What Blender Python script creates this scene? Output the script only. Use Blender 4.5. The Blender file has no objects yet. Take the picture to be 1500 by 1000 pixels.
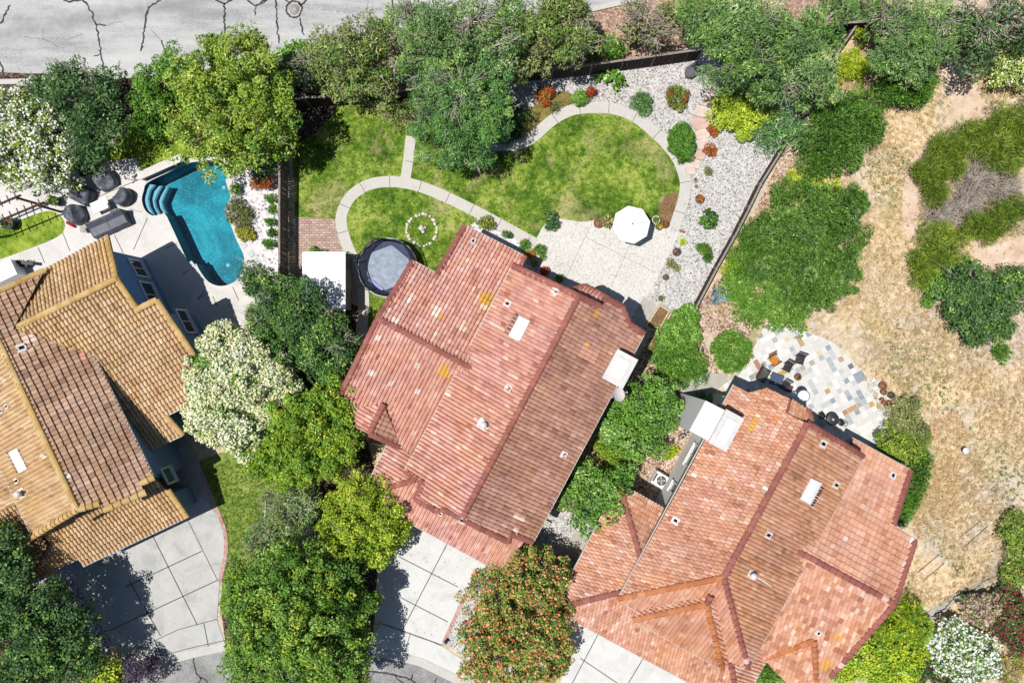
import bpy, bmesh, math, random
import numpy as np
from mathutils import Vector, Matrix

# ------------------------------------------------------------------ scale
# drone 45.5 m above the gardens, looking straight down; x runs to the right of the photo, y to its top
H = 45.5
S = 750.0 / 34.125
CAM = Vector((0, 0, H))
SC = bpy.context.scene
COL = SC.collection
R = random.Random(7)

def W(px, py, h=0.0):
    k = (H - h) / H / S
    return Vector(((px - 750) * k, (500 - py) * k, h))

def lin(v):
    v /= 255.0
    return v / 12.92 if v <= 0.04045 else ((v + 0.055) / 1.055) ** 2.4

def A(r, g, b, k=1.45):
    return tuple(min(0.86, lin(x) / k) for x in (r, g, b)) + (1.0,)

# ------------------------------------------------------------------ tags
def tag(o, label=None, cat=None, group=None, kind=None):
    if label: o['label'] = label
    if cat: o['category'] = cat
    if group: o['group'] = group
    if kind: o['kind'] = kind
    return o

def thing(name, loc, label, cat, group=None):
    o = bpy.data.objects.new(name, None)
    o.empty_display_size = 0.3
    COL.objects.link(o)
    o.location = loc
    return tag(o, label, cat, group)

def world_loc(o):
    v = Vector((0, 0, 0))
    while o is not None:
        v += o.location
        o = o.parent
    return v

def link_mesh(name, me, parent=None, world=True, loc=None):
    o = bpy.data.objects.new(name, me)
    COL.objects.link(o)
    if parent is not None:
        o.parent = parent
        if world:
            me.transform(Matrix.Translation(-world_loc(parent)))
    elif loc is not None and world:
        me.transform(Matrix.Translation(-Vector(loc)))
        o.location = loc
    return o

# ------------------------------------------------------------------ mesh builder
class MB:
    def __init__(s):
        s.v = []; s.f = []; s.m = []; s.t = []; s.sm = []
    def add(s, verts, faces, mat=0, tint=0.5, smooth=False):
        b = len(s.v)
        s.v.extend([tuple(p) for p in verts])
        for f in faces:
            s.f.append([i + b for i in f]); s.m.append(mat); s.t.append(tint); s.sm.append(smooth)
    def box(s, c, size, rz=0.0, mat=0, tint=0.5, tilt=None):
        hx, hy, hz = size[0] / 2, size[1] / 2, size[2] / 2
        M = Matrix.Rotation(rz, 3, 'Z')
        if tilt is not None: M = M @ tilt
        vs = [Vector(c) + M @ Vector((x * hx, y * hy, z * hz)) for z in (-1, 1) for y in (-1, 1) for x in (-1, 1)]
        s.add(vs, [(0, 2, 3, 1), (4, 5, 7, 6), (0, 1, 5, 4), (2, 6, 7, 3), (0, 4, 6, 2), (1, 3, 7, 5)], mat, tint)
    def bar(s, p, q, w, d, mat=0, tint=0.5):
        p = Vector(p); q = Vector(q); a = q - p; L = a.length
        a.normalize()
        side = a.cross(Vector((0, 0, 1)))
        if side.length < 1e-4: side = Vector((1, 0, 0))
        side.normalize(); up = side.cross(a)
        vs = []
        for P in (p, q):
            for i, j in ((-1, -1), (1, -1), (1, 1), (-1, 1)):
                vs.append(P + side * (i * w / 2) + up * (j * d / 2))
        s.add(vs, [(3, 2, 1, 0), (4, 5, 6, 7), (0, 1, 5, 4), (1, 2, 6, 5), (2, 3, 7, 6), (3, 0, 4, 7)], mat, tint)
    def tube(s, pts, rad, n=7, mat=0, tint=0.5, cap=True, smooth=True):
        pts = [Vector(p) for p in pts]
        if not isinstance(rad, (list, tuple)): rad = [rad] * len(pts)
        vs = []; fs = []
        prev = None
        for i, p in enumerate(pts):
            a = (pts[min(i + 1, len(pts) - 1)] - pts[max(i - 1, 0)])
            if a.length < 1e-6: a = Vector((0, 0, 1))
            a.normalize()
            if prev is None:
                x = a.cross(Vector((0, 0, 1)))
                if x.length < 1e-3: x = a.cross(Vector((1, 0, 0)))
            else:
                x = prev - a * prev.dot(a)
            x.normalize(); prev = x
            y = a.cross(x)
            for k in range(n):
                an = 2 * math.pi * k / n
                vs.append(p + (x * math.cos(an) + y * math.sin(an)) * rad[i])
        for i in range(len(pts) - 1):
            for k in range(n):
                k2 = (k + 1) % n
                fs.append((i * n + k, i * n + k2, (i + 1) * n + k2, (i + 1) * n + k))
        s.add(vs, fs, mat, tint, smooth)
        if cap:
            s.add(vs[:n], [tuple(reversed(range(n)))], mat, tint)
            s.add(vs[-n:], [tuple(range(n))], mat, tint)
    def lathe(s, c, prof, n=16, mat=0, tint=0.5, smooth=True):
        # prof: (radius, z) list from the bottom up, closed at both ends by small radii
        c = Vector(c); vs = []; fs = []
        for r, z in prof:
            for k in range(n):
                an = 2 * math.pi * k / n
                vs.append(c + Vector((r * math.cos(an), r * math.sin(an), z)))
        for i in range(len(prof) - 1):
            for k in range(n):
                k2 = (k + 1) % n
                fs.append((i * n + k, i * n + k2, (i + 1) * n + k2, (i + 1) * n + k))
        s.add(vs, fs, mat, tint, smooth)
        s.add(vs[:n], [tuple(reversed(range(n)))], mat, tint)
        s.add(vs[-n:], [tuple(range(n))], mat, tint)
    def prism(s, pts, z0, z1, mat=0, tint=0.5, bottom=False):
        n = len(pts)
        lo = [(p[0], p[1], z0) for p in pts]; hi = [(p[0], p[1], z1) for p in pts]
        fs = [tuple(range(n, 2 * n))]
        for i in range(n):
            j = (i + 1) % n
            fs.append((i, j, n + j, n + i))
        if bottom: fs.append(tuple(reversed(range(n))))
        s.add(lo + hi, fs, mat, tint)
    def build(s, name, mats, parent=None, world=True, loc=None):
        me = bpy.data.meshes.new(name)
        me.from_pydata(s.v, [], s.f)
        if not isinstance(mats, (list, tuple)): mats = [mats]
        for m in mats: me.materials.append(m)
        me.polygons.foreach_set('material_index', s.m)
        me.polygons.foreach_set('use_smooth', s.sm)
        at = me.attributes.new('tint', 'FLOAT', 'FACE')
        at.data.foreach_set('value', s.t)
        me.update()
        return link_mesh(name, me, parent, world, loc)

def area2(p):
    return sum(p[i][0] * p[(i + 1) % len(p)][1] - p[(i + 1) % len(p)][0] * p[i][1] for i in range(len(p))) / 2

def ccw(p):
    return list(p) if area2(p) > 0 else list(reversed(p))

def inside(p, x, y):
    c = False; n = len(p); j = n - 1
    for i in range(n):
        xi, yi = p[i][0], p[i][1]; xj, yj = p[j][0], p[j][1]
        if (yi > y) != (yj > y) and x < (xj - xi) * (y - yi) / (yj - yi) + xi: c = not c
        j = i
    return c

def clip(subject, window):
    # Sutherland-Hodgman: subject cut by the convex counter-clockwise window
    out = list(subject)
    n = len(window)
    for i in range(n):
        ax, ay = window[i]; bx, by = window[(i + 1) % n]
        inp, out = out, []
        if not inp: return []
        def sd(p): return (bx - ax) * (p[1] - ay) - (by - ay) * (p[0] - ax)
        for k in range(len(inp)):
            p, q = inp[k - 1], inp[k]
            sp, sq = sd(p), sd(q)
            if (sp >= 0) != (sq >= 0):
                t = sp / (sp - sq)
                out.append((p[0] + (q[0] - p[0]) * t, p[1] + (q[1] - p[1]) * t))
            if sq >= 0: out.append(q)
    res = []
    for p in out:
        if not res or abs(p[0] - res[-1][0]) + abs(p[1] - res[-1][1]) > 1e-5: res.append(p)
    while len(res) > 1 and abs(res[0][0] - res[-1][0]) + abs(res[0][1] - res[-1][1]) < 1e-5: res.pop()
    return res if len(res) > 2 and abs(area2(res)) > 1e-6 else []

def smooth_loop(pts, k=6, closed=True):
    out = []; n = len(pts)
    rng = range(n) if closed else range(n - 1)
    for i in rng:
        if closed:
            p0, p1, p2, p3 = pts[i - 1], pts[i], pts[(i + 1) % n], pts[(i + 2) % n]
        else:
            p0, p1, p2, p3 = pts[max(i - 1, 0)], pts[i], pts[i + 1], pts[min(i + 2, n - 1)]
        for j in range(k):
            t = j / k
            out.append(tuple(0.5 * (2 * p1[d] + (p2[d] - p0[d]) * t + (2 * p0[d] - 5 * p1[d] + 4 * p2[d] - p3[d]) * t * t
                                    + (3 * p1[d] - p0[d] - 3 * p2[d] + p3[d]) * t ** 3) for d in (0, 1)))
    if not closed: out.append(tuple(pts[-1]))
    return out

def inset(poly, d):
    p = ccw(poly); n = len(p); out = []
    for i in range(n):
        a = Vector(p[i - 1]); b = Vector(p[i]); c = Vector(p[(i + 1) % n])
        e1 = (b - a).normalized(); e2 = (c - b).normalized()
        n1 = Vector((-e1.y, e1.x)); n2 = Vector((-e2.y, e2.x))
        m = n1 + n2
        k = max(0.35, 1 + n1.dot(n2))
        out.append(b + m * (d / k))
    return out

# ------------------------------------------------------------------ materials
class G:
    def __init__(s, name):
        s.m = bpy.data.materials.new(name); s.m.use_nodes = True
        s.nt = s.m.node_tree; s.nt.nodes.clear()
        s.out = s.n('ShaderNodeOutputMaterial')
        s._co = None
    def n(s, t): return s.nt.nodes.new(t)
    def l(s, a, b): s.nt.links.new(a, b)
    def co(s):
        if s._co is None: s._co = s.n('ShaderNodeTexCoord').outputs['Object']
        return s._co
    def put(s, sock, v):
        if hasattr(v, 'node'): s.l(v, sock)
        else: sock.default_value = v
    def mapped(s, scale=(1, 1, 1), rz=0.0):
        m = s.n('ShaderNodeMapping'); s.l(s.co(), m.inputs['Vector'])
        m.inputs['Scale'].default_value = scale; m.inputs['Rotation'].default_value = (0, 0, rz)
        return m.outputs[0]
    def noise(s, scale, detail=4, rough=0.6, vec=None, dist=0.0):
        n = s.n('ShaderNodeTexNoise'); s.l(vec if vec is not None else s.co(), n.inputs['Vector'])
        n.inputs['Scale'].default_value = scale; n.inputs['Detail'].default_value = detail
        n.inputs['Roughness'].default_value = rough; n.inputs['Distortion'].default_value = dist
        return n.outputs['Fac']
    def voro(s, scale, feature='F1', out='Distance', vec=None):
        n = s.n('ShaderNodeTexVoronoi'); s.l(vec if vec is not None else s.co(), n.inputs['Vector'])
        n.inputs['Scale'].default_value = scale; n.feature = feature
        return n.outputs[out]
    def ramp(s, fac, stops, const=False):
        r = s.n('ShaderNodeValToRGB'); e = r.color_ramp.elements
        if const: r.color_ramp.interpolation = 'CONSTANT'
        while len(e) < len(stops): e.new(0.5)
        for i, (p, c) in enumerate(stops):
            e[i].position = p; e[i].color = c if len(c) == 4 else tuple(c) + (1,)
        s.l(fac, r.inputs[0]); return r.outputs['Color']
    def mix(s, fac, a, b, mode='MIX'):
        m = s.n('ShaderNodeMix'); m.data_type = 'RGBA'; m.blend_type = mode
        s.put(m.inputs['Factor'], fac); s.put(m.inputs[6], a); s.put(m.inputs[7], b)
        return m.outputs[2]
    def math(s, op, a, b=0.0):
        m = s.n('ShaderNodeMath'); m.operation = op
        s.put(m.inputs[0], a); s.put(m.inputs[1], b); return m.outputs[0]
    def attr(s, name='tint'):
        a = s.n('ShaderNodeAttribute'); a.attribute_name = name; return a.outputs['Fac']
    def sep(s, c):
        n = s.n('ShaderNodeSeparateColor'); s.l(c, n.inputs[0]); return n.outputs[0]
    def bump(s, h, strength=0.5, dist=0.02):
        b = s.n('ShaderNodeBump'); b.inputs['Strength'].default_value = strength
        b.inputs['Distance'].default_value = dist; s.l(h, b.inputs['Height']); return b.outputs[0]
    def bsdf(s, color, rough=0.8, spec=0.3, metal=0.0, normal=None, trans=0.0):
        p = s.n('ShaderNodeBsdfPrincipled')
        s.put(p.inputs['Base Color'], color); s.put(p.inputs['Roughness'], rough)
        p.inputs['Specular IOR Level'].default_value = spec; p.inputs['Metallic'].default_value = metal
        if normal is not None: s.l(normal, p.inputs['Normal'])
        return p.outputs[0]
    def done(s, sh):
        s.l(sh, s.out.inputs['Surface']); return s.m

def m_plain(name, c, rough=0.7, spec=0.3, metal=0.0, var=0.12, sc=6.0):
    g = G(name)
    d = tuple(x * (1 - var) for x in c[:3]) + (1,); b = tuple(min(0.9, x * (1 + var)) for x in c[:3]) + (1,)
    col = g.ramp(g.noise(sc, 5, 0.65), [(0.3, d), (0.7, b)])
    return g.done(g.bsdf(col, rough, spec, metal))

def m_leaf(name, stops, trans=0.15, rough=0.55, spec=0.25):
    g = G(name)
    if name.startswith('leaf_'):   # random leaf tints stretched at both ends to imitate crown shade and highlights
        a, z = stops[0], stops[-1]
        stops = [(0.0, tuple(x * 0.45 for x in a[1][:3]) + (1,)), (0.12, a[1])] + list(stops[1:-1]) + [(0.86, z[1]), (1.0, tuple(min(.8, x * 1.35) for x in z[1][:3]) + (1,))]
    col = g.ramp(g.attr(), stops)
    big = g.noise(0.55, 3, 0.6)
    col = g.mix(0.5, col, g.ramp(big, [(0.3, (0.75, 0.8, 0.8)), (0.7, (1.0, 1.0, 0.9))]), 'MULTIPLY')
    p = g.bsdf(col, rough, spec)
    t = g.n('ShaderNodeBsdfTranslucent'); g.l(g.mix(1.0, col, (1.0, 1.0, 0.75, 1), 'MULTIPLY'), t.inputs[0])
    x = g.n('ShaderNodeMixShader'); x.inputs[0].default_value = trans
    g.l(p, x.inputs[1]); g.l(t.outputs[0], x.inputs[2])
    return g.done(x.outputs[0])

def m_tiles(name, stops, stain=0.35, rough=0.75, alt=(1.0, 0.95, 0.80)):
    g = G(name)
    col = g.ramp(g.attr(), stops)
    col = g.mix(1.0, col, g.ramp(g.noise(0.33, 4, 0.6, dist=0.8), [(0.36, (1, 1, 1.04)), (0.64, alt)]), 'MULTIPLY')
    st = g.noise(0.45, 5, 0.62, dist=0.6)
    col = g.mix(stain, col, g.ramp(st, [(0.34, (0.60, 0.56, 0.52)), (0.5, (1, 1, 1)), (0.68, (1.06, 1.03, 0.98))]), 'MULTIPLY')
    mott = g.noise(1.5, 6, 0.72, dist=0.4)
    col = g.mix(stain, col, g.ramp(mott, [(0.36, (0.66, 0.63, 0.6)), (0.48, (0.98, 0.97, 0.96)), (0.6, (1.05, 1.0, 0.94)), (0.7, (1.06, 0.9, 0.78))]), 'MULTIPLY')
    fine = g.noise(14, 4, 0.7)
    col = g.mix(0.55, col, g.ramp(fine, [(0.25, (0.66, 0.64, 0.62)), (0.75, (1.14, 1.12, 1.1))]), 'MULTIPLY')
    col = g.mix(1.0, col, (1.12, 1.18, 1.26, 1), 'MULTIPLY')
    return g.done(g.bsdf(col, rough, 0.25, normal=g.bump(g.noise(40, 3), 0.3, 0.004)))

def m_concrete(name, c, blotch=0.28, sc=0.9):
    g = G(name)
    k = lambda f: tuple(min(0.88, x * f) for x in c[:3]) + (1,)
    col = g.ramp(g.noise(sc, 6, 0.62, dist=0.8), [(0.28, k(1 - blotch)), (0.5, k(1.0)), (0.72, k(1 + blotch * 0.5))])
    col = g.mix(0.5, col, g.ramp(g.noise(9, 5, 0.7), [(0.3, (0.8, 0.8, 0.8)), (0.7, (1.08, 1.08, 1.08))]), 'MULTIPLY')
    col = g.mix(g.ramp(g.noise(0.5, 5, 0.7, dist=1.4), [(0.56, (0, 0, 0)), (0.72, (0.55, 0.55, 0.55))]), col, k(0.72))
    sp = g.voro(3.1, out='Distance')
    col = g.mix(g.ramp(sp, [(0.02, (0.35, 0.35, 0.35)), (0.05, (0, 0, 0))]), col, k(0.55))
    return g.done(g.bsdf(col, 0.85, 0.25, normal=g.bump(g.noise(60, 3), 0.25, 0.004)))

def m_gravel(name, stops, sc=11.0, rough=0.9, big=None, bumpd=0.03):
    g = G(name)
    rnd = g.sep(g.voro(sc, out='Color'))
    col = g.ramp(rnd, stops)
    d = g.voro(sc, out='Distance')
    nz = g.ramp(g.noise(0.7, 4, 0.6), [(0.3, big or (0.86, 0.86, 0.86)), (0.7, (1.05, 1.05, 1.05))])
    col = g.mix(0.8, col, nz, 'MULTIPLY')
    return g.done(g.bsdf(col, rough, 0.2, normal=g.bump(g.math('SUBTRACT', 1.0, d), 1.0, bumpd)))
# ------------------------------------------------------------------ ground materials
def grass_mat(name, stops, dry=None, dry_amt=0.45, rzw=0.0):
    g = G(name)
    big = g.noise(0.42, 4, 0.62, dist=0.5)
    mid = g.noise(2.6, 5, 0.7)
    fine = g.noise(17, 4, 0.75)
    f = g.math('ADD', g.math('MULTIPLY', big, 0.45), g.math('ADD', g.math('MULTIPLY', mid, 0.4), g.math('MULTIPLY', fine, 0.35)))
    col = g.ramp(f, stops)
    if dry:
        dm = g.ramp(g.noise(0.36, 6, 0.66, dist=0.6), [(1.02 - dry_amt, (0, 0, 0)), (min(1, 1.20 - dry_amt), (0.9, 0.9, 0.9))])
        col = g.mix(dm, col, g.ramp(fine, [(0.3, tuple(x * 0.7 for x in dry[:3])), (0.7, dry)]))
    return g.done(g.bsdf(col, 0.9, 0.15, normal=g.bump(fine, 0.8, 0.04)))

M = {}
M['lawn'] = grass_mat('lawn_grass', [(0.50, A(50, 86, 22)), (0.565, A(88, 122, 36)), (0.615, A(124, 152, 52)), (0.68, A(176, 188, 92))],
                      A(208, 194, 140), 0.50)
M['lawn_fresh'] = grass_mat('lawn_fresh', [(0.49, A(66, 100, 22)), (0.57, A(112, 142, 38)), (0.64, A(150, 172, 62)), (0.72, A(182, 192, 88))])
M['lawn_side'] = grass_mat('lawn_side', [(0.49, A(70, 104, 34)), (0.58, A(116, 144, 58)), (0.69, A(166, 178, 96))], A(190, 182, 120), 0.44)

g = G('dry_hillside')
big = g.noise(0.16, 5, 0.6, dist=1.0); mid = g.noise(2.3, 6, 0.75, dist=0.2); fine = g.noise(16, 5, 0.85)
f = g.math('ADD', g.math('MULTIPLY', mid, 0.55), g.math('MULTIPLY', fine, 0.5))
col = g.ramp(f, [(0.38, A(146, 118, 88)), (0.46, A(210, 180, 138)), (0.54, A(238, 212, 170)), (0.65, A(252, 238, 210))])
col2 = g.ramp(f, [(0.38, A(124, 110, 96)), (0.48, A(196, 180, 162)), (0.62, A(242, 230, 214))])
col = g.mix(g.ramp(big, [(0.46, (0, 0, 0)), (0.6, (0.9, 0.9, 0.9))]), col, col2)
grn = g.noise(0.34, 5, 0.65, dist=0.8)
col = g.mix(g.ramp(grn, [(0.58, (0, 0, 0)), (0.7, (0.55, 0.55, 0.55))]), col, A(128, 136, 70))
M['hill'] = g.done(g.bsdf(col, 0.95, 0.1, normal=g.bump(f, 0.9, 0.06)))

g = G('sandy_trail')
col = g.ramp(g.math('ADD', g.math('MULTIPLY', g.noise(0.9, 5, 0.65), 0.6), g.math('MULTIPLY', g.noise(14, 4, 0.7), 0.4)),
             [(0.38, A(200, 170, 144)), (0.5, A(226, 200, 176)), (0.64, A(242, 224, 204))])
M['trail'] = g.done(g.bsdf(col, 0.95, 0.1, normal=g.bump(g.noise(20, 4), 0.5, 0.03)))

def soil(name, c0, c1, c2, sc=12):
    g = G(name)
    rnd = g.sep(g.voro(sc, out='Color'))
    f = g.math('ADD', g.math('MULTIPLY', rnd, 0.5), g.math('MULTIPLY', g.noise(1.3, 5, 0.65), 0.6))
    col = g.ramp(f, [(0.3, c0), (0.55, c1), (0.8, c2)])
    return g.done(g.bsdf(col, 0.95, 0.1, normal=g.bump(rnd, 0.7, 0.03)))
M['mulch'] = soil('bark_mulch', A(130, 100, 84), A(184, 150, 132), A(222, 194, 176))
M['dark_mulch'] = soil('dark_mulch', A(44, 34, 30), A(84, 66, 56), A(150, 128, 116))
M['leaf_litter'] = soil('leaf_litter', A(122, 88, 66), A(196, 166, 144), A(236, 216, 200), 10)
M['soil'] = soil('planter_soil', A(112, 86, 62), A(146, 112, 82), A(170, 138, 104), 20)

g = G('street_asphalt')
ag = g.sep(g.voro(30, out='Color'))
f = g.math('ADD', g.math('MULTIPLY', g.noise(0.35, 6, 0.66, vec=g.mapped((0.3, 1.5, 1), -0.12)), 0.78), g.math('MULTIPLY', ag, 0.12))
col = g.ramp(f, [(0.34, A(158, 158, 160)), (0.43, A(194, 194, 194)), (0.58, A(216, 216, 214))])
# worn wheel path running along the street
sx = g.n('ShaderNodeSeparateXYZ'); g.l(g.co(), sx.inputs[0])
p_, q_ = W(0, 50), W(300, -4)
nx, ny = -(q_.y - p_.y), (q_.x - p_.x); ln = math.hypot(nx, ny); nx /= ln; ny /= ln
dist = g.math('ADD', g.math('ADD', g.math('MULTIPLY', sx.outputs[0], nx), g.math('MULTIPLY', sx.outputs[1], ny)), -(nx * p_.x + ny * p_.y))
band = g.ramp(g.math('ADD', g.math('MULTIPLY', g.math('ABSOLUTE', dist), 0.42), g.math('MULTIPLY', g.noise(1.2, 5, .7), 0.9)), [(0.42, (.75, .75, .75)), (0.85, (0, 0, 0))])
col = g.mix(band, col, A(150, 150, 152))
M['asphalt'] = g.done(g.bsdf(col, 0.9, 0.2, normal=g.bump(ag, 0.5, 0.008)))
g = G('court_asphalt')
ag = g.sep(g.voro(26, out='Color'))
f = g.math('ADD', g.math('MULTIPLY', g.noise(0.5, 6, 0.66), 0.7), g.math('MULTIPLY', ag, 0.22))
col = g.ramp(f, [(0.36, A(132, 132, 132)), (0.46, A(160, 160, 158)), (0.6, A(184, 184, 182))])
M['asphalt2'] = g.done(g.bsdf(col, 0.9, 0.2, normal=g.bump(ag, 0.5, 0.008)))
M['tar'] = m_plain('crack_tar', A(52, 52, 56), 0.6, 0.3)
M['hairline'] = m_plain('hairline_crack', A(120, 120, 120), 0.9, 0.2)
M['joint'] = m_plain('concrete_joint', A(112, 108, 104), 0.95, 0.1)
M['joint_pale'] = m_plain('pale_joint', A(168, 164, 158), 0.95, 0.1)
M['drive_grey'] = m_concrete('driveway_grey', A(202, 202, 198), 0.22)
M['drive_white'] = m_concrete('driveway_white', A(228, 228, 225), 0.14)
M['path'] = m_concrete('garden_path', A(216, 212, 204), 0.07, 2.0)
M['deck'] = m_concrete('pool_deck', A(230, 226, 221), 0.16, 0.7)
M['curb'] = m_concrete('curb_concrete', A(212, 210, 204), 0.1)
M['sidewalk_shade'] = m_concrete('side_walk', A(150, 160, 178), 0.1)
M['slab'] = m_concrete('grey_slab', A(190, 186, 176), 0.16, 1.6)
M['gravel'] = m_gravel('white_gravel', [(0.0, A(112, 109, 107)), (0.14, A(172, 169, 166)), (0.42, A(206, 203, 200)), (0.8, A(226, 224, 221)), (1, A(240, 238, 235))], 14, big=(.84, .83, .81), bumpd=0.014)
M['white_rock'] = m_gravel('bright_rock', [(0.0, A(120, 110, 110)), (0.12, A(214, 208, 208)), (0.6, A(248, 244, 244)), (1, A(252, 250, 250))], 8, big=(0.92, 0.9, 0.92))
M['aggregate'] = m_gravel('exposed_aggregate', [(0.0, A(158, 155, 150)), (0.10, A(206, 203, 197)), (0.42, A(226, 223, 217)), (1, A(238, 235, 229))], 20, big=(0.93, 0.925, 0.91), bumpd=0.006)
M['pink_gravel'] = m_gravel('mauve_gravel', [(0.0, A(96, 84, 92)), (0.3, A(158, 144, 150)), (0.7, A(206, 194, 198)), (1, A(226, 216, 218))], 8)
M['ochre_cover'] = grass_mat('ochre_cover', [(0.42, A(70, 62, 34)), (0.55, A(126, 114, 62)), (0.7, A(170, 154, 92))])

def brick_mat(name, c1, c2, mortar, sx, rz, w=0.5, h=0.25):
    g = G(name)
    b = g.n('ShaderNodeTexBrick'); g.l(g.mapped((1, 1, 1), rz), b.inputs['Vector'])
    b.inputs['Color1'].default_value = c1; b.inputs['Color2'].default_value = c2; b.inputs['Mortar'].default_value = mortar
    b.inputs['Scale'].default_value = sx; b.inputs['Mortar Size'].default_value = 0.03
    b.inputs['Brick Width'].default_value = w; b.inputs['Row Height'].default_value = h
    col = g.mix(0.6, b.outputs['Color'], g.ramp(g.noise(2.2, 5, 0.7), [(0.3, (0.72, 0.7, 0.68)), (0.7, (1.15, 1.12, 1.1))]), 'MULTIPLY')
    return g.done(g.bsdf(col, 0.9, 0.15, normal=g.bump(b.outputs['Fac'], 0.6, -0.01)))
M['paver'] = brick_mat('brick_paver', A(222, 196, 184), A(190, 156, 142), A(150, 134, 126), 1.5, 0.0)
M['brick_edge'] = brick_mat('brick_edging', A(196, 128, 118), A(226, 186, 178), A(190, 176, 170), 2.2, 0.9)

# ------------------------------------------------------------------ sheets
def to_xy(pts):
    return [tuple(W(p[0], p[1])[:2]) for p in pts]

def sheet(name, pts, z, mat, smooth=0, holes=(), kind='structure', skirt=None, label=None, cat=None):
    bm = bmesh.new()
    def loop(ps):
        vs = [bm.verts.new((p[0], p[1], z)) for p in ps]
        return vs, [bm.edges.new((vs[i], vs[(i + 1) % len(vs)])) for i in range(len(vs))]
    xy = to_xy(smooth_loop(pts, smooth) if smooth else pts)
    es = []
    vs, e = loop(ccw(xy)); es += e; outer = list(vs)
    for h in holes: es += loop(h)[1]
    bmesh.ops.triangle_fill(bm, use_beauty=True, use_dissolve=False, edges=es)
    for f in bm.faces:
        if f.normal.z < 0: f.normal_flip()
    if skirt is not None:
        lo = [bm.verts.new((v.co.x, v.co.y, skirt)) for v in outer]
        for i in range(len(outer)):
            j = (i + 1) % len(outer)
            bm.faces.new((outer[i], lo[i], lo[j], outer[j]))
    me = bpy.data.meshes.new(name); bm.to_mesh(me); bm.free()
    me.materials.append(mat)
    o = link_mesh(name, me)
    return tag(o, label, cat, None, kind)

RAG = random.Random(77)
def rag(line, amp=0.035):
    # a hand poured crack line: subdivided, wandering, of uneven width
    pts, w = line
    n = len(pts); ws = list(w) if isinstance(w, (list, tuple)) else [w] * n
    P = []; Wd = []
    for i in range(n - 1):
        L = math.hypot(pts[i + 1][0] - pts[i][0], pts[i + 1][1] - pts[i][1])
        k = max(2, int(L / 3))
        for j in range(k):
            t = j / k
            P.append((pts[i][0] + (pts[i + 1][0] - pts[i][0]) * t + RAG.gauss(0, amp * S), pts[i][1] + (pts[i + 1][1] - pts[i][1]) * t + RAG.gauss(0, amp * S * .6)))
            Wd.append((ws[i] + (ws[i + 1] - ws[i]) * t) * RAG.uniform(.55, 1.15))
    P.append(pts[-1]); Wd.append(ws[-1] * .6)
    return (P, Wd)

def ribbon_pts(line, w):
    # a strip of width w (world) along a pixel polyline; returns the outline as world xy
    p = [Vector(W(*q)[:2]) for q in line]
    left = []; right = []
    for i in range(len(p)):
        d = (p[min(i + 1, len(p) - 1)] - p[max(i - 1, 0)]).normalized()
        n = Vector((-d.y, d.x))
        ww = w[i] if isinstance(w, (list, tuple)) else w
        left.append(p[i] + n * ww / 2); right.append(p[i] - n * ww / 2)
    return left, right

def ribbons(name, lines, z, mat, parent=None, kind=None, thick=0.0, base=0.0):
    mb = MB()
    for line, w in lines:
        if 'crack' in name: line, w = rag((line, w))
        a, b = ribbon_pts(line, w)
        n = len(a)
        vs = [(q.x, q.y, z) for q in a] + [(q.x, q.y, z) for q in b]
        fs = [(i, n + i, n + i + 1, i + 1) for i in range(n - 1)]
        mb.add(vs, fs)
        if thick:
            vs2 = [(q.x, q.y, base) for q in a] + [(q.x, q.y, base) for q in b]
            m = 2 * n
            fs2 = [(i + 1, i, m + i, m + i + 1) for i in range(n - 1)] + [(n + i, n + i + 1, m + n + i + 1, m + n + i) for i in range(n - 1)]
            fs2 += [(0, n, m + n, m), (n - 1, m + n - 1, m + 2 * n - 1, 2 * n - 1)]
            mb.add(vs + vs2, fs2)
    o = mb.build(name, mat, parent)
    return tag(o, kind=kind)

POOL = [(216, 268), (244, 254), (273, 240), (298, 236), (322, 235), (335, 249), (331, 266), (338, 288), (332, 301), (336, 322),
        (346, 350), (352, 362), (358, 378), (355, 399), (343, 413), (324, 419), (306, 413), (292, 395), (287, 386),
        (279, 390), (245, 318), (237, 314), (224, 316), (213, 308), (208, 293), (211, 279)]
POOL_XY = ccw(to_xy(smooth_loop(POOL, 3)))

# the one ground sheet, far wider than the view, with the pool cut out of it
sheet('ground', [(-3600, -3600), (5100, -3600), (5100, 4600), (-3600, 4600)], 0.0, M['hill'], holes=[POOL_XY])

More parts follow.
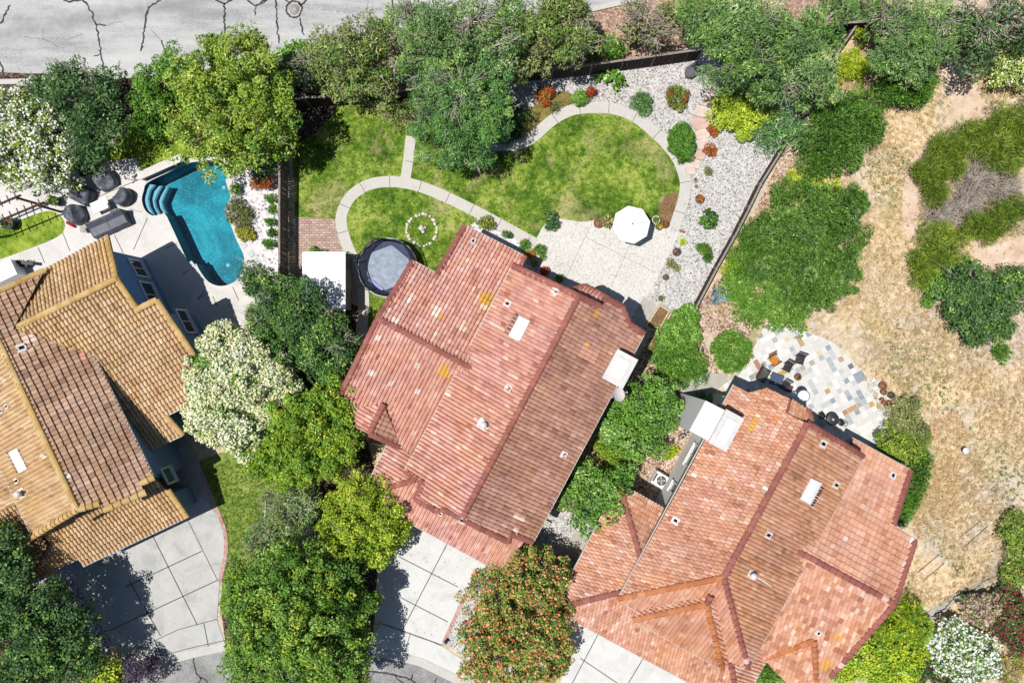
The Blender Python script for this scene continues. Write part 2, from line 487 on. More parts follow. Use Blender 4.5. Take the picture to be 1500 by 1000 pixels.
# streets
st = sheet('street', [(-1500, 150), (-60, 119), (100, 116), (200, 108), (330, 92), (430, 72), (540, 46), (640, 30), (800, 16), (870, 10), (940, -6),
                 (1060, -46), (2400, -700), (2400, -1000), (-1500, -330)], 0.004, M['asphalt'])
ribbons('tar_crack', [
    ([(95, -4), (118, -2), (127, 6), (136, 22), (142, 42), (146, 68), (150, 90), (152, 104)], 0.13), ([(94, 0), (102, 2.5), (119, 1)], 0.12),
    ([(143, 36), (156, 37.5)], 0.10), ([(136, 83), (149, 80)], 0.09),
    ([(235, 0), (228, 5), (221, 8), (216, 17), (213, 30), (211, 52), (208, 68), (206, 75)], [.10, .13, .13, .15, .14, .12, .13, .1]), ([(206, 75), (210, 68)], 0.1),
    ([(236, 60), (238, 68), (243, 77), (244, 90)], 0.11), ([(317, 0), (324, 4), (328, 6), (329, 20), (329, 40), (331, 54)], 0.15),
    ([(328, 6), (338, 1), (345, -4)], 0.13), ([(361, -2), (368, 6), (374, 9), (384, 6), (392, 0)], 0.12), ([(374, 9), (374, 23)], 0.10),
    ([(15, 9), (8, 20), (4, 32), (0, 35)], 0.14), ([(0, 90), (4, 100), (6, 112)], 0.15),
    ([(404, -4), (405, 15), (406, 40), (409, 64)], 0.13), ([(396, -3), (384, 2), (380, 6)], 0.12), ([(414, -2), (424, 4)], 0.12), ([(441, 8), (449, 1), (453, -4)], 0.12),
    ([(439, 26), (442, 40), (446, 52)], 0.12), ([(574, -4), (576, 12), (578, 32)], 0.12),
    (smooth_loop([(431 + 11.5 * math.cos(a), 14 + 12 * math.sin(a)) for a in [k * math.pi / 4 for k in range(9)]], 4, False), 0.13)],
    0.009, M['tar'], st)
ribbons('hairline_crack', [
    ([(34, 54), (48, 56), (63, 57), (74, 62), (84, 68), (94, 71)], 0.035), ([(63, 57), (62, 48), (64, 40)], 0.03),
    ([(96, 58), (110, 55), (122, 49)], 0.03), ([(156, 37), (166, 34), (178, 32)], 0.03), ([(222, 44), (230, 54), (236, 60)], 0.035)], 0.008, M['hairline'], st)
ribbons('curb', [([(-60, 122), (100, 119), (200, 111), (330, 95), (430, 76), (540, 51), (640, 35), (800, 21), (870, 14), (940, -2), (1060, -42)], 0.34)],
        0.12, M['curb'], None, 'structure', 0.12, 0.0)
ct = sheet('court', [(150, 1010), (190, 988), (237, 974), (285, 961), (332, 951), (390, 943), (450, 940), (510, 946), (552, 960), (580, 965), (614, 974), (660, 997), (720, 1030),
                (760, 1300), (100, 1300)], 0.004, M['asphalt2'])
ribbons('tar_crack', [
    ([(283, 963), (285, 975), (289, 985), (294, 992), (301, 994), (306, 1003)], 0.13), ([(294, 992), (290, 1002)], 0.11),
    ([(326, 979), (335, 976), (345, 977), (352, 983)], 0.12), ([(335, 979), (345, 985), (350, 995)], 0.11),
    ([(498, 1000), (508, 990), (530, 982), (556, 984), (580, 988), (602, 994), (612, 1004)], 0.14), ([(578, 988), (585, 996), (598, 1003)], 0.12), ([(602, 994), (604, 986)], 0.1),
    ([(637, 1000), (640, 991)], 0.1)], 0.009, M['tar'], ct)
ribbons('gutter_pan', [([(146, 1004), (186, 984), (236, 969), (284, 956), (331, 946), (390, 938), (450, 935), (512, 941), (554, 955), (582, 960), (617, 969), (664, 992), (726, 1026)], 0.55)],
        0.05, M['curb'], None, 'structure', 0.05, 0.0)
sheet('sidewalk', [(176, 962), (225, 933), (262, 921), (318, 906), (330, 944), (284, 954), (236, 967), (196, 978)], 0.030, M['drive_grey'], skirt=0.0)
sheet('sidewalk', [(560, 912), (610, 930), (650, 947), (700, 980), (760, 1040), (730, 1024), (664, 989), (617, 966), (582, 957), (553, 951), (545, 930)], 0.030, M['drive_white'], skirt=0.0)

# left driveway
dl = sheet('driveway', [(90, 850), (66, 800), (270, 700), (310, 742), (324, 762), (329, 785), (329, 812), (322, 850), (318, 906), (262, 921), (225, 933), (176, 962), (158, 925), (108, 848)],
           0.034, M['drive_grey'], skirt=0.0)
ribbons('driveway_joint', [
    ([(222, 780), (289.5, 914.5)], 0.07), ([(190, 850), (235.5, 930)], 0.07), ([(184, 859), (296, 806.5)], 0.07), ([(160, 923), (319, 849)], 0.07),
    ([(274, 758), (319, 849)], 0.05), ([(225, 933), (232, 948), (238, 966)], 0.06), ([(299, 912), (306, 948)], 0.06), ([(200, 950), (262, 921), (318, 906)], 0.05),
    ([(236, 960), (284, 947), (330, 937)], 0.05)], 0.039, M['joint'], dl)
sheet('walkway', [(230, 690), (250, 640), (272, 640), (290, 668), (311, 742), (275, 756)], 0.026, M['slab'], skirt=0.0)
ribbons('brick_edging', [(smooth_loop([(296, 690), (305, 715), (316, 742), (326, 766), (331, 786), (331, 808), (327, 830), (322, 852)], 3, False), 0.26)],
        0.05, M['brick_edge'], None, 'structure', 0.05, 0.0)
sheet('gravel_bed', [(40, 852), (60, 846), (106, 846), (160, 924), (166, 950), (156, 966), (110, 960), (70, 905)], 0.010, M['pink_gravel'])
sheet('planting_bed', [(-200, 780), (30, 838), (70, 900), (110, 962), (180, 990), (180, 1060), (-200, 1060)], 0.006, M['dark_mulch'])
sheet('side_lawn', [(290, 676), (306, 712), (324, 756), (334, 785), (334, 815), (326, 850), (322, 900), (380, 900), (470, 760), (470, 680), (380, 640)], 0.008, M['lawn_side'])
sheet('planting_bed', [(345, 640), (370, 470), (430, 410), (540, 455), (525, 520), (500, 590), (540, 650), (560, 745), (590, 760), (560, 820), (545, 935), (500, 938), (440, 930), (330, 940), (322, 880),
                       (370, 800), (400, 700)], 0.005, M['dark_mulch'])
# middle driveway
dm = sheet('driveway', [(556, 800), (590, 740), (740, 815), (702, 834), (675, 885), (647, 943), (610, 929), (560, 911), (548, 900)], 0.034, M['drive_white'], skirt=0.0)
ribbons('driveway_joint', [
    ([(658, 790), (589.5, 922)], 0.06), ([(583.5, 814), (671, 859)], 0.06), ([(586.5, 874), (656, 910)], 0.06), ([(560, 913), (647, 944)], 0.05)], 0.039, M['joint'], dm)
ribbons('brick_edging', [([(699, 840), (672, 892), (650, 940)], 0.24)], 0.036, M['brick_edge'], None, 'structure', 0.036, 0.0)
sheet('gravel_bed', [(704, 838), (735, 820), (800, 850), (835, 900), (780, 1010), (705, 978), (652, 944), (674, 893)], 0.010, M['gravel'])
ribbons('sidewalk_joint', [([(601.5, 926), (591, 962)], 0.05)], 0.035, M['joint'], None, 'structure')
# right driveway
dr = sheet('driveway', [(826, 880), (850, 880), (1000, 968), (1010, 1060), (800, 1060), (838, 950), (828, 905)], 0.034, M['drive_white'], skirt=0.0)
ribbons('driveway_joint', [([(878, 924), (838, 1000)], 0.06), ([(850, 963), (905, 1000)], 0.06), ([(944, 960), (914, 1010)], 0.06)], 0.039, M['joint'], dr)
# strip between the middle and right houses
sheet('gravel_bed', [(770, 800), (830, 700), (960, 480), (1030, 500), (1060, 560), (1040, 610), (960, 760), (870, 785), (828, 880), (770, 850)], 0.007, M['leaf_litter'])
sheet('gravel_bed', [(772, 800), (806, 736), (818, 747), (870, 760), (866, 786), (836, 850), (800, 850), (768, 822)], 0.011, M['gravel'])
sheet('stone_slab', [(844, 776), (865, 787), (845, 824), (823, 808)], 0.05, M['slab'], skirt=0.0)
sheet('stone_slab', [(992, 566), (1004, 550), (1030, 545), (1062, 548), (1066, 560), (1040, 590), (1008, 580)], 0.03, M['slab'], skirt=0.0)
# pool garden
sheet('pool_deck', [(-200, 300), (40, 262), (110, 246), (200, 231), (212, 264), (260, 240), (275, 230), (330, 226), (346, 250), (346, 300), (360, 345), (376, 372), (392, 400), (400, 440), (360, 475),
                    (300, 540), (160, 560), (-200, 620)], 0.030, M['deck'], holes=[POOL_XY], skirt=0.0)
ribbons('deck_joint', [
    ([(216, 320), (196, 366)], 0.05), ([(140, 348), (143, 338)], 0.04), ([(168, 344), (181, 371)], 0.05), ([(243, 364), (259, 356.5)], 0.05), ([(92, 340), (103, 368)], 0.05),
    ([(56, 362), (66, 385)], 0.05), ([(140, 290), (214, 259)], 0.05), ([(290, 438), (300, 426)], 0.05), ([(290, 438), (306, 428)], 0.04), ([(312, 434), (318, 448)], 0.05), ([(341, 420), (350, 440)], 0.05),
    ([(268, 402), (277, 395)], 0.05), ([(190, 306), (208, 311)], 0.03)], 0.035, M['joint'], None, 'structure')
sheet('lawn', smooth_loop([(-60, 372), (-60, 352), (20, 326), (58, 312), (78, 310), (92, 320), (95, 333), (86, 346), (50, 362), (0, 380), (-30, 390)], 4), 0.044, M['lawn_fresh'], skirt=0.03)
sheet('lawn', [(150, 236), (176, 200), (196, 186), (240, 182), (280, 200), (276, 236), (240, 252), (212, 263), (200, 231)], 0.034, M['lawn_fresh'])
sheet('gravel_bed', [(340, 246), (376, 236), (408, 236), (414, 440), (400, 440), (392, 400), (376, 372), (360, 345), (346, 300), (346, 262)], 0.012, M['white_rock'])
sheet('planting_bed', [(-200, 100), (190, 112), (300, 96), (440, 80), (445, 140), (416, 180), (410, 240), (340, 246), (275, 228), (160, 190), (110, 246), (40, 262), (-200, 300)], 0.005, M['dark_mulch'])
# rear gardens of the middle house
sheet('planting_bed', [(420, 80), (540, 54), (800, 22), (940, 2), (1300, -120), (1300, 20), (1250, 40), (1030, 66), (880, 92), (600, 130), (440, 142)], 0.005, M['mulch'])
sheet('gravel_bed', [(690, 200), (720, 116), (880, 94), (1032, 72), (1130, 80), (1190, 140), (1160, 196), (1104, 300), (1021, 452), (975, 470), (945, 490), (850, 430), (770, 390),
                     (700, 330), (760, 345), (822, 318), (985, 325), (1000, 270), (985, 225), (930, 172), (880, 157), (800, 172), (745, 215)], 0.010, M['gravel'])
sheet('lawn', [(428, 196), (470, 180), (493, 148), (610, 132), (700, 205), (712, 213), (745, 214), (762, 212), (780, 201), (808, 178), (829, 165), (848, 160), (880, 158), (902, 161), (930, 172), (956, 192), (978, 214),
               (994, 236), (1003, 262), (1003, 281), (998, 303), (985, 330), (930, 326), (880, 322), (850, 325), (822, 321), (808, 316), (795, 332), (781, 358), (745, 340), (700, 345), (640, 470),
               (545, 490), (528, 470), (530, 400), (500, 340), (492, 322), (432, 318)], 0.016, M['lawn'])
sheet('soil_patch', smooth_loop([(966, 302), (978, 285), (990, 282), (994, 296), (990, 312), (981, 326), (966, 318)], 4), 0.021, M['soil'])
sheet('planting_bed', smooth_loop([(420, 138), (493, 148), (470, 189), (446, 204), (420, 213)], 3), 0.022, M['dark_mulch'])
sheet('groundcover_bed', smooth_loop([(748, 206), (762, 172), (790, 150), (822, 134), (842, 142), (838, 156), (812, 170), (784, 190), (765, 204)], 4), 0.015, M['ochre_cover'])
PATH1 = smooth_loop([(530, 500), (530, 478), (533, 445), (529, 410), (518, 380), (507, 355), (500, 326), (503, 307), (515, 287), (537, 272), (564, 266.5), (593, 268), (623, 276), (656, 290), (691, 307), (731, 328), (784, 357)], 4, False)
PATH2 = smooth_loop([(668, 196), (700, 209), (720, 213), (740, 213), (760, 212), (780, 201.5), (807, 178), (829, 165), (849, 159.5), (880, 158), (903, 161), (930, 171.5), (956, 192), (978, 213.5), (994, 236), (1003, 262), (1003, 281), (998, 303), (987, 335)], 4, False)
p1 = ribbons('garden_path', [(PATH1, 0.74)], 0.05, M['path'], None, 'structure', 0.05, 0.0)
p2 = ribbons('garden_path', [(PATH2, 0.74)], 0.05, M['path'], None, 'structure', 0.05, 0.0)
p3 = ribbons('garden_path', [([(594, 262), (598, 236), (602, 200)], 0.68)], 0.046, M['path'], None, 'structure', 0.046, 0.0)
def cross_joints(line, every, w):
    P = [Vector(W(*q)[:2]) for q in line]; out = []; acc = 0
    for i in range(1, len(P)):
        acc += (P[i] - P[i - 1]).length
        if acc > every:
            acc = 0
            d = (P[i] - P[i - 1]).normalized(); n = Vector((-d.y, d.x)) * w / 2
            a = P[i] + n; b = P[i] - n
            out.append(([(a.x * S + 750, 500 - a.y * S), (b.x * S + 750, 500 - b.y * S)], 0.035))
    return out
ribbons('path_joint', cross_joints(PATH1, 1.7, 0.72), 0.055, M['joint'], p1)
ribbons('path_joint', cross_joints(PATH2, 1.7, 0.72), 0.055, M['joint'], p2)
ribbons('path_joint', [([(594, 236), (605, 238)], 0.035)], 0.051, M['joint'], p3)
sheet('brick_patio', [(433, 318), (493, 321), (498, 345), (505, 372), (505, 380), (432, 420)], 0.030, M['paver'], skirt=0.0)
pa = sheet('patio', [(781, 358), (795, 332), (822, 320.5), (850, 325), (880, 324), (900, 322), (981, 332), (995, 344), (960, 413), (936, 455), (905, 480), (840, 440), (770, 380)], 0.028, M['aggregate'], skirt=0.0)
ribbons('patio_joint', [([(867.5, 326), (828, 408)], 0.03), ([(924, 356), (895, 420)], 0.03), ([(859, 348), (961, 400)], 0.03)], 0.033, M['joint_pale'], pa)
sheet('gravel_bed', [(690, 330), (702, 318), (760, 352), (786, 366), (830, 410), (800, 420), (720, 370)], 0.018, M['white_rock'])
sheet('stone_slab', [(943, 434), (960, 445), (946, 480), (930, 480), (930, 456)], 0.035, M['slab'], skirt=0.0)
# hillside trail
TRAIL1 = smooth_loop([(1378, 60), (1410, 60), (1422, 110), (1444, 150), (1500, 140), (1580, 110), (1580, 170), (1500, 184), (1440, 202), (1402, 214), (1372, 238), (1352, 275), (1345, 320), (1348, 352), (1330, 350), (1322, 316), (1326, 262), (1348, 218), (1384, 180), (1392, 140), (1376, 100)], 4)
TRAIL2 = smooth_loop([(1425, 360), (1445, 355), (1480, 350), (1560, 330), (1560, 380), (1490, 385), (1450, 395), (1430, 385)], 4)
sheet('trail', TRAIL1, 0.006, M['trail'])
sheet('trail', TRAIL2, 0.006, M['trail'])
sheet('planting_bed', smooth_loop([(1150, 222), (1172, 240), (1150, 300), (1110, 350), (1080, 400), (1066, 440), (1100, 480), (1085, 500), (1040, 490), (1010, 470), (1030, 440), (1062, 390), (1090, 340), (1120, 280)], 3), 0.005, M['leaf_litter'])
ribbons('drainage_ditch', [(smooth_loop([(1352, 908), (1375, 892), (1400, 875), (1428, 860), (1452, 845), (1478, 826), (1500, 815), (1560, 780)], 3, False), 0.62)], 0.02, M['slab'], None, 'structure', 0.02, 0.0)
ribbons('ditch_crack', [(smooth_loop([(1364, 902), (1385, 890), (1395, 876), (1410, 868), (1428, 862), (1440, 850), (1455, 846), (1470, 834), (1484, 822)], 3, False), 0.10)], 0.025, M['tar'], None, 'structure')
# ------------------------------------------------------------------ roofs
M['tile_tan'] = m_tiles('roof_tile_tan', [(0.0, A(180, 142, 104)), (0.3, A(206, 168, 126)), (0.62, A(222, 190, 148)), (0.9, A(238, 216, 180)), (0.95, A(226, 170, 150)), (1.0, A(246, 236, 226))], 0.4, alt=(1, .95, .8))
M['tile_brown'] = m_tiles('roof_tile_brown', [(0.0, A(152, 118, 98)), (0.35, A(186, 150, 126)), (0.7, A(204, 172, 146)), (0.93, A(220, 190, 162)), (0.96, A(234, 160, 142)), (1.0, A(240, 230, 225))], 0.6)  # shaded copy of the tan tiles for the east plane, shade in the colour
M['tile_red_e'] = m_tiles('roof_tile_red_shaded', [(0.0, A(146, 104, 90)), (0.3, A(178, 132, 114)), (0.65, A(196, 150, 130)), (0.88, A(212, 172, 154)), (0.93, A(206, 128, 88)), (0.965, A(226, 174, 82)), (1.0, A(240, 222, 216))], 0.5)  # east-plane copy of the red tiles: shade painted in, with a lichen brown tint
M['tile_rust_e'] = m_tiles('roof_tile_rust_shaded', [(0.0, A(152, 102, 78)), (0.3, A(188, 136, 108)), (0.6, A(206, 156, 128)), (0.88, A(222, 182, 158)), (0.95, A(214, 142, 92)), (0.97, A(222, 172, 84)), (1.0, A(246, 240, 236))], 0.5)  # rust tiles for planes turned from the sun, shade mixed into a lichen brown
M['tile_red'] = m_tiles('roof_tile_red', [(0.0, A(176, 116, 102)), (0.3, A(212, 152, 136)), (0.65, A(228, 178, 162)), (0.88, A(242, 208, 194)), (0.93, A(222, 140, 104)), (0.965, A(226, 174, 82)), (1.0, A(246, 236, 230))], 0.32)
M['tile_rust'] = m_tiles('roof_tile_rust', [(0.0, A(178, 118, 94)), (0.3, A(208, 150, 122)), (0.6, A(224, 174, 148)), (0.88, A(238, 204, 188)), (0.95, A(222, 148, 100)), (0.97, A(222, 172, 84)), (1.0, A(246, 240, 236))], 0.4)
M['cap_tan'] = m_tiles('ridge_cap_tan', [(0.0, A(196, 158, 98)), (1.0, A(226, 194, 136))], 0.2)
M['cap_red'] = m_tiles('ridge_cap_red', [(0.0, A(148, 90, 78)), (0.8, A(172, 108, 94)), (1.0, A(236, 192, 186))], 0.2, alt=(1, .97, .92))
M['cap_orange'] = m_tiles('ridge_cap_orange', [(0.0, A(178, 106, 68)), (0.8, A(202, 132, 88)), (1.0, A(214, 150, 108))], 0.2)
M['under'] = m_plain('roof_deck', A(92, 70, 60), 0.9, 0.1)
M['gutter'] = m_plain('white_gutter', A(206, 200, 194), 0.5, 0.4, var=0.05)
M['stucco_white'] = m_plain('white_stucco', A(244, 242, 238), 0.9, 0.1, var=0.03)
M['stucco_grey'] = m_plain('weathered_white_cap', A(226, 224, 222), 0.8, 0.2, var=.10, sc=2.2)
M['grey_cap'] = m_plain('flue_metal', A(170, 170, 172), 0.5, 0.4)
M['stucco_blue'] = m_plain('bluegrey_stucco', A(134, 168, 214), 0.9, 0.1, var=0.05)
M['stucco_tan'] = m_plain('beige_stucco', A(196, 176, 156), 0.9, 0.1, var=0.05)
M['trim'] = m_plain('white_trim', A(240, 240, 238), 0.6, 0.3, var=0.03)
M['vent_white'] = m_plain('pale_vent_metal', A(240, 232, 228), 0.5, 0.4, var=0.05)
M['black'] = m_plain('black_metal', A(40, 40, 44), 0.5, 0.4)
M['dark_pipe'] = m_plain('dark_hole', A(22, 22, 24), 0.8, 0.1)
g = G('window_glass'); M['glass'] = g.done(g.bsdf((0.02, 0.03, 0.035, 1), 0.05, 0.6))
g = G('green_glass'); M['green_glass'] = g.done(g.bsdf((0.03, 0.16, 0.15, 1), 0.1, 0.5))
g = G('skylight_dome'); M['skylight'] = g.done(g.bsdf((0.66, 0.70, 0.74, 1), 0.12, 0.6))

class Face:
    def __init__(s, poly, plane):
        a, b, c = [W(*p) for p in plane]
        n = (b - a).cross(c - a).normalized()
        if n.z < 0: n = -n
        s.n = n; s.a = a
        s.poly = [s.at(*p) for p in poly]
        up = Vector((-n.x, -n.y, 0))
        up = (Vector((0, 1, 0)) if up.length < 1e-4 else up.normalized())
        s.v = (up - n * up.dot(n)).normalized()
        s.u = s.v.cross(n).normalized()
    def at(s, px, py, lift=0.0):
        d = W(px, py, 0) - CAM
        t = s.n.dot(s.a + s.n * lift - CAM) / s.n.dot(d)
        return CAM + d * t
    def z(s, x, y):
        return s.a.z - (s.n.x * (x - s.a.x) + s.n.y * (y - s.a.y)) / s.n.z

PROF = {'S': ([0.0, 0.12, 0.32, 0.52, 0.64, 1.0], [-0.01, 0.07, 0.105, 0.07, -0.01, -0.015]),
        'L': ([0.0, 0.12, 0.45, 0.78, 0.90, 1.0], [-0.02, 0.035, 0.060, 0.035, -0.02, -0.025]),
        'F': ([0.0, 0.07, 0.5, 0.92, 1.0], [-0.035, 0.012, 0.02, 0.012, -0.035])}

def tile_face(mb, F, tw=0.235, ch=0.36, prof='S', step=0.085, stagger=False, seed=0, mat=0, hi=0.88, patches=(), sd=0.135, **kw_):
    rr = random.Random(seed)
    o = F.poly[0]
    P = ccw([((p - o).dot(F.u), (p - o).dot(F.v)) for p in F.poly])
    us, hs = PROF[prof]
    u0 = min(p[0] for p in P); v0 = min(p[1] for p in P); u1 = max(p[0] for p in P); v1 = max(p[1] for p in P)
    pt = []
    for (px, py, rad, val) in patches:
        q = F.at(px, py) - o
        pt.append((q.dot(F.u), q.dot(F.v), rad, val))
    nj = int((v1 - v0) / ch) + 1
    colr = {}
    for j in range(nj):
        vb = v0 + j * ch; vt = vb + ch
        off = (tw / 2 if (stagger and j % 2) else 0.0)
        ni = int((u1 - u0) / tw) + 2
        for i in range(ni):
            ub = u0 + i * tw - off; ut = ub + tw
            # quick reject
            win = [(ub, vb), (ut, vb), (ut, vt), (ub, vt)]
            ins = [inside(P, *q) for q in win]
            full = all(ins) and not any(ub < p[0] < ut and vb < p[1] < vt for p in P)
            if not full and not clip(P, win): continue
            cz = colr.setdefault(i, rr.gauss(0, 0.07))
            t = min(hi, max(0.0, rr.gauss(0.45, sd) + cz))
            k = rr.random()
            if k > 0.9985: t = 1.0
            lift = rr.uniform(-0.012, 0.014); slip = rr.gauss(0, 0.010); skew = rr.gauss(0, 0.006)
            cu, cv = (ub + ut) / 2, (vb + vt) / 2
            for (a, b, rad, val) in pt:
                if abs(a - cu) < rad * tw * 0.75 and abs(b - cv) < rad * ch * 0.6: t = val
            def P3(u, v, z): return o + F.u * u + F.v * v + F.n * z
            def zz(u, v):
                f = (u - ub) / tw
                for q in range(len(us) - 1):
                    if f <= us[q + 1] + 1e-6:
                        h = hs[q] + (hs[q + 1] - hs[q]) * (f - us[q]) / (us[q + 1] - us[q]); break
                else: h = hs[-1]
                return h + lift + step * (1 - (v - vb) / ch)
            if full:
                n = len(us)
                vs = [P3(ub + tw * a + skew, vb - slip, zz(ub + tw * a, vb)) for a in us] + [P3(ub + tw * a - skew, vt, zz(ub + tw * a, vt)) for a in us] \
                    + [P3(ub + tw * a + skew, vb - slip, hs[q] - 0.03) for q, a in enumerate(us)]
                fs = [(q, q + 1, n + q + 1, n + q) for q in range(n - 1)] + [(2 * n + q, 2 * n + q + 1, q + 1, q) for q in range(n - 1)]
                mb.add(vs, fs, mat, t)
            else:
                for q in range(len(us) - 1):
                    c = clip(P, [(ub + tw * us[q], vb), (ub + tw * us[q + 1], vb), (ub + tw * us[q + 1], vt), (ub + tw * us[q], vt)])
                    if c:
                        mb.add([P3(a, b, zz(a, b)) for a, b in c], [tuple(range(len(c)))], mat, t)
                        e = [x for x in c if abs(x[1] - vb) < 1e-4]
                        if len(e) == 2:
                            a, b = sorted(e)
                            mb.add([P3(a[0], vb, -0.03), P3(b[0], vb, -0.03), P3(b[0], vb, zz(b[0], vb)), P3(a[0], vb, zz(a[0], vb))], [(0, 1, 2, 3)], mat, t)

def deck_slab(mb, F, mat, th=0.16):
    n = len(F.poly)
    nn = F.n
    top = [p - nn * 0.012 for p in F.poly]; bot = [p - Vector((0, 0, th)) for p in F.poly]
    xy = [(p.x, p.y) for p in F.poly]
    order = list(range(n)) if area2(xy) > 0 else list(reversed(range(n)))
    fs = [tuple(order), tuple(n + i for i in reversed(order))]
    for a in range(n):
        i, j = order[a], order[(a + 1) % n]
        fs.append((n + i, n + j, j, i))
    mb.add(top + bot, fs, mat, 0.3)

def roof(house, faces, mat, caps=(), gutters=(), capmat=None, seed=1, **kw):
    mb = MB()
    for k, f in enumerate(faces):
        kk = dict(kw)
        if isinstance(f, tuple): f, extra = f; kk.update(extra)
        tile_face(mb, f, seed=seed * 31 + k, **kk)
        deck_slab(mb, f, 1)
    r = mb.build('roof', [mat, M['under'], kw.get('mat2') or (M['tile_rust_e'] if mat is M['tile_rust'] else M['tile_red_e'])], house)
    for pts in caps:
        cm = capmat
        if isinstance(pts, tuple): pts, cm = pts
        ridge(r, pts, cm, seed)
    allp = [p for f in faces for p in (f[0] if isinstance(f, tuple) else f).poly]
    mid = sum(allp, Vector()) / len(allp)
    for a, b in gutters:
        g = MB(); d = (b - a).normalized()
        o_ = Vector((-d.y, d.x, 0)).normalized()
        if o_.dot((a + b) / 2 - mid) < 0: o_ = -o_
        o_ = o_ * 0.06 + Vector((0, 0, 0.0))
        g.bar(a - d * 0.02 + o_, b + d * 0.02 + o_, 0.06, 0.12)
        g.build('gutter', M['gutter'], r)
    return r

def ridge(parent, pts, mat, seed=0, rad=0.19):
    rr = random.Random(seed + len(pts) * 7 + int(pts[0].x * 13))
    mb = MB()
    for P, Q in zip(pts[:-1], pts[1:]):
        d = Q - P; L = d.length
        if L < 0.05: continue
        d.normalize()
        s = d.cross(Vector((0, 0, 1))).normalized(); up = s.cross(d)
        if up.z < 0: up = -up
        n = max(1, round(L / 0.42))
        for i in range(n):
            a = P + d * (L * i / n - 0.03); b = P + d * (L * (i + 1) / n + 0.03)
            ra, rb = rad * 1.1, rad * 0.9
            vs = []
            for c, r_, l in ((a, ra, 0.045), (b, rb, 0.015)):
                for k in range(6):
                    an = math.pi * k / 5
                    vs.append(c + s * (math.cos(an) * r_) + up * (math.sin(an) * r_ * 0.8 + l))
            fs = [(k, k + 1, 7 + k, 6 + k) for k in range(5)] + [tuple(reversed(range(6))), tuple(range(6, 12))]
            t = rr.random() * 0.8
            if rr.random() > 0.99: t = 1.0
            mb.add(vs, fs, 0, t, False)
    return mb.build('ridge_cap', mat, parent)

def walls(house, outline, faces, mat, ov=0.5, drop=0.17, eave=None):
    # the outline (world xy of the roof edge) set back by the overhang, carried up to the underside of the roof
    P = inset([(p.x, p.y) for p in outline], ov)
    F = [f[0] if isinstance(f, tuple) else f for f in faces]
    polys = [[(p.x, p.y) for p in f.poly] for f in F]
    lo = eave if eave is not None else min(p.z for f in F for p in f.poly)
    def top(x, y):
        zs = [f.z(x, y) for f, pl in zip(F, polys) if inside(pl, x, y)]
        if zs: return min(zs) - drop
        best = None
        for f, pl in zip(F, polys):
            for p in f.poly:
                d = (p.x - x) ** 2 + (p.y - y) ** 2
                if best is None or d < best[0]: best = (d, f)
        return max(lo - 0.4, min(best[1].z(x, y), lo + 0.4)) - drop
    mb = MB()
    n = len(P)
    for i in range(n):
        a, b = P[i], P[(i + 1) % n]
        k = max(1, int((b - a).length / 0.35))
        prev = None
        for q in range(k + 1):
            p = a.lerp(b, q / k)
            cur = (p, top(p.x, p.y))
            if prev is not None:
                mb.add([(prev[0].x, prev[0].y, -0.05), (p.x, p.y, -0.05), (p.x, p.y, cur[1]), (prev[0].x, prev[0].y, prev[1])], [(0, 1, 2, 3)])
            prev = cur
    w = mb.build('wall', mat, house)
    return w, P

def on_wall(P, px, py):
    # the point of the nearest camera-facing wall plane seen at a pixel: (point, along, normal)
    best = None
    d = W(px, py, 0) - CAM
    n = len(P)
    for i in range(n):
        a = Vector((P[i].x, P[i].y, 0)); b = Vector((P[(i + 1) % n].x, P[(i + 1) % n].y, 0))
        e = (b - a); L = e.length; e.normalize()
        nn = Vector((e.y, -e.x, 0))
        den = nn.dot(d)
        if den >= -1e-6: continue
        t = nn.dot(a - CAM) / den
        q = CAM + d * t
        s = (q - a).dot(e)
        if -0.4 < s < L + 0.4 and -0.5 < q.z < 8:
            if best is None or t < best[0]: best = (t, q, e, nn)
    return best

def window(house, P, px, py, w, h, glass='glass', zc=None, bars=1, frame=0.12):
    b = on_wall(P, px, py)
    if b is None: return
    _, q, e, nn = b
    if zc is not None: q.z = zc
    rz = math.atan2(e.y, e.x)
    mb = MB()
    for dx, dz, sx, sz in ((0, h / 2, w + 2 * frame, frame), (0, -h / 2, w + 2 * frame, frame), (-w / 2 - frame / 2, 0, frame, h - frame), (w / 2 + frame / 2, 0, frame, h - frame)):
        mb.box(q + e * dx + Vector((0, 0, dz)) + nn * 0.035, (sx, 0.11, sz), rz)
    wobj = mb.build('window', M['trim'], house)
    gl = MB(); gl.box(q + nn * 0.015, (w, 0.03, h - frame), rz)
    gl.build('pane', M[glass], wobj)
    if bars:
        br = MB()
        for k in range(bars): br.box(q + nn * 0.05 + e * (w * ((k + 1) / (bars + 1) - 0.5)), (0.05, 0.04, h - frame - 0.004), rz)
        br.build('mullion', M['trim'], wobj)
    sl = MB(); sl.box(q + nn * 0.09 + Vector((0, 0, -h / 2 - 0.09)), (w + 0.3, 0.18, 0.06), rz)
    sl.build('sill', M['trim'], wobj)
    return wobj

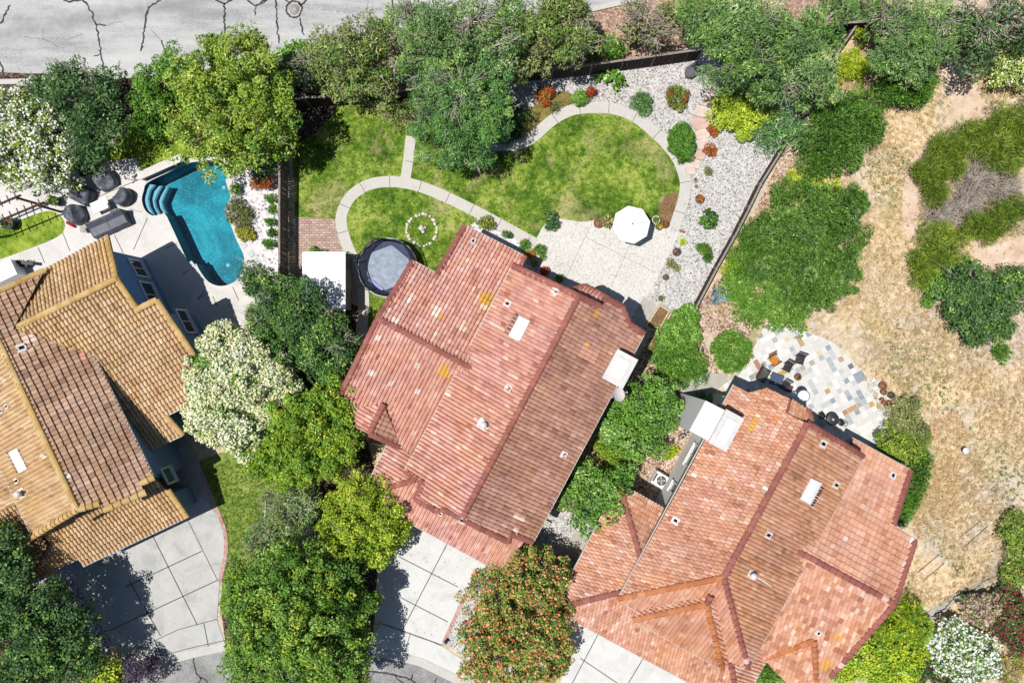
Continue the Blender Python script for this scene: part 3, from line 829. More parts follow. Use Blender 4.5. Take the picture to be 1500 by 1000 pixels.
def skylight(house, F, quad, shade=None):
    pts = [F.at(*q) for q in quad]
    c = sum(pts, Vector()) / 4
    mb = MB()
    lo = [p - F.n * 0.05 for p in pts]; hi = [p + F.n * 0.16 for p in pts]
    hi2 = [c + (p - c) * 0.86 + F.n * 0.17 for p in pts]
    xy = area2([(p.x, p.y) for p in pts]) > 0
    def o(f): return f if xy else tuple(reversed(f))
    mb.add(lo + hi, [o((i, (i + 1) % 4, 4 + (i + 1) % 4, 4 + i)) for i in range(4)], 0)
    mb.add(hi + hi2, [o((i, (i + 1) % 4, 4 + (i + 1) % 4, 4 + i)) for i in range(4)], 0)
    s = mb.build('skylight', M['trim'], house)
    d = MB()
    hi3 = [c + (p - c) * 0.5 + F.n * 0.25 for p in pts]
    d.add(hi2 + hi3, [o((i, (i + 1) % 4, 4 + (i + 1) % 4, 4 + i)) for i in range(4)] + [o((4, 5, 6, 7))], 0, .5, True)
    d.build('skylight_dome', M['skylight'], s)
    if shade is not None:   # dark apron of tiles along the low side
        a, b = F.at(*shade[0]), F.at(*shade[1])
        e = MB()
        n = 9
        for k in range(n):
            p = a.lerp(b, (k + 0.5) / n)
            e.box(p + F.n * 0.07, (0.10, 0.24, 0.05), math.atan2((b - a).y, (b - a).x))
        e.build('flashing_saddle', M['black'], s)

def vent(house, F, px, py, kind='pipe', s=1.0):
    p = F.at(px, py)
    ang = math.atan2(F.u.y, F.u.x)
    tilt = Matrix((F.u, F.v, F.n)).transposed()
    mb = MB()
    if kind == 'pipe':
        mb.box(p + F.n * 0.10, (0.46 * s, 0.46 * s, 0.03), 0, 0, tilt=tilt)
        v = mb.build('roof_vent', M['vent_white'], house)
        t = MB(); t.tube([p + F.n * 0.08, p + Vector((0, 0, 0.38 * s))], 0.075 * s, 10)
        t.lathe(p + Vector((0, 0, 0.38 * s)), [(0.05, 0.0), (0.05, 0.012)], 8)
        t.build('vent_pipe', M['vent_white'], v)
        h = MB(); h.lathe(p + Vector((0, 0, 0.385 * s)), [(0.052 * s, 0.0), (0.052 * s, 0.022)], 8)
        h.build('vent_opening', M['dark_pipe'], v)
    elif kind == 'cap':
        mb.box(p + F.n * 0.10, (0.62 * s, 0.7 * s, 0.03), 0, 0, tilt=tilt)
        v = mb.build('roof_vent', M['vent_white'], house)
        t = MB(); t.lathe(p, [(0.12, 0.05), (0.12, 0.45), (0.2, 0.46), (0.2, 0.54), (0.06, 0.6)], 12)
        t.build('vent_cowl', M['vent_white'], v)
    else:   # low dormer vent
        for q in (-1, 1):
            mb.box(p + F.n * 0.12 + F.u * 0.14 * q * s, (0.10 * s, 0.42 * s, 0.10), 0, 0, tilt=tilt)
        mb.box(p + F.n * 0.09, (0.44 * s, 0.46 * s, 0.03), 0, 0, tilt=tilt)
        v = mb.build('roof_vent', M['vent_white'], house)
        t = MB(); t.box(p + F.n * 0.12, (0.16 * s, 0.2 * s, 0.09), 0, 0, tilt=tilt)
        t.build('vent_opening', M['dark_pipe'], v)

def flash_strip(house, F, a, b, w=0.06):
    p, q = F.at(*a), F.at(*b)
    mb = MB(); mb.bar(p + F.n * 0.13, q + F.n * 0.13, w, 0.02)
    mb.build('flashing', M['vent_white'], house)

# ================================================================== middle house (red barrel tiles)
hC = thing('house', W(740, 570, 0), 'two storey house under pink red barrel tiles between the curved lawn and the pale driveway', 'house', 'tiled houses')
E0, RG = 5.0, 6.6
MW = Face([(752, 389), (848, 434), (677, 759), (651, 746), (646, 751), (609, 731), (620, 707), (593, 690)], [(752, 389, E0), (593, 690, E0), (763, 596, RG)])
ME = Face([(848, 434), (880, 449), (890, 438), (911, 449), (922, 475), (943, 488), (780, 793), (748, 781), (744, 793), (678, 760)], [(943, 488, E0), (780, 793, E0), (763, 596, RG)])
WN = Face([(681, 331), (768, 376), (764, 398), (704, 520), (694, 530), (689, 538), (554, 466), (605, 383), (640, 402)], [(681, 331, 3.1), (768, 376, 3.1), (620, 501, 5.2)])
WS = Face([(554, 466), (689, 538), (690, 566), (620, 680), (586, 654), (562, 592), (518, 598), (498, 580)], [(554, 466, 5.2), (689, 538, 5.2), (560, 630, 3.55)])
hg = WS.at(562, 592).z + 0.25
G1 = Face([(562, 592), (587, 655), (541, 635)], [(562, 592, hg), (541, 635, hg), (587, 655, WS.at(587, 655).z)])
G2 = Face([(562, 592), (541, 635), (522, 626), (518, 598)], [(562, 592, hg), (541, 635, hg), (518, 598, WS.at(518, 598).z)])
LW = Face([(568, 651), (586, 654), (620, 680), (618, 704), (605, 704), (532, 724)], [(568, 651, 2.9), (532, 724, 2.9), (605, 704, 3.75)])
FG = Face([(532, 727), (605, 704), (640, 700), (764, 776), (770, 789), (738, 839)], [(592, 761, 2.9), (714, 826, 2.9), (605, 704, 3.75)])
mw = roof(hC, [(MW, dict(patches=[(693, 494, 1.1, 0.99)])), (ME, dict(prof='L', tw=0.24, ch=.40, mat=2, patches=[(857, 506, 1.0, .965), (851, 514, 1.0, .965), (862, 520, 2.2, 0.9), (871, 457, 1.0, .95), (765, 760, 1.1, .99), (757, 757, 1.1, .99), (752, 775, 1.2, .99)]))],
          M['tile_red'], capmat=M['cap_red'], seed=3,
          caps=[[MW.at(848, 434), MW.at(677, 759)], [MW.at(677, 759), MW.at(651, 746), MW.at(646, 751), MW.at(609, 731), MW.at(620, 707), MW.at(593, 690)],
                [ME.at(678, 760), ME.at(744, 793), ME.at(748, 781), ME.at(780, 793)], [MW.at(752, 389), MW.at(848, 434)],
                [ME.at(848, 434), ME.at(880, 449)], [ME.at(890, 438), ME.at(911, 449), ME.at(922, 475), ME.at(943, 488)]],
          gutters=[(MW.at(752, 389), MW.at(690, 506)), (MW.at(667, 553), MW.at(593, 690)), (ME.at(943, 488), ME.at(780, 793))])
BY = Face([(841, 424), (857, 419), (889, 436), (879, 452), (850, 436)], [(857, 419, 4.5), (889, 436, 4.5), (862, 443, 5.0)])
roof(hC, [BY], M['tile_red'], capmat=M['cap_red'], seed=9, caps=[[BY.at(889, 436), BY.at(879, 452)], [BY.at(841, 424), BY.at(857, 419), BY.at(889, 436)]])
roof(hC, [(WN, dict(patches=[(710, 437, 1.0, 0.965), (716, 440, 1.0, .965), (707, 452, 1.1, .985), (640, 459, 1.2, .99), (646, 463, 1, .965), (580, 471, 1.1, .99), (636, 492, 1.1, .99), (679, 481, 1.1, .985)])),
          (WS, dict(patches=[(650, 541, 1.0, 0.965), (656, 545, 1.0, .965), (611, 535, 1.1, .99), (574, 561, 1.1, .99), (547, 547, 1.3, .99)]))], M['tile_red'], capmat=M['cap_red'], seed=4,
     caps=[[WN.at(554, 466), WN.at(691, 539)], [WN.at(554, 466), WN.at(605, 383)], [WN.at(640, 402), WN.at(681, 331)], [WS.at(498, 580), WS.at(554, 466)], [WN.at(768, 376), WN.at(762, 388)]],
     gutters=[(WN.at(681, 331), WN.at(768, 376)), (WN.at(605, 383), WN.at(640, 402))])
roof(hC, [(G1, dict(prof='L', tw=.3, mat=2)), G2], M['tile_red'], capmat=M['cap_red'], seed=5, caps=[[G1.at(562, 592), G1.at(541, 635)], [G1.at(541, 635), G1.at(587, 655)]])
roof(hC, [LW, FG], M['tile_red'], capmat=M['cap_red'], seed=6, caps=[[LW.at(532, 724), LW.at(607, 703)]],
     gutters=[(LW.at(568, 651), LW.at(532, 724)), (FG.at(532, 727), FG.at(738, 839))])
wC, PC = walls(hC, [MW.at(752, 389), ME.at(943, 488), ME.at(780, 793), MW.at(593, 690)], [MW, ME], M['stucco_tan'])
_, PC2 = walls(hC, [WN.at(681, 331), WN.at(768, 376), WS.at(640, 690), WS.at(570, 652), WS.at(518, 620), WS.at(498, 580), WN.at(605, 383), WN.at(640, 402)], [WN, WS, G1, G2], M['stucco_tan'])
walls(hC, [FG.at(770, 789), FG.at(738, 839), FG.at(532, 727), LW.at(568, 651), LW.at(620, 680), FG.at(640, 712)], [LW, FG], M['stucco_tan'], eave=2.9)
skylight(hC, MW, [(761.5, 463), (777.5, 470.5), (762, 501), (746, 493)], [(759, 459), (741, 490)])
vent(hC, MW, 813, 428); vent(hC, MW, 744, 445, 'low'); vent(hC, MW, 745, 569, s=0.9); vent(hC, MW, 709, 621, 'cap'); flash_strip(hC, MW, (696, 612), (707, 620), 0.12)
vent(hC, ME, 825, 665, s=0.9); vent(hC, ME, 677, 761, 'low', 0.9); vent(hC, WN, 693, 354, 'low', 0.8); vent(hC, MW, 646, 752, 'low', 0.6)
# chimney on the right eave
def chimney(house, base, size, rz, z0, z1, mat):
    mb = MB(); mb.box((base[0], base[1], (z0 + z1) / 2), (size[0], size[1], z1 - z0), rz)
    c = mb.build('chimney', mat, house)
    k = MB(); k.box((base[0], base[1], z1 + 0.05), (size[0] + 0.14, size[1] + 0.14, 0.12), rz)
    k.box((base[0], base[1], z1 + 0.13), (size[0] * 0.72, size[1] * 0.62, 0.06), rz)
    k.build('chimney_cap', M['stucco_grey'], c)
    f = MB()
    f.box((base[0], base[1], z1 + .175), (size[0] * .66, size[1] * .56, .03), rz)
    f.build('flue_cover', M['stucco_white'], c)
    return c
angC = math.atan2(*(ME.at(943, 488) - ME.at(780, 793)).yx)
cc = W(908, 540, 6.3)
chimney(hC, cc, (1.75, 1.2), angC, 0, 6.3, M['stucco_white'])

# ================================================================== right house (rust tiles)
hR = thing('house', W(1100, 790, 0), 'house under orange rust tiles with a white chimney beside the coloured flagstone patio', 'house', 'tiled houses')
RE, RR = 5.0, 6.7
RW = Face([(1075, 564), (1097, 575), (1123, 568), (1157, 584), (1150, 604), (1182, 620), (1060, 845), (906, 876), (1003, 700)], [(1072, 568, RE), (906, 876, RE), (1120, 734, RR)])
REa = Face([(1182, 620), (1264, 668), (1096, 978), (1060, 845)], [(1262, 672, RE), (1096, 978, RE), (1120, 734, RR)])
RF = Face([(1060, 845), (1096, 978), (1066, 966), (1042, 872), (932, 893), (906, 876)], [(906, 876, RE), (1096, 978, RE), (1060, 845, RW.at(1060, 845).z)])
za = RF.at(1042, 872).z
PF = Face([(1035, 884), (928, 907), (1058, 979)], [(928, 907, RE - .02), (1058, 979, RE - .02), (1035, 884, za)])
PL = Face([(1042, 872), (1035, 884), (928, 907), (932, 893)], [(1042, 872, za), (1035, 884, za), (928, 907, RE - .02)])
PR = Face([(1042, 872), (1066, 966), (1058, 979), (1035, 884)], [(1042, 872, za), (1035, 884, za), (1058, 979, RE - .02)])
DM = Face([(1159, 586), (1184, 602), (1188, 618), (1182, 620), (1150, 604)], [(1159, 586, 5.4), (1184, 602, 5.4), (1166, 611, 6.1)])
GN = Face([(907, 708), (974, 746), (960, 790), (938, 815)], [(907, 708, 2.9), (974, 746, 2.9), (938, 815, 4.2)])
GW = Face([(907, 708), (938, 815), (930, 868), (910, 866), (812, 890)], [(907, 708, 2.9), (812, 890, 2.9), (938, 815, 4.2)])
GF = Face([(812, 892), (910, 866), (960, 880), (1076, 950), (1070, 968), (1082, 1037)], [(834, 904, 2.9), (978, 982, 2.9), (910, 866, GW.at(910, 866).z)])
GE = Face([(1070, 968), (1082, 1037), (1122, 964), (1112, 940), (1080, 950)], [(1082, 1037, 2.9), (1119, 966, 2.9), (1070, 968, GF.at(1070, 968).z)])
rk = dict(prof='L', tw=0.225, ch=0.31, stagger=False)
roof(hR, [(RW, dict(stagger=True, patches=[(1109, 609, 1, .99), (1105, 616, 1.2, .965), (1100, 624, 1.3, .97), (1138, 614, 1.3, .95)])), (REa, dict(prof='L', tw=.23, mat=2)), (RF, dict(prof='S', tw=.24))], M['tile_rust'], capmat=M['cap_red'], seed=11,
     caps=[[RW.at(1182, 620), RW.at(1060, 845)], ([RF.at(906, 876), RF.at(1060, 845)], M['cap_orange']), [RF.at(1060, 845), RF.at(1096, 978)], [REa.at(1182, 620), REa.at(1264, 668)]],
     gutters=[(RW.at(1075, 564), RW.at(906, 876)), (REa.at(1264, 668), REa.at(1096, 978)), (RF.at(906, 876), RF.at(932, 893))], **rk)
roof(hR, [(PF, dict(prof='S', tw=.24)), (PL, dict(prof='S', tw=.24)), (PR, dict(prof='S', tw=.24))], M['tile_rust'], capmat=M['cap_orange'], seed=12,
     caps=[([PF.at(1042, 872), PF.at(1035, 884)], M['cap_red']), [PF.at(928, 907), PF.at(1035, 884)], [PF.at(1035, 884), PF.at(1058, 979)]], gutters=[(PF.at(928, 907), PF.at(1058, 979))], **rk)
roof(hR, [DM], M['tile_rust'], capmat=M['cap_red'], seed=13, caps=[[DM.at(1153, 588), DM.at(1150, 604)], [DM.at(1184, 602), DM.at(1188, 618)]], **rk)
roof(hR, [(GN, dict(prof='S')), (GW, dict(stagger=True)), (GF, dict(stagger=True)), (GE, dict(prof='S'))], M['tile_rust'], capmat=M['cap_red'], seed=14,
     caps=[[GN.at(907, 708), GN.at(938, 815)], [GW.at(812, 891), GW.at(910, 866)], [GF.at(1070, 968), GF.at(1082, 1037)]],
     gutters=[(GN.at(907, 708), GN.at(974, 746)), (GW.at(907, 708), GW.at(812, 890)), (GF.at(812, 892), GF.at(1082, 1037)), (GE.at(1082, 1037), GE.at(1122, 964))], **rk)
QN = Face([(1168, 806), (1310, 883), (1340, 790), (1308, 768), (1333, 689), (1248, 642), (1246, 665), (1190, 780)], [(1248, 642, 3.1), (1333, 689, 3.1), (1240, 845, 5.3)])
QS = Face([(1168, 806), (1310, 883), (1216, 990), (1192, 1040), (1118, 964), (1100, 955), (1165, 833)], [(1168, 806, 5.3), (1310, 883, 5.3), (1180, 975, 3.4)])
zq = QS.at(1193, 930).z
HF = Face([(1192, 937), (1119, 964), (1196, 1008)], [(1119, 964, 3.0), (1196, 1008, 3.0), (1192, 937, zq)])
HL = Face([(1193, 929), (1192, 937), (1119, 964), (1128, 952)], [(1193, 929, zq), (1192, 937, zq), (1119, 964, 3.0)])
HR_ = Face([(1193, 929), (1201, 1000), (1196, 1008), (1192, 937)], [(1193, 929, zq), (1192, 937, zq), (1196, 1008, 3.0)])
roof(hR, [(QN, dict(prof='F', tw=.30, ch=.38, step=.12, sd=.10)), (QS, dict(prof='F', tw=.26, ch=.36, stagger=True, sd=.22, patches=[(1347 - 121, 931, 1.4, .965), (1208, 975, 1.6, .965), (1216, 971, 1.2, .965)]))], M['tile_rust'], capmat=M['cap_red'], seed=15,
     caps=[[QN.at(1168, 806), QN.at(1310, 883)], [QN.at(1310, 883), QN.at(1340, 790)], [QN.at(1308, 768), QN.at(1333, 689)], [QS.at(1310, 883), QS.at(1216, 990)]],
     gutters=[(QN.at(1248, 642), QN.at(1333, 689)), (QN.at(1308, 768), QN.at(1340, 790))])
roof(hR, [(HF, dict(prof='F')), (HL, dict(prof='F')), (HR_, dict(prof='F'))], M['tile_rust'], capmat=M['cap_orange'], seed=16, tw=.3, stagger=True,
     caps=[[HF.at(1119, 964), HF.at(1192, 937)], [HF.at(1192, 937), HF.at(1196, 1008)]], gutters=[(HF.at(1119, 964), HF.at(1196, 1008))])
_, PR1 = walls(hR, [RW.at(1075, 564), RW.at(1097, 575), RW.at(1123, 568), REa.at(1264, 668), REa.at(1096, 978), RW.at(906, 876)], [RW, REa, RF], M['stucco_white'], ov=0.62)
walls(hR, [GN.at(907, 708), GN.at(974, 746), GF.at(1060, 920), GE.at(1122, 964), GF.at(1082, 1037), GF.at(812, 892)], [GN, GW, GF, GE], M['stucco_white'], eave=2.9)
walls(hR, [QN.at(1248, 642), QN.at(1333, 689), QN.at(1308, 768), QN.at(1340, 790), QN.at(1310, 883), QS.at(1216, 990), QS.at(1192, 1030), QS.at(1118, 964), QS.at(1165, 833)], [QN, QS, HF], M['stucco_white'], eave=3.1)
window(hR, PR1, 1016, 668, 1.3, 1.3); window(hR, PR1, 989, 716, 0.5, 1.6, bars=0); window(hR, PR1, 1051, 606, 1.2, 1.2)
skylight(hR, REa, [(1186, 699), (1201.5, 706), (1184.5, 738), (1169.5, 729.5)], [(1206, 708), (1187, 740)])
vent(hR, REa, 1204, 649, 'low', 1.1); vent(hR, REa, 1223, 709, 'low'); vent(hR, REa, 1124, 782, 'low'); vent(hR, REa, 1100, 840, 'cap', .8); flash_strip(hR, REa, (1103, 841), (1128, 857), 0.07)
vent(hR, QN, 1306, 696, 'low'); vent(hR, RW, 990, 762, 'low'); vent(hR, QS, 1198, 925, 'low', .8)
angR = math.atan2(*(RW.at(1075, 564) - RW.at(906, 876)).yx)
cr = W(1063, 630, 6.9)
chimney(hR, cr, (2.0, 1.0), angR, 0, 6.9, M['stucco_white'])
mb = MB()
ca = W(1063, 630, 6.9); dx_ = Vector((math.cos(angR), math.sin(angR), 0)); dy_ = Vector((-dx_.y, dx_.x, 0))
if dy_.x > 0: dy_ = -dy_
base_ = Vector((cr.x, cr.y, 0)) + dy_ * 0.503
vs_ = []
for s_ in (-0.99, 0.99):
    for (o_, z_) in ((0, -.05), (1.05, -.05), (1.05, 6.05), (0, 6.72)): vs_.append(base_ + dx_ * s_ + dy_ * o_ + Vector((0, 0, z_)))
mb.add(vs_, [(0, 1, 2, 3), (7, 6, 5, 4), (1, 5, 6, 2), (2, 6, 7, 3), (0, 4, 5, 1), (3, 7, 4, 0)])
mb.build('sunlit_wall_wedge', M['stucco_white'], hR)  # added wedge, sloped to catch sun so the chimney's upright side looks bright white

# ================================================================== left house (tan tiles)
hL = thing('house', W(110, 600, 0), 'blue grey walled house under tan yellow tiles beside the swimming pool', 'house', 'tiled houses')
LE, LR = 4.9, 6.5
LEa = Face([(-29, 439), (66, 396), (20, 482), (50, 491), (110, 510), (136, 518), (225, 699), (206, 708), (213, 721), (152, 747), (145, 737), (114, 746)], [(136, 518, LE), (225, 699, LE), (40, 590, LR)])
LWe = Face([(-29, 439), (114, 746), (49, 785), (-94, 478)], [(49, 785, LE), (-94, 478, LE), (40, 590, LR)])
NN = Face([(66, 396), (157, 347), (171, 408), (20, 482)], [(66, 396, 4.5), (157, 347, 4.5), (100, 443, 6.0)])
NS = Face([(20, 482), (171, 408), (202, 453), (230, 439), (284, 519), (290, 586), (243, 608), (268, 636), (219, 659), (150, 620), (110, 540), (136, 519)], [(171, 408, 6.0), (20, 482, 6.0), (243, 647, 2.9)])
LG = Face([(247, 717), (274, 756), (122, 828), (114, 817), (48, 849), (-60, 900), (-120, 800), (20, 740), (110, 720), (200, 680)], [(274, 756, 2.8), (122, 828, 2.8), (170, 728, 3.9)])
LX = Face([(-110, 520), (10, 675), (70, 800), (40, 850), (-40, 880), (-160, 700)], [(10, 690, 3.9), (55, 785, 3.9), (-80, 780, 2.8)])
LP = Face([(145, 738), (153, 748), (119, 768), (110, 758)], [(119, 768, 4.5), (153, 748, 4.5), (128, 746, 4.7)])
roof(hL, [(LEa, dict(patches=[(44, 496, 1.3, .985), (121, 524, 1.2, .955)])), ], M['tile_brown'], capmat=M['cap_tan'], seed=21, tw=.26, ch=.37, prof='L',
     caps=[[LEa.at(-29, 439), LEa.at(114, 746)], [LEa.at(225, 699), LEa.at(206, 708)], [LEa.at(213, 721), LEa.at(152, 747)], [LEa.at(145, 737), LEa.at(114, 746)], [LEa.at(-29, 439), LEa.at(66, 396)]],
     gutters=[(LEa.at(136, 519), LEa.at(225, 699))])
roof(hL, [(LWe, {}), (NN, {}), (NS, {})], M['tile_tan'], capmat=M['cap_tan'], seed=22, tw=.25, ch=.37, prof='S',
     caps=[[LWe.at(114, 746), LWe.at(49, 785)], [NN.at(20, 482), NN.at(171, 408)], [NN.at(171, 408), NN.at(157, 347)], [NS.at(171, 408), NS.at(202, 453), NS.at(230, 439), NS.at(284, 519)], [NS.at(243, 608), NS.at(268, 636)]],
     gutters=[(LWe.at(49, 785), LWe.at(-94, 478)), (NN.at(66, 396), NN.at(157, 347)), (NS.at(290, 586), NS.at(243, 608)), (NS.at(268, 636), NS.at(219, 659))])
roof(hL, [(LG, {}), (LP, {}), (LX, {})], M['tile_tan'], capmat=M['cap_tan'], seed=23, tw=.25, ch=.37, prof='S', caps=[[LG.at(274, 756), LG.at(247, 717)]],
     gutters=[(LG.at(274, 756), LG.at(122, 828)), (LG.at(114, 817), LG.at(48, 849))])
_, PL1 = walls(hL, [LEa.at(66, 396), LEa.at(136, 519), LEa.at(225, 699), LEa.at(213, 721), LWe.at(49, 785), LWe.at(-94, 478), LWe.at(-29, 439)], [LEa, LWe], M['stucco_blue'])
_, PL2 = walls(hL, [NN.at(66, 396), NN.at(157, 347), NN.at(171, 408), NS.at(202, 453), NS.at(230, 439), NS.at(284, 519), NS.at(290, 586), NS.at(243, 608), NS.at(268, 636), NS.at(219, 659), NS.at(130, 560)], [NN, NS], M['stucco_blue'], ov=0.55)
walls(hL, [LG.at(247, 717), LG.at(274, 756), LG.at(122, 828), LG.at(114, 817), LG.at(48, 849), LG.at(-60, 900), LG.at(-120, 800), LG.at(110, 725)], [LG], M['stucco_blue'], eave=2.8)
window(hL, PL2, 202, 393.5, 1.1, 1.35); window(hL, PL2, 220, 432, 1.6, 1.4); window(hL, PL2, 271, 471, 1.5, 1.2); window(hL, PL1, 246, 696, 0.9, 1.0, 'green_glass', bars=0)
skylight(hL, LWe, [(16, 661), (28.5, 655.5), (43.5, 685), (31.5, 692)], [(13, 660), (29, 691)])
vent(hL, LEa, 32, 510, 'low', 1.1); vent(hL, LWe, 13, 594, 'low', .7); vent(hL, LWe, 4, 601, 'low', .7); vent(hL, LWe, 27, 703, 'low', .8); vent(hL, LWe, 34, 721, 'cap', .9)
vent(hL, LEa, 136, 517, 'low', 0.9)
# ------------------------------------------------------------------ foliage
def L_(r, g, b, k=1.25): return (min(.8, lin(r) * k), min(.8, lin(g) * k), min(.8, lin(b) * k), 1)
LM = {
 'grey':   m_leaf('leaf_greygreen', [(0.0, L_(56, 80, 46)), (0.35, L_(88, 118, 68)), (0.7, L_(122, 150, 92)), (1.0, L_(166, 184, 130))]),
 'blue':   m_leaf('leaf_bluegreen', [(0.0, L_(48, 82, 40)), (0.4, L_(78, 120, 62)), (0.75, L_(112, 150, 86)), (1.0, L_(156, 184, 124))]),
 'mid':    m_leaf('leaf_mid', [(0.0, L_(44, 76, 30)), (0.35, L_(78, 116, 44)), (0.7, L_(112, 148, 62)), (1.0, L_(156, 180, 96))]),
 'dark':   m_leaf('leaf_dark', [(0.0, L_(34, 58, 34)), (0.4, L_(60, 90, 50)), (0.75, L_(90, 122, 68)), (1.0, L_(124, 150, 92))]),
 'bright': m_leaf('leaf_bright', [(0.0, L_(52, 90, 30)), (0.35, L_(86, 128, 44)), (0.7, L_(116, 156, 62)), (1.0, L_(164, 194, 110))]),
 'lime':   m_leaf('leaf_lime', [(0.0, L_(90, 112, 20)), (0.35, L_(140, 162, 36)), (0.7, L_(178, 194, 54)), (1.0, L_(212, 216, 96))]),
 'yellow': m_leaf('leaf_yellowgreen', [(0.0, L_(70, 94, 26)), (0.3, L_(108, 134, 40)), (0.65, L_(144, 166, 62)), (1.0, L_(190, 196, 100))]),
 'golden': m_leaf('leaf_golden', [(0.0, L_(66, 96, 22)), (0.35, L_(106, 136, 32)), (0.7, L_(142, 162, 48)), (1.0, L_(184, 188, 78))]),
 'olive':  m_leaf('leaf_olive', [(0.0, L_(70, 78, 44)), (0.4, L_(112, 120, 70)), (0.75, L_(144, 150, 94)), (1.0, L_(180, 180, 128))]),
 'juniper': m_leaf('leaf_juniper', [(0.0, L_(62, 82, 26)), (0.4, L_(98, 122, 38)), (0.75, L_(132, 150, 54)), (1.0, L_(168, 178, 86))]),
 'dry':    m_leaf('leaf_dead', [(0.0, L_(112, 104, 102)), (0.5, L_(160, 150, 146)), (1.0, L_(204, 196, 190))], 0.1),
 'rust':   m_leaf('leaf_rust', [(0.0, L_(110, 58, 32)), (0.5, L_(172, 98, 50)), (1.0, L_(208, 150, 92))]),
 'purple': m_leaf('leaf_plum', [(0.0, L_(48, 40, 56)), (0.5, L_(78, 66, 84)), (1.0, L_(120, 108, 122))]),
 'blueag': m_leaf('leaf_agave', [(0.0, L_(84, 108, 118)), (0.5, L_(120, 146, 154)), (1.0, L_(160, 180, 186))], 0.1),
 'straw':  m_leaf('straw_blades', [(0.0, A(176, 144, 100)), (0.4, A(226, 196, 146)), (0.75, A(244, 222, 180)), (1.0, A(252, 242, 216))], 0.2, 0.9, 0.1),
 'litter': m_leaf('fallen_leaf', [(0.0, (.10, .06, .035, 1)), (0.6, (.24, .15, .08, 1)), (1.0, (.40, .30, .16, 1))], 0.05, 0.9, 0.1),
 'strawo': m_leaf('straw_orange', [(0.0, (.40, .26, .13, 1)), (0.5, (.66, .47, .26, 1)), (1.0, (.82, .66, .44, 1))], 0.2, 0.9, 0.1),
 'cream':  m_leaf('blossom_cream', [(0.0, (.62, .60, .30, 1)), (0.5, (.80, .78, .52, 1)), (1.0, (.84, .83, .70, 1))], 0.12),
 'white':  m_leaf('blossom_white', [(0.0, (.78, .76, .75, 1)), (1.0, (.86, .85, .84, 1))], 0.12),
 'orange': m_leaf('blossom_orange', [(0.0, (.55, .17, .06, 1)), (0.5, (.72, .28, .12, 1)), (1.0, (.82, .44, .26, 1))], 0.12),
 'red':    m_leaf('blossom_red', [(0.0, A(168, 22, 20)), (0.6, A(222, 44, 34)), (1.0, A(240, 100, 76))], 0.2),
 'crimson': m_leaf('blossom_crimson', [(0.0, A(120, 24, 44)), (0.6, A(178, 46, 72)), (1.0, A(214, 90, 110))], 0.2),
 'pink':   m_leaf('blossom_pink', [(0.0, A(206, 140, 140)), (0.6, A(236, 186, 184)), (1.0, A(248, 220, 216))], 0.2),
 'yflower': m_leaf('blossom_yellow', [(0.0, A(196, 166, 30)), (1.0, A(236, 214, 70))], 0.2),
}
M['bark'] = m_plain('grey_bark', (0.16, 0.12, 0.09, 1), 0.9, 0.1, var=0.35)
M['deadwood'] = m_plain('pale_deadwood', A(196, 184, 172), 0.9, 0.1, var=0.25)
M['darkwood'] = m_plain('dark_twig', (0.09, 0.07, 0.06, 1), 0.9, 0.1, var=0.3)

def unit(a): return a / np.maximum(np.linalg.norm(a, axis=1, keepdims=True), 1e-6)

LB = []
def puffs_of(lobes, pr, rs, k=2.6, jit=0.18, zmin=-0.2):
    out = []; LB.clear()
    for (x, y, z, r, rz) in lobes:
        p = min(pr, r * 0.6)
        n = max(6, int(k * (r / p) ** 2))
        i = np.arange(n) + 0.5
        cz = 1 - (1 - zmin) * i / n
        ph = i * 2.399963 + rs.uniform(0, 6.28)
        sr = np.sqrt(np.maximum(0, 1 - cz * cz))
        d = np.stack([sr * np.cos(ph), sr * np.sin(ph), cz], 1) + rs.normal(0, 0.10, (n, 3))
        f = rs.uniform(1 - jit * 1.6, 1 + jit, (n, 1)) * np.where(rs.random((n, 1)) < 0.10 * (jit > .1), 1.16, 1.0)
        LB.append(np.full(n, rs.random()))
        c = np.array([x, y, z]) + d * f * np.array([max(r - p * 0.75, r * .25), max(r - p * 0.75, r * .25), max(rz - p * 0.6, rz * .3)])
        out.append(np.concatenate([c, (p * rs.uniform(0.5, 1.45, (n, 1)))], 1))
    return np.concatenate(out)

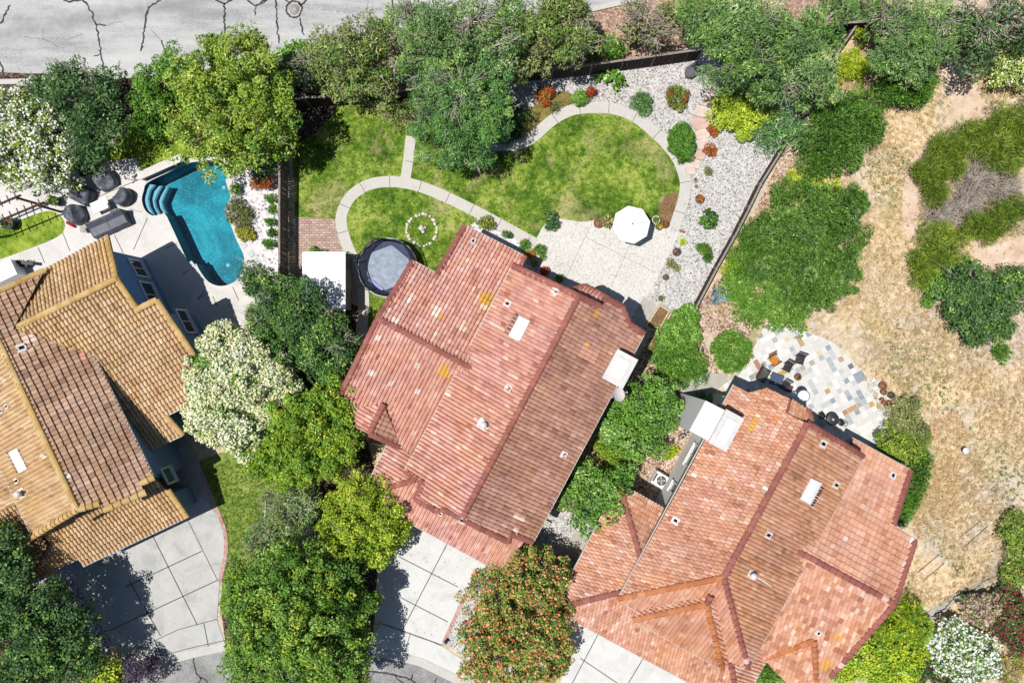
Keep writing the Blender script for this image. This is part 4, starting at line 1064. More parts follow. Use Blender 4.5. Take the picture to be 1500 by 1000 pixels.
def leaves(puffs, l, w, dens, rs, mode='leaf', zlow=-0.35, tint0=0.0, tintk=1.0, gap=0.0, lob=None):
    n_each = np.maximum(4, (dens * puffs[:, 3] ** 2 * 4.2 / (l * w * 0.5))).astype(int)
    if gap: n_each = np.where(rs.random(len(n_each)) < gap, n_each // 6, n_each)
    idx = np.repeat(np.arange(len(puffs)), n_each)
    N = len(idx)
    d = unit(rs.normal(0, 1, (N, 3)))
    d[:, 2] = np.where(d[:, 2] < zlow, -d[:, 2], d[:, 2])
    rad = puffs[idx, 3] * np.clip(1 - np.abs(rs.normal(0, 0.22, N)), 0.2, 1.0) * (1 + 0.25 * (rs.random(N) < 0.08))
    pos = puffs[idx, :3] + d * rad[:, None] * np.array([1, 1, 0.85])
    sc = rs.uniform(0.65, 1.3, N)
    if mode == 'leaf':
        nrm = unit(d * 0.7 + rs.normal(0, 0.55, (N, 3)) + np.array([0, 0, 0.45]))
        t = unit(np.cross(nrm, rs.normal(0, 1, (N, 3))))
    elif mode == 'spike':
        t = unit(d * 1.0 + rs.normal(0, 0.35, (N, 3)) + np.array([0, 0, 0.15]))
        nrm = unit(np.cross(t, rs.normal(0, 1, (N, 3))))
        nrm = unit(nrm * 0.6 + np.array([0, 0, 0.7]))
    else:   # droop
        t = unit(d * np.array([1, 1, 0.2]) * 0.8 + rs.normal(0, 0.45, (N, 3)) + np.array([0, 0, -0.45]))
        nrm = unit(d + rs.normal(0, 0.4, (N, 3)) + np.array([0, 0, 0.5]))
    b = unit(np.cross(nrm, t))
    L = (sc * l)[:, None] * 0.5; Wd = (sc * w)[:, None] * 0.5
    fold = nrm * (Wd * 0.5)
    v = np.stack([pos - t * L, pos - b * Wd + fold, pos + t * L, pos + b * Wd + fold], 1).reshape(-1, 3)
    pt = rs.random(len(puffs))
    lt = lob[idx] if lob is not None else pt[idx]
    tint = np.clip(tint0 + tintk * (0.20 * lt + 0.32 * pt[idx] + 0.48 * rs.random(N) * rs.uniform(.75, 1.25, N)), 0, 1)
    return v, tint

def leaf_mesh(name, v, tint, mat, parent, extra=None):
    N = len(v) // 4
    me = bpy.data.meshes.new(name)
    o0 = np.array(world_loc(parent)) if parent is not None else np.zeros(3)
    me.vertices.add(N * 4); me.vertices.foreach_set('co', (v - o0).astype(np.float32).ravel())
    me.loops.add(N * 4); me.loops.foreach_set('vertex_index', np.arange(N * 4, dtype=np.int32))
    me.polygons.add(N); me.polygons.foreach_set('loop_start', np.arange(0, N * 4, 4, dtype=np.int32))
    me.update(calc_edges=True)
    me.materials.append(mat)
    at = me.attributes.new('tint', 'FLOAT', 'FACE'); at.data.foreach_set('value', tint.astype(np.float32))
    me.validate()
    return link_mesh(name, me, parent, world=False)

def px_lobes(spec):
    out = []
    for q in spec:
        px, py, rp, h = q[:4]
        flat = q[4] if len(q) > 4 else 0.5
        r = rp / S * (H - h) / H
        rz = min(r * 1.1, h * flat)
        zc = h - rz
        c = W(px, py, zc + rz * 0.45)
        out.append((c.x, c.y, zc, r, rz))
    return out

def limb(mb, a, b, r0, r1, rs, n=5, wob=0.12, mat=0):
    pts = []; rad = []
    L = np.linalg.norm(b - a)
    for i in range(n + 1):
        t = i / n
        p = a + (b - a) * t + (rs.normal(0, wob * L * 0.3, 3) if 0 < i < n else 0)
        pts.append(Vector(p)); rad.append(r0 + (r1 - r0) * t)
    mb.tube(pts, rad, 6, mat, 0.5, False)

TREES = 0
def tree(name, label, cat, spec, mat, l=0.24, w=0.14, pr=0.75, dens=1.0, mode='leaf', group=None, trunk=0.18, dead=0, deadr=1.0, blossom=None, seed=None,
         k=2.6, jit=0.18, gap=0.0, mat2=None, zmin=-0.2, base=None, deadmat='deadwood', zlow=-0.35, inner=True, tint0=0.0, tintk=1.0):
    global TREES
    TREES += 1
    rs = np.random.RandomState(seed if seed is not None else 100 + TREES)
    lobes = px_lobes(spec)
    wts = np.array([q[3] ** 2 for q in lobes]); wts = wts / wts.sum()
    bx = float(sum(q[0] * a for q, a in zip(lobes, wts))); by = float(sum(q[1] * a for q, a in zip(lobes, wts)))
    if base: bx, by = W(*base)[:2]
    root = thing(name, (bx, by, 0), label, cat, group)
    tall = max(q[2] + q[4] for q in lobes)
    P = puffs_of(lobes, pr, rs, k, jit, zmin)
    lobt = np.concatenate(LB)
    v, t = leaves(P, l, w, dens, rs, mode, zlow=zlow, gap=gap, tint0=tint0, tintk=tintk, lob=lobt)
    if inner:
        cores = np.array([(x, y, z + 0.05 * r, min(r, rz) * 0.62) for (x, y, z, r, rz) in lobes])
        v2, t2 = leaves(cores, l * 1.3, w * 1.5, dens * 0.22, rs, 'leaf', tint0=tint0, tintk=tintk)
        v = np.concatenate([v, v2]); t = np.concatenate([t, t2])
    part = 'crown' if tall > 2.2 else 'foliage'
    crown = leaf_mesh(part, v, t, LM[mat], root)
    if mat2:
        m2, frac = mat2
        sel = rs.random(len(P)) < frac
        if sel.any():
            v, t = leaves(P[sel] * np.array([1, 1, 1, 1.04]), l, w, dens * 0.8, rs, mode, zlow=0.0)
            leaf_mesh('new_growth', v, t, LM[m2], root)
    if blossom:
        bm_, bd, bs = blossom[:3]
        sel = np.ones(len(P), bool) if len(blossom) < 4 else rs.random(len(P)) < blossom[3]
        PP = P[sel].copy(); PP[:, 3] *= 1.06
        v, t = leaves(PP, bs, bs * 0.9, bd, rs, 'leaf', zlow=0.1)
        leaf_mesh('blossoms', v, t, LM[bm_], root)
    # trunk and limbs
    mb = MB()
    b0 = np.array([bx, by, -0.05])
    if tall > 1.2:
        fork = np.array([bx, by, min(x[2] for x in lobes) * 0.45 + 0.1])
        limb(mb, b0, fork, trunk * 1.25, trunk, rs, 4, 0.03)
        for (x, y, z, r, rz) in lobes:
            c = np.array([x, y, z + rz * 0.15])
            limb(mb, fork, c, trunk * 0.75, trunk * 0.4, rs, 5, 0.10)
            for q in range(4):
                dd = unit(rs.normal(0, 1, (1, 3)))[0]; dd[2] = abs(dd[2]) * 0.6
                limb(mb, c, c + dd * np.array([r, r, rz]) * 0.8, trunk * 0.35, trunk * 0.1, rs, 4, 0.12)
    else:
        for (x, y, z, r, rz) in lobes:
            for q in range(4):
                dd = unit(rs.normal(0, 1, (1, 3)))[0]; dd[2] = abs(dd[2])
                limb(mb, np.array([x, y, 0.0]), np.array([x, y, z * 0.5]) + dd * np.array([r, r, rz]) * 0.6, 0.03, 0.012, rs, 3, 0.1)
    mb.build('trunk' if tall > 2.2 else 'stem', M['bark'], root)
    if dead:
        mb = MB()
        for q in range(dead):
            p = P[rs.randint(len(P))]
            a = np.array([bx, by, tall * 0.4]) * 0.35 + p[:3] * 0.65
            dd = unit((p[:3] - np.array([bx, by, tall * 0.3]))[None])[0]
            e = p[:3] + dd * p[3] * rs.uniform(0.9, 1.5) + np.array([0, 0, p[3] * 0.7])
            limb(mb, a, e, 0.045 * deadr, 0.014, rs, 4, 0.18)
            for s_ in range(3):
                m_ = a + (e - a) * rs.uniform(0.5, 0.9)
                limb(mb, m_, m_ + (dd + rs.normal(0, 0.6, 3)) * p[3] * 0.9, 0.022 * deadr, 0.008, rs, 3, 0.2)
        if dead >= 20:   # a bare patch of silvery twigs on the outside of the crown
            for q in range(2):
                x, y, z, r, rz = lobes[rs.randint(len(lobes))]
                c = np.array([x, y, z + rz * 0.45])
                for i in range(26):
                    dd = unit(rs.normal(0, 1, (1, 3)) * np.array([1, 1, .5]))[0]; dd[2] = abs(dd[2])
                    e = c + dd * np.array([r * .8, r * .8, rz * .75]) + np.array([0, 0, .1])
                    limb(mb, c, e, 0.03 * deadr, 0.012, rs, 4, 0.2)
                    for s_ in range(2):
                        m_ = c + (e - c) * rs.uniform(.5, .9)
                        limb(mb, m_, m_ + (dd + rs.normal(0, .7, 3)) * r * .3, 0.016, 0.008, rs, 3, .2)
        mb.build('bare_branches', M[deadmat], root)
    return root

def twig_bush(name, label, cat, px, py, rp, h, mat='deadwood', n=40, seed=5, group=None, rad=0.012, flat=0.6):
    rs = np.random.RandomState(seed)
    c = W(px, py, h * 0.4); r = rp / S
    root = thing(name, (c.x, c.y, 0), label, cat, group)
    mb = MB()
    for i in range(n):
        an = rs.uniform(0, 6.28); el = rs.uniform(0.2, 1.2)
        d = np.array([math.cos(an) * math.cos(el), math.sin(an) * math.cos(el), math.sin(el)])
        a = np.array([c.x, c.y, 0.02]) + rs.normal(0, 0.06 * r, 3) * np.array([1, 1, 0])
        e = a + d * np.array([r * 1.1, r * 1.1, h]) * rs.uniform(0.7, 1.1)
        limb(mb, a, e, rad * 1.8, rad * 0.6, rs, 4, 0.12)
        for q in range(2):
            m_ = a + (e - a) * rs.uniform(0.45, 0.85)
            limb(mb, m_, m_ + (d + rs.normal(0, 0.5, 3)) * r * 0.4, rad, rad * 0.5, rs, 3, 0.15)
    mb.build('branches', M[mat], root)
    return root

# ---------------- trees and shrubs along the upper street
GS = 'trees along the street fence'
tree('flowering_shrub', 'large oleander covered in white flowers overhanging the pergola at the left edge', 'flowering shrub',
     [(20, 165, 44, 3.4), (60, 190, 46, 3.6), (20, 232, 46, 3.4), (70, 245, 40, 3.2), (-20, 200, 50, 3.4), (95, 225, 24, 2.8), (50, 140, 30, 3.0)], 'golden', 0.2, 0.085, 0.42, 0.75, blossom=('white', 0.5, 0.17), mat2=('olive', 0.25), jit=.26, group='flowering shrubs')
tree('street_tree', 'sparse grey green tree beside the white oleander with twigs over the street', 'tree',
     [(110, 130, 48, 4.6), (150, 175, 42, 4.2), (90, 110, 28, 4.4), (135, 215, 34, 3.6), (62, 128, 22, 3.8), (150, 120, 26, 4.0)], 'dark', 0.24, 0.09, 0.55, 0.62, 'leaf', GS, dead=16, jit=0.3, gap=0.2)
tree('round_shrub', 'bright green dense round shrub between the pool lawn and the street', 'shrub',
     [(225, 120, 34, 2.8, .6), (222, 160, 32, 2.6, .6), (250, 95, 26, 2.6, .6), (205, 180, 20, 2.0, .6)], 'bright', 0.14, 0.08, 0.4, 1.0)
tree('broadleaf_tree', 'big yellow green tree overhanging the top of the pool', 'tree',
     [(345, 85, 55, 6.8), (292, 125, 48, 6.2), (292, 185, 50, 5.6), (350, 175, 55, 6.4), (400, 150, 40, 6.0), (325, 215, 42, 4.6), (395, 200, 38, 4.8), (312, 66, 24, 5.6), (365, 60, 26, 5.8)],
     'yellow', 0.22, 0.09, 0.42, 0.75, mat2=('mid', 0.3), dead=14, jit=.3, gap=.1, group=None)
tree('dark_shrub', 'dark green shrub in the shade on the right flank of the big yellow green tree', 'shrub',
     [(388, 228, 30, 2.4), (432, 106, 26, 3.0), (410, 180, 26, 2.6)], 'dark', 0.18, 0.09, 0.4, 0.9)
tree('vine', 'bright leafy vine patch spilling towards the street edge', 'vine', [(425, 80, 22, 1.2), (455, 92, 22, 1.2), (470, 118, 22, 1.2), (440, 72, 18, 1.0)], 'bright', 0.2, 0.16, 0.3, 0.7)
tree('street_tree', 'thin olive grey tree with bare twigs reaching over the street above the left lawn', 'tree',
     [(520, 70, 46, 4.8), (480, 85, 34, 4.0), (545, 105, 42, 4.4), (505, 120, 34, 3.6), (556, 52, 36, 4.6), (470, 60, 22, 3.6), (450, 100, 26, 3.0)], 'olive', 0.22, 0.08, 0.5, 0.6, 'leaf', GS, dead=26, jit=0.3, gap=0.2, mat2=('mid', 0.35))
tree('street_tree', 'tall grey green tree with bare silvery branches at the top centre', 'tree',
     [(640, 45, 48, 6.6), (690, 30, 42, 6.8), (735, 55, 40, 6.2), (620, 95, 38, 5.4), (670, 90, 40, 5.6), (600, 25, 30, 5.6), (745, 15, 36, 5.8)], 'grey', 0.20, 0.065, 0.44, 0.7, 'droop', GS, dead=44, deadr=1.3, jit=0.32, gap=0.15, mat2=('mid', 0.25))
tree('weeping_tree', 'weeping grey green tree leaning over the lawn at the head of the short path', 'tree',
     [(670, 140, 50, 5.8), (640, 185, 40, 5.0), (690, 190, 44, 5.2), (720, 150, 38, 5.2), (715, 105, 38, 5.4), (665, 222, 26, 4.0), (630, 150, 30, 4.8), (690, 225, 26, 3.8)], 'blue', 0.22, 0.06, 0.42, 0.75, 'droop', None, dead=22, jit=0.32, gap=0.12, mat2=('mid', 0.25))
tree('street_tree', 'olive green tree with a patch of grey dead twigs left of the concrete curb', 'tree',
     [(800, 40, 44, 5.6), (840, 60, 36, 5.0), (780, 80, 34, 4.6), (830, 15, 36, 5.2), (768, 55, 30, 4.8), (850, 25, 24, 4.6)], 'olive', 0.24, 0.075, 0.5, 0.75, 'leaf', GS, dead=24, jit=0.26, gap=0.1, mat2=('mid', 0.5))
tree('bank_shrub', 'vivid green spreading shrub just behind the board fence', 'shrub', [(880, 62, 18, 1.2), (900, 70, 18, 1.2), (870, 74, 14, 1.0)], 'bright', 0.22, 0.06, 0.3, 0.9, 'spike')
tree('bare_tree', 'mostly bare tangled grey tree with brown leaves on the pink bank', 'tree',
     [(940, 20, 32, 4.2), (960, 50, 28, 3.6), (925, 45, 26, 3.4)], 'olive', 0.2, 0.08, 0.45, 0.28, 'leaf', None, dead=34, deadr=1.5, jit=0.3, gap=0.4)
tree('weeping_tree', 'broad weeping grey green tree filling the top right of the gravel garden', 'tree',
     [(1052, 34, 40, 7.0), (1090, 25, 52, 7.6), (1140, 55, 52, 7.4), (1090, 80, 50, 6.6), (1180, 90, 42, 6.2), (1150, 115, 40, 5.4), (1195, 45, 40, 6.6), (1072, 92, 30, 5.4), (1016, 10, 28, 6.0), (1200, 130, 30, 4.6), (1120, 125, 28, 4.6), (1228, 12, 26, 5.4)],
     'grey', 0.24, 0.06, 0.46, 0.75, 'droop', None, dead=40, deadr=1.1, jit=0.32, gap=0.12, mat2=('mid', 0.4))
tree('garden_shrub', 'yellow tipped lime shrub beside the flagstone steps', 'shrub', [(1078, 150, 30, 1.7, .6), (1100, 165, 28, 1.6, .6), (1062, 165, 26, 1.4, .6), (1095, 190, 18, 0.8), (1120, 160, 22, 1.4)], 'lime', 0.15, 0.075, 0.3, 1.0, mat2=('yellow', 0.4))
tree('weeping_sapling', 'thin blue green weeping sapling hanging over the garden fence', 'tree', [(1150, 175, 26, 2.8), (1135, 205, 22, 2.0), (1168, 195, 22, 2.4), (1120, 195, 20, 2.0)], 'blue', 0.36, 0.05, 0.4, 0.34, 'droop', None, 0.07, jit=0.3)
tree('bank_shrub', 'olive scrub filling the pink bank between the bare tree and the weeping tree', 'shrub', [(992, 20, 18, 1.8), (1005, 45, 14, 1.2), (975, 12, 16, 1.6)], 'olive', 0.2, 0.07, 0.32, 0.6, gap=.2, jit=.3, dead=8)
tree('bank_shrub', 'grey green scrub at the top edge above the short fence', 'shrub', [(1262, 8, 22, 2.0), (1285, 12, 18, 1.8), (1244, 22, 12, 1.2)], 'grey', 0.22, 0.06, 0.34, 0.6, gap=.2, jit=.3, dead=6)
# ---------------- right bank and hillside
tree('bank_shrub', 'light lime shrub in the corner where the two board fences meet', 'shrub', [(1245, 92, 22, 1.3), (1232, 105, 18, 1.1), (1262, 100, 18, 1.1), (1262, 48, 14, 1.0)], 'lime', 0.22, 0.05, 0.3, 0.9, 'spike')
tree('hill_tree', 'grey green open tree above the dark bush at the top of the trail', 'tree',
     [(1330, 40, 44, 5.6), (1360, 70, 36, 5.2), (1310, 75, 36, 5.0), (1300, 20, 36, 5.2), (1375, 30, 34, 5.2), (1340, 100, 30, 4.2)], 'grey', 0.22, 0.055, 0.42, 0.7, 'droop', 'hillside trees', dead=26, jit=0.32, gap=0.15, mat2=('mid', .25))
tree('hill_bush', 'dark green rounded bush at the foot of the grey hill tree', 'bush', [(1330, 115, 34, 2.4), (1310, 130, 28, 2.0), (1355, 115, 26, 2.0), (1340, 140, 20, 1.4)], 'bright', 0.3, 0.055, 0.4, 0.85, 'spike', tint0=-.12)
tree('hill_bush', 'large rounded green bush straddling the fence below the lime shrub', 'bush', [(1240, 175, 44, 2.8), (1210, 200, 40, 2.6), (1265, 160, 36, 2.4), (1240, 225, 34, 2.2), (1200, 235, 28, 1.8), (1280, 190, 24, 1.8)], 'mid', 0.26, 0.06, 0.42, 0.85, 'spike', tint0=-.05)
tree('hill_tree', 'dark tree with pale bare branches in the top right corner', 'tree',
     [(1440, 40, 42, 5.6), (1470, 20, 36, 5.6), (1435, 85, 30, 4.2), (1415, 30, 30, 5.2), (1495, 45, 30, 4.8)], 'dark', 0.22, 0.09, 0.5, 0.6, 'leaf', 'hillside trees', dead=36, deadr=1.4, jit=0.3, gap=0.25)
tree('flowering_shrub', 'pale yellow blossoming shrub on the right edge near the top', 'flowering shrub', [(1490, 70, 34, 3.0), (1480, 100, 24, 2.4), (1510, 90, 34, 2.8), (1495, 40, 24, 2.8)], 'yellow', 0.2, 0.09, 0.4, 0.8, blossom=('cream', 0.35, 0.12), group='flowering shrubs')
tree('hill_bush', 'sprawling dark green coyote bush, the largest one left of the trail', 'bush',
     [(1180, 310, 52, 2.6), (1215, 350, 50, 2.4), (1150, 350, 50, 2.6), (1190, 395, 50, 2.4), (1235, 305, 34, 1.8), (1120, 380, 36, 2.0), (1225, 400, 36, 1.8), (1165, 425, 36, 1.6), (1255, 295, 20, 1.2), (1110, 345, 26, 1.6), (1205, 425, 30, 1.4)],
     'mid', 0.22, 0.055, 0.34, 0.9, 'spike', tint0=-.05, k=3.0, jit=.2, mat2=('grey', .18))
tree('hill_bush', 'bright green low bush touching the lower left flank of the sprawling dark bush', 'bush', [(1110, 430, 36, 1.3), (1080, 420, 26, 1.0), (1140, 450, 30, 1.1), (1100, 455, 26, 1.0), (1165, 465, 24, 0.9), (1085, 380, 22, 0.8)], 'bright', 0.2, 0.07, 0.3, 0.8, 'spike', jit=.25)
tree('hill_bush', 'lime yellow low growth above the sprawling dark bush', 'bush', [(1190, 270, 22, 0.8), (1165, 262, 18, 0.7), (1215, 280, 18, 0.8), (1140, 290, 14, .5)], 'lime', 0.2, 0.06, 0.26, 0.6, 'spike', gap=.2, jit=.3)
tree('ground_bush', 'yellow green grass clump inside the fence by the sprawling bush', 'bush', [(1085, 380, 20, 0.5), (1070, 398, 18, 0.5), (1095, 360, 18, 0.5)], 'lime', 0.2, 0.04, 0.25, 0.6, 'spike')
tree('hill_bush', 'needle leaved olive bush on the left of the dead grey patch', 'bush', [(1388, 218, 28, 1.8), (1368, 248, 26, 1.7), (1372, 282, 20, 1.3), (1420, 196, 22, 1.7), (1350, 250, 14, 1.2), (1402, 242, 18, 1.4), (1430, 222, 14, 1.0)], 'juniper', 0.42, 0.035, 0.4, 0.8, 'spike', 'needle leaved hillside bushes', k=3.0)
tree('hill_bush', 'needle leaved olive bush at the right edge above the dead grey patch', 'bush', [(1460, 200, 34, 2.0), (1490, 175, 32, 2.0), (1490, 222, 26, 1.8), (1455, 228, 20, 1.5), (1510, 200, 30, 1.8), (1478, 246, 14, 1.0)], 'juniper', 0.42, 0.035, 0.4, 0.8, 'spike', 'needle leaved hillside bushes', k=3.0)
tree('hill_bush', 'needle leaved olive bush on the right below the dead grey patch', 'bush', [(1468, 322, 26, 1.7), (1432, 330, 22, 1.5), (1490, 308, 20, 1.5), (1410, 342, 16, 1.1), (1450, 342, 18, 1.2)], 'juniper', 0.42, 0.035, 0.4, 0.8, 'spike', 'needle leaved hillside bushes', k=3.0)
tree('hill_bush', 'narrow upright olive bush between the trail and the dark oak scrub', 'bush', [(1375, 345, 26, 1.5), (1365, 380, 26, 1.4), (1385, 370, 24, 1.4), (1355, 405, 20, 1.2), (1345, 380, 14, .9)], 'juniper', 0.38, 0.04, 0.36, 0.8, 'spike', 'needle leaved hillside bushes', k=3.0)
for i, (x, y, r) in enumerate([(1428, 262, 36), (1378, 316, 28), (1470, 276, 32), (1412, 300, 30)]):
    twig_bush('dead_bush', ['dead grey twiggy bush in the middle of the needle leaved bushes', 'dead grey brush on the lower left of the dead patch', 'dead grey brush near the right edge of the dead patch', 'dead grey brush just below the middle of the dead patch'][i], 'dead bush', x, y, r, 0.8, n=170, seed=50 + i, group='dead grey brush on the hillside', rad=0.016)
tree('scrub_oak', 'dark leafy scrub oak with small gaps near the right edge', 'bush', [(1420, 420, 36, 2.4), (1455, 430, 36, 2.4), (1440, 465, 36, 2.2), (1410, 455, 28, 1.8), (1480, 430, 30, 2.0), (1490, 410, 24, 1.6), (1400, 425, 26, 1.8), (1430, 490, 22, 1.4), (1470, 480, 24, 1.5)], 'dark', 0.15, 0.09, 0.34, 0.75, 'leaf', dead=12, jit=0.3, gap=0.12, mat2=('mid', 0.3))
tree('hill_bush', 'small green bush tucked above the dark scrub oak', 'bush', [(1385, 400, 18, 1.2), (1370, 420, 18, 1.2), (1410, 390, 16, 1.1), (1360, 440, 12, .6)], 'bright', 0.16, 0.08, 0.26, 0.8, 'leaf', tint0=-.1)
tree('hill_bush', 'small flat green plant alone under the scrub oak', 'bush', [(1468, 518, 14, 0.4), (1460, 512, 9, .3)], 'mid', 0.2, 0.06, 0.2, 0.8, 'spike')
tree('hill_bush', 'grey green rough bush at the right corner of the coloured patio', 'bush', [(1330, 605, 24, 1.4), (1320, 625, 20, 1.1), (1342, 632, 20, 1.1)], 'olive', 0.13, 0.06, 0.26, 0.8, 'leaf')
tree('hill_bush', 'yellow green bush hugging the corner of the rust tiled roof', 'bush', [(1312, 650, 26, 1.5), (1335, 658, 24, 1.3), (1350, 640, 16, 1.0), (1300, 665, 16, 1.2)], 'juniper', 0.15, 0.07, 0.28, 0.9, 'leaf')
tree('hill_bush', 'dark green hedge along the right wall of the rust tiled house', 'bush', [(1345, 690, 20, 1.4), (1340, 715, 22, 1.4), (1330, 740, 18, 1.2), (1322, 758, 14, 1.1), (1352, 672, 14, 1.0)], 'bright', 0.24, 0.05, 0.28, 0.9, 'spike', tint0=-.15)
tree('hill_bush', 'green and orange flowered bush on the right edge lower down', 'bush', [(1490, 775, 26, 1.2), (1500, 820, 28, 1.2), (1485, 845, 20, 1.0)], 'mid', 0.16, 0.08, 0.28, 0.8, 'leaf', mat2=('yellow', .3), blossom=('orange', .06, .08))
# ---------------- lower right
tree('conifer_shrub', 'bright lime feathery shrub touching the eave at the bottom right', 'shrub', [(1320, 905, 30, 2.2), (1345, 915, 24, 1.8), (1300, 925, 26, 2.0), (1335, 935, 20, 1.5)], 'lime', 0.3, 0.05, 0.34, 0.8, 'spike', 'lime shrubs at the bottom right', mat2=('bright', .4))
tree('leafy_shrub', 'bright lime leafy shrub below the feathery one at the bottom right', 'shrub', [(1270, 965, 30, 2.0), (1305, 955, 30, 2.1), (1335, 965, 26, 1.9), (1290, 985, 26, 1.7), (1325, 990, 24, 1.6), (1240, 985, 20, 1.3)], 'lime', 0.15, 0.1, 0.32, 0.9, 'leaf', 'lime shrubs at the bottom right', mat2=('bright', .35))
tree('rose_bush', 'rose bush covered in white flowers at the bottom right', 'flowering shrub', [(1400, 935, 28, 1.6), (1430, 955, 30, 1.6), (1390, 965, 26, 1.5), (1420, 985, 26, 1.4), (1450, 975, 22, 1.3), (1375, 945, 18, 1.2)], 'mid', 0.14, 0.08, 0.3, 0.8, blossom=('white', 0.6, 0.19), group='rose bushes')
tree('rose_bush', 'rose bush with pale pink flowers above the white one', 'flowering shrub', [(1430, 890, 22, 1.3), (1455, 885, 20, 1.3), (1445, 905, 18, 1.1)], 'mid', 0.14, 0.08, 0.28, 0.7, blossom=('pink', 0.7, 0.16), group='rose bushes')
tree('rose_bush', 'rose bush with crimson flowers right of the white one', 'flowering shrub', [(1482, 880, 24, 1.5), (1478, 915, 26, 1.5), (1500, 900, 24, 1.5), (1495, 940, 22, 1.3)], 'dark', 0.14, 0.08, 0.28, 0.8, blossom=('crimson', 0.4, 0.16), group='rose bushes')
tree('rose_bush', 'small rose bush with dark red flowers left of the white one', 'flowering shrub', [(1365, 980, 18, 1.1), (1345, 992, 16, 1.0), (1385, 1000, 18, 1.0)], 'dark', 0.14, 0.08, 0.26, 0.8, blossom=('crimson', 0.12, 0.12), group='rose bushes')
tree('grass_clump', 'straw yellow grass clump in the bottom right corner', 'plant', [(1480, 985, 24, 0.8), (1500, 965, 20, 0.8)], 'straw', 0.3, 0.05, 0.3, 0.6, 'spike', mat2=('lime', .4))
tree('corner_shrub', 'green feathery shrub in the roof corner at the bottom of the rust tiled house', 'shrub', [(1128, 985, 18, 1.2), (1146, 990, 16, 1.1), (1118, 995, 14, 1.0)], 'bright', 0.28, 0.05, 0.26, 0.8, 'spike')
# ---------------- between the middle and right houses
tree('leafy_bush', 'green leafy bush at the end of the raised planter, upper one of two', 'bush', [(1000, 480, 26, 1.5), (985, 500, 26, 1.5), (1010, 465, 20, 1.3), (1012, 495, 18, 1.2)], 'bright', 0.17, 0.07, 0.26, 0.95, 'leaf')
tree('leafy_bush', 'denser green bush below the leafy one, beside the round clipped ball', 'bush', [(995, 530, 36, 1.9), (975, 520, 22, 1.5), (1012, 540, 26, 1.5), (985, 548, 22, 1.3)], 'bright', 0.2, 0.06, 0.28, 0.95, 'spike', tint0=-.06)
tree('topiary_ball', 'single round clipped bright green ball bush next to the patio', 'bush', [(1073, 516, 29, 1.5, .62)], 'bright', 0.14, 0.06, 0.22, 1.3, 'spike', k=3.5, jit=0.05)
tree('citrus_tree', 'glossy green citrus tree below the satellite dish', 'tree', [(925, 590, 38, 3.8), (960, 610, 36, 3.8), (930, 640, 36, 3.8), (900, 620, 30, 3.4), (965, 575, 28, 3.4), (985, 600, 20, 3.0), (955, 650, 24, 3.0), (895, 600, 20, 3.0)], 'bright', 0.17, 0.1, 0.32, 0.85, 'leaf', 'citrus trees in the side yard', mat2=('grey', .3), tint0=-.04, jit=.24)
tree('citrus_tree', 'glossy green citrus tree touching the corner of the low rust roof', 'tree', [(865, 705, 34, 3.6), (890, 735, 36, 3.8), (850, 735, 30, 3.4), (870, 760, 30, 3.2), (905, 710, 26, 3.4), (920, 690, 16, 2.8), (840, 715, 20, 3.0)], 'bright', 0.17, 0.1, 0.32, 0.85, 'leaf', 'citrus trees in the side yard', mat2=('grey', .3), tint0=-.04, jit=.24)
tree('side_shrub', 'yellowish olive shrub squeezed between the two citrus trees', 'shrub', [(890, 655, 22, 1.9), (908, 668, 20, 1.8), (900, 685, 14, 1.5)], 'golden', 0.15, 0.08, 0.28, 0.8, 'leaf', tint0=-.15)
tree('rosette_plant', 'spiky green rosette plant left of the white chimney', 'plant', [(1027, 588, 15, 0.7)], 'mid', 0.45, 0.07, 0.3, 0.8, 'spike', inner=False)
tree('side_plant', 'small yellow green plant on the dry leaves near the white pot', 'plant', [(985, 660, 9, 0.5), (978, 668, 7, .4)], 'lime', 0.2, 0.06, 0.15, 0.8, 'spike')
# ---------------- orange flowering tree and trees between left and middle house
tree('orange_tree', 'tree covered in orange blossom standing between the two pale driveways', 'tree',
     [(765, 850, 48, 4.6), (725, 880, 44, 4.4), (800, 875, 42, 4.4), (755, 920, 50, 4.8), (705, 930, 34, 3.8), (810, 925, 36, 4.2), (745, 975, 44, 4.2), (790, 970, 40, 4.2), (700, 975, 28, 3.4), (815, 840, 26, 3.6), (820, 970, 24, 3.4), (765, 815, 26, 3.6)],
     'mid', 0.16, 0.08, 0.36, 0.75, blossom=('orange', 0.30, 0.16), dead=6, jit=.26)
tree('dense_tree', 'dark green tree with dead twigs beside the white shed', 'tree', [(398, 432, 36, 5.2), (430, 438, 36, 5.4), (458, 482, 38, 5.2), (425, 480, 42, 5.2), (385, 470, 34, 4.6), (500, 500, 28, 4.2), (455, 515, 34, 4.4), (375, 410, 24, 4.0), (480, 540, 26, 3.8)], 'dark', 0.18, 0.085, 0.48, 0.8, dead=30, deadr=1.2, jit=0.26, gap=0.1, mat2=('mid', 0.6))
tree('blossom_tree', 'round tree smothered in cream blossom next to the tan roof', 'tree',
     [(325, 505, 36, 4.8), (365, 520, 32, 4.8), (300, 550, 38, 5.0), (350, 560, 44, 5.6), (395, 550, 34, 4.8), (310, 610, 42, 5.0), (350, 630, 38, 4.8), (415, 570, 24, 4.2), (385, 600, 24, 4.2), (305, 575, 34, 5.0)], 'bright', 0.15, 0.08, 0.40, 0.75, blossom=('cream', 1.5, 0.15, 0.9), jit=0.07, k=3.6)
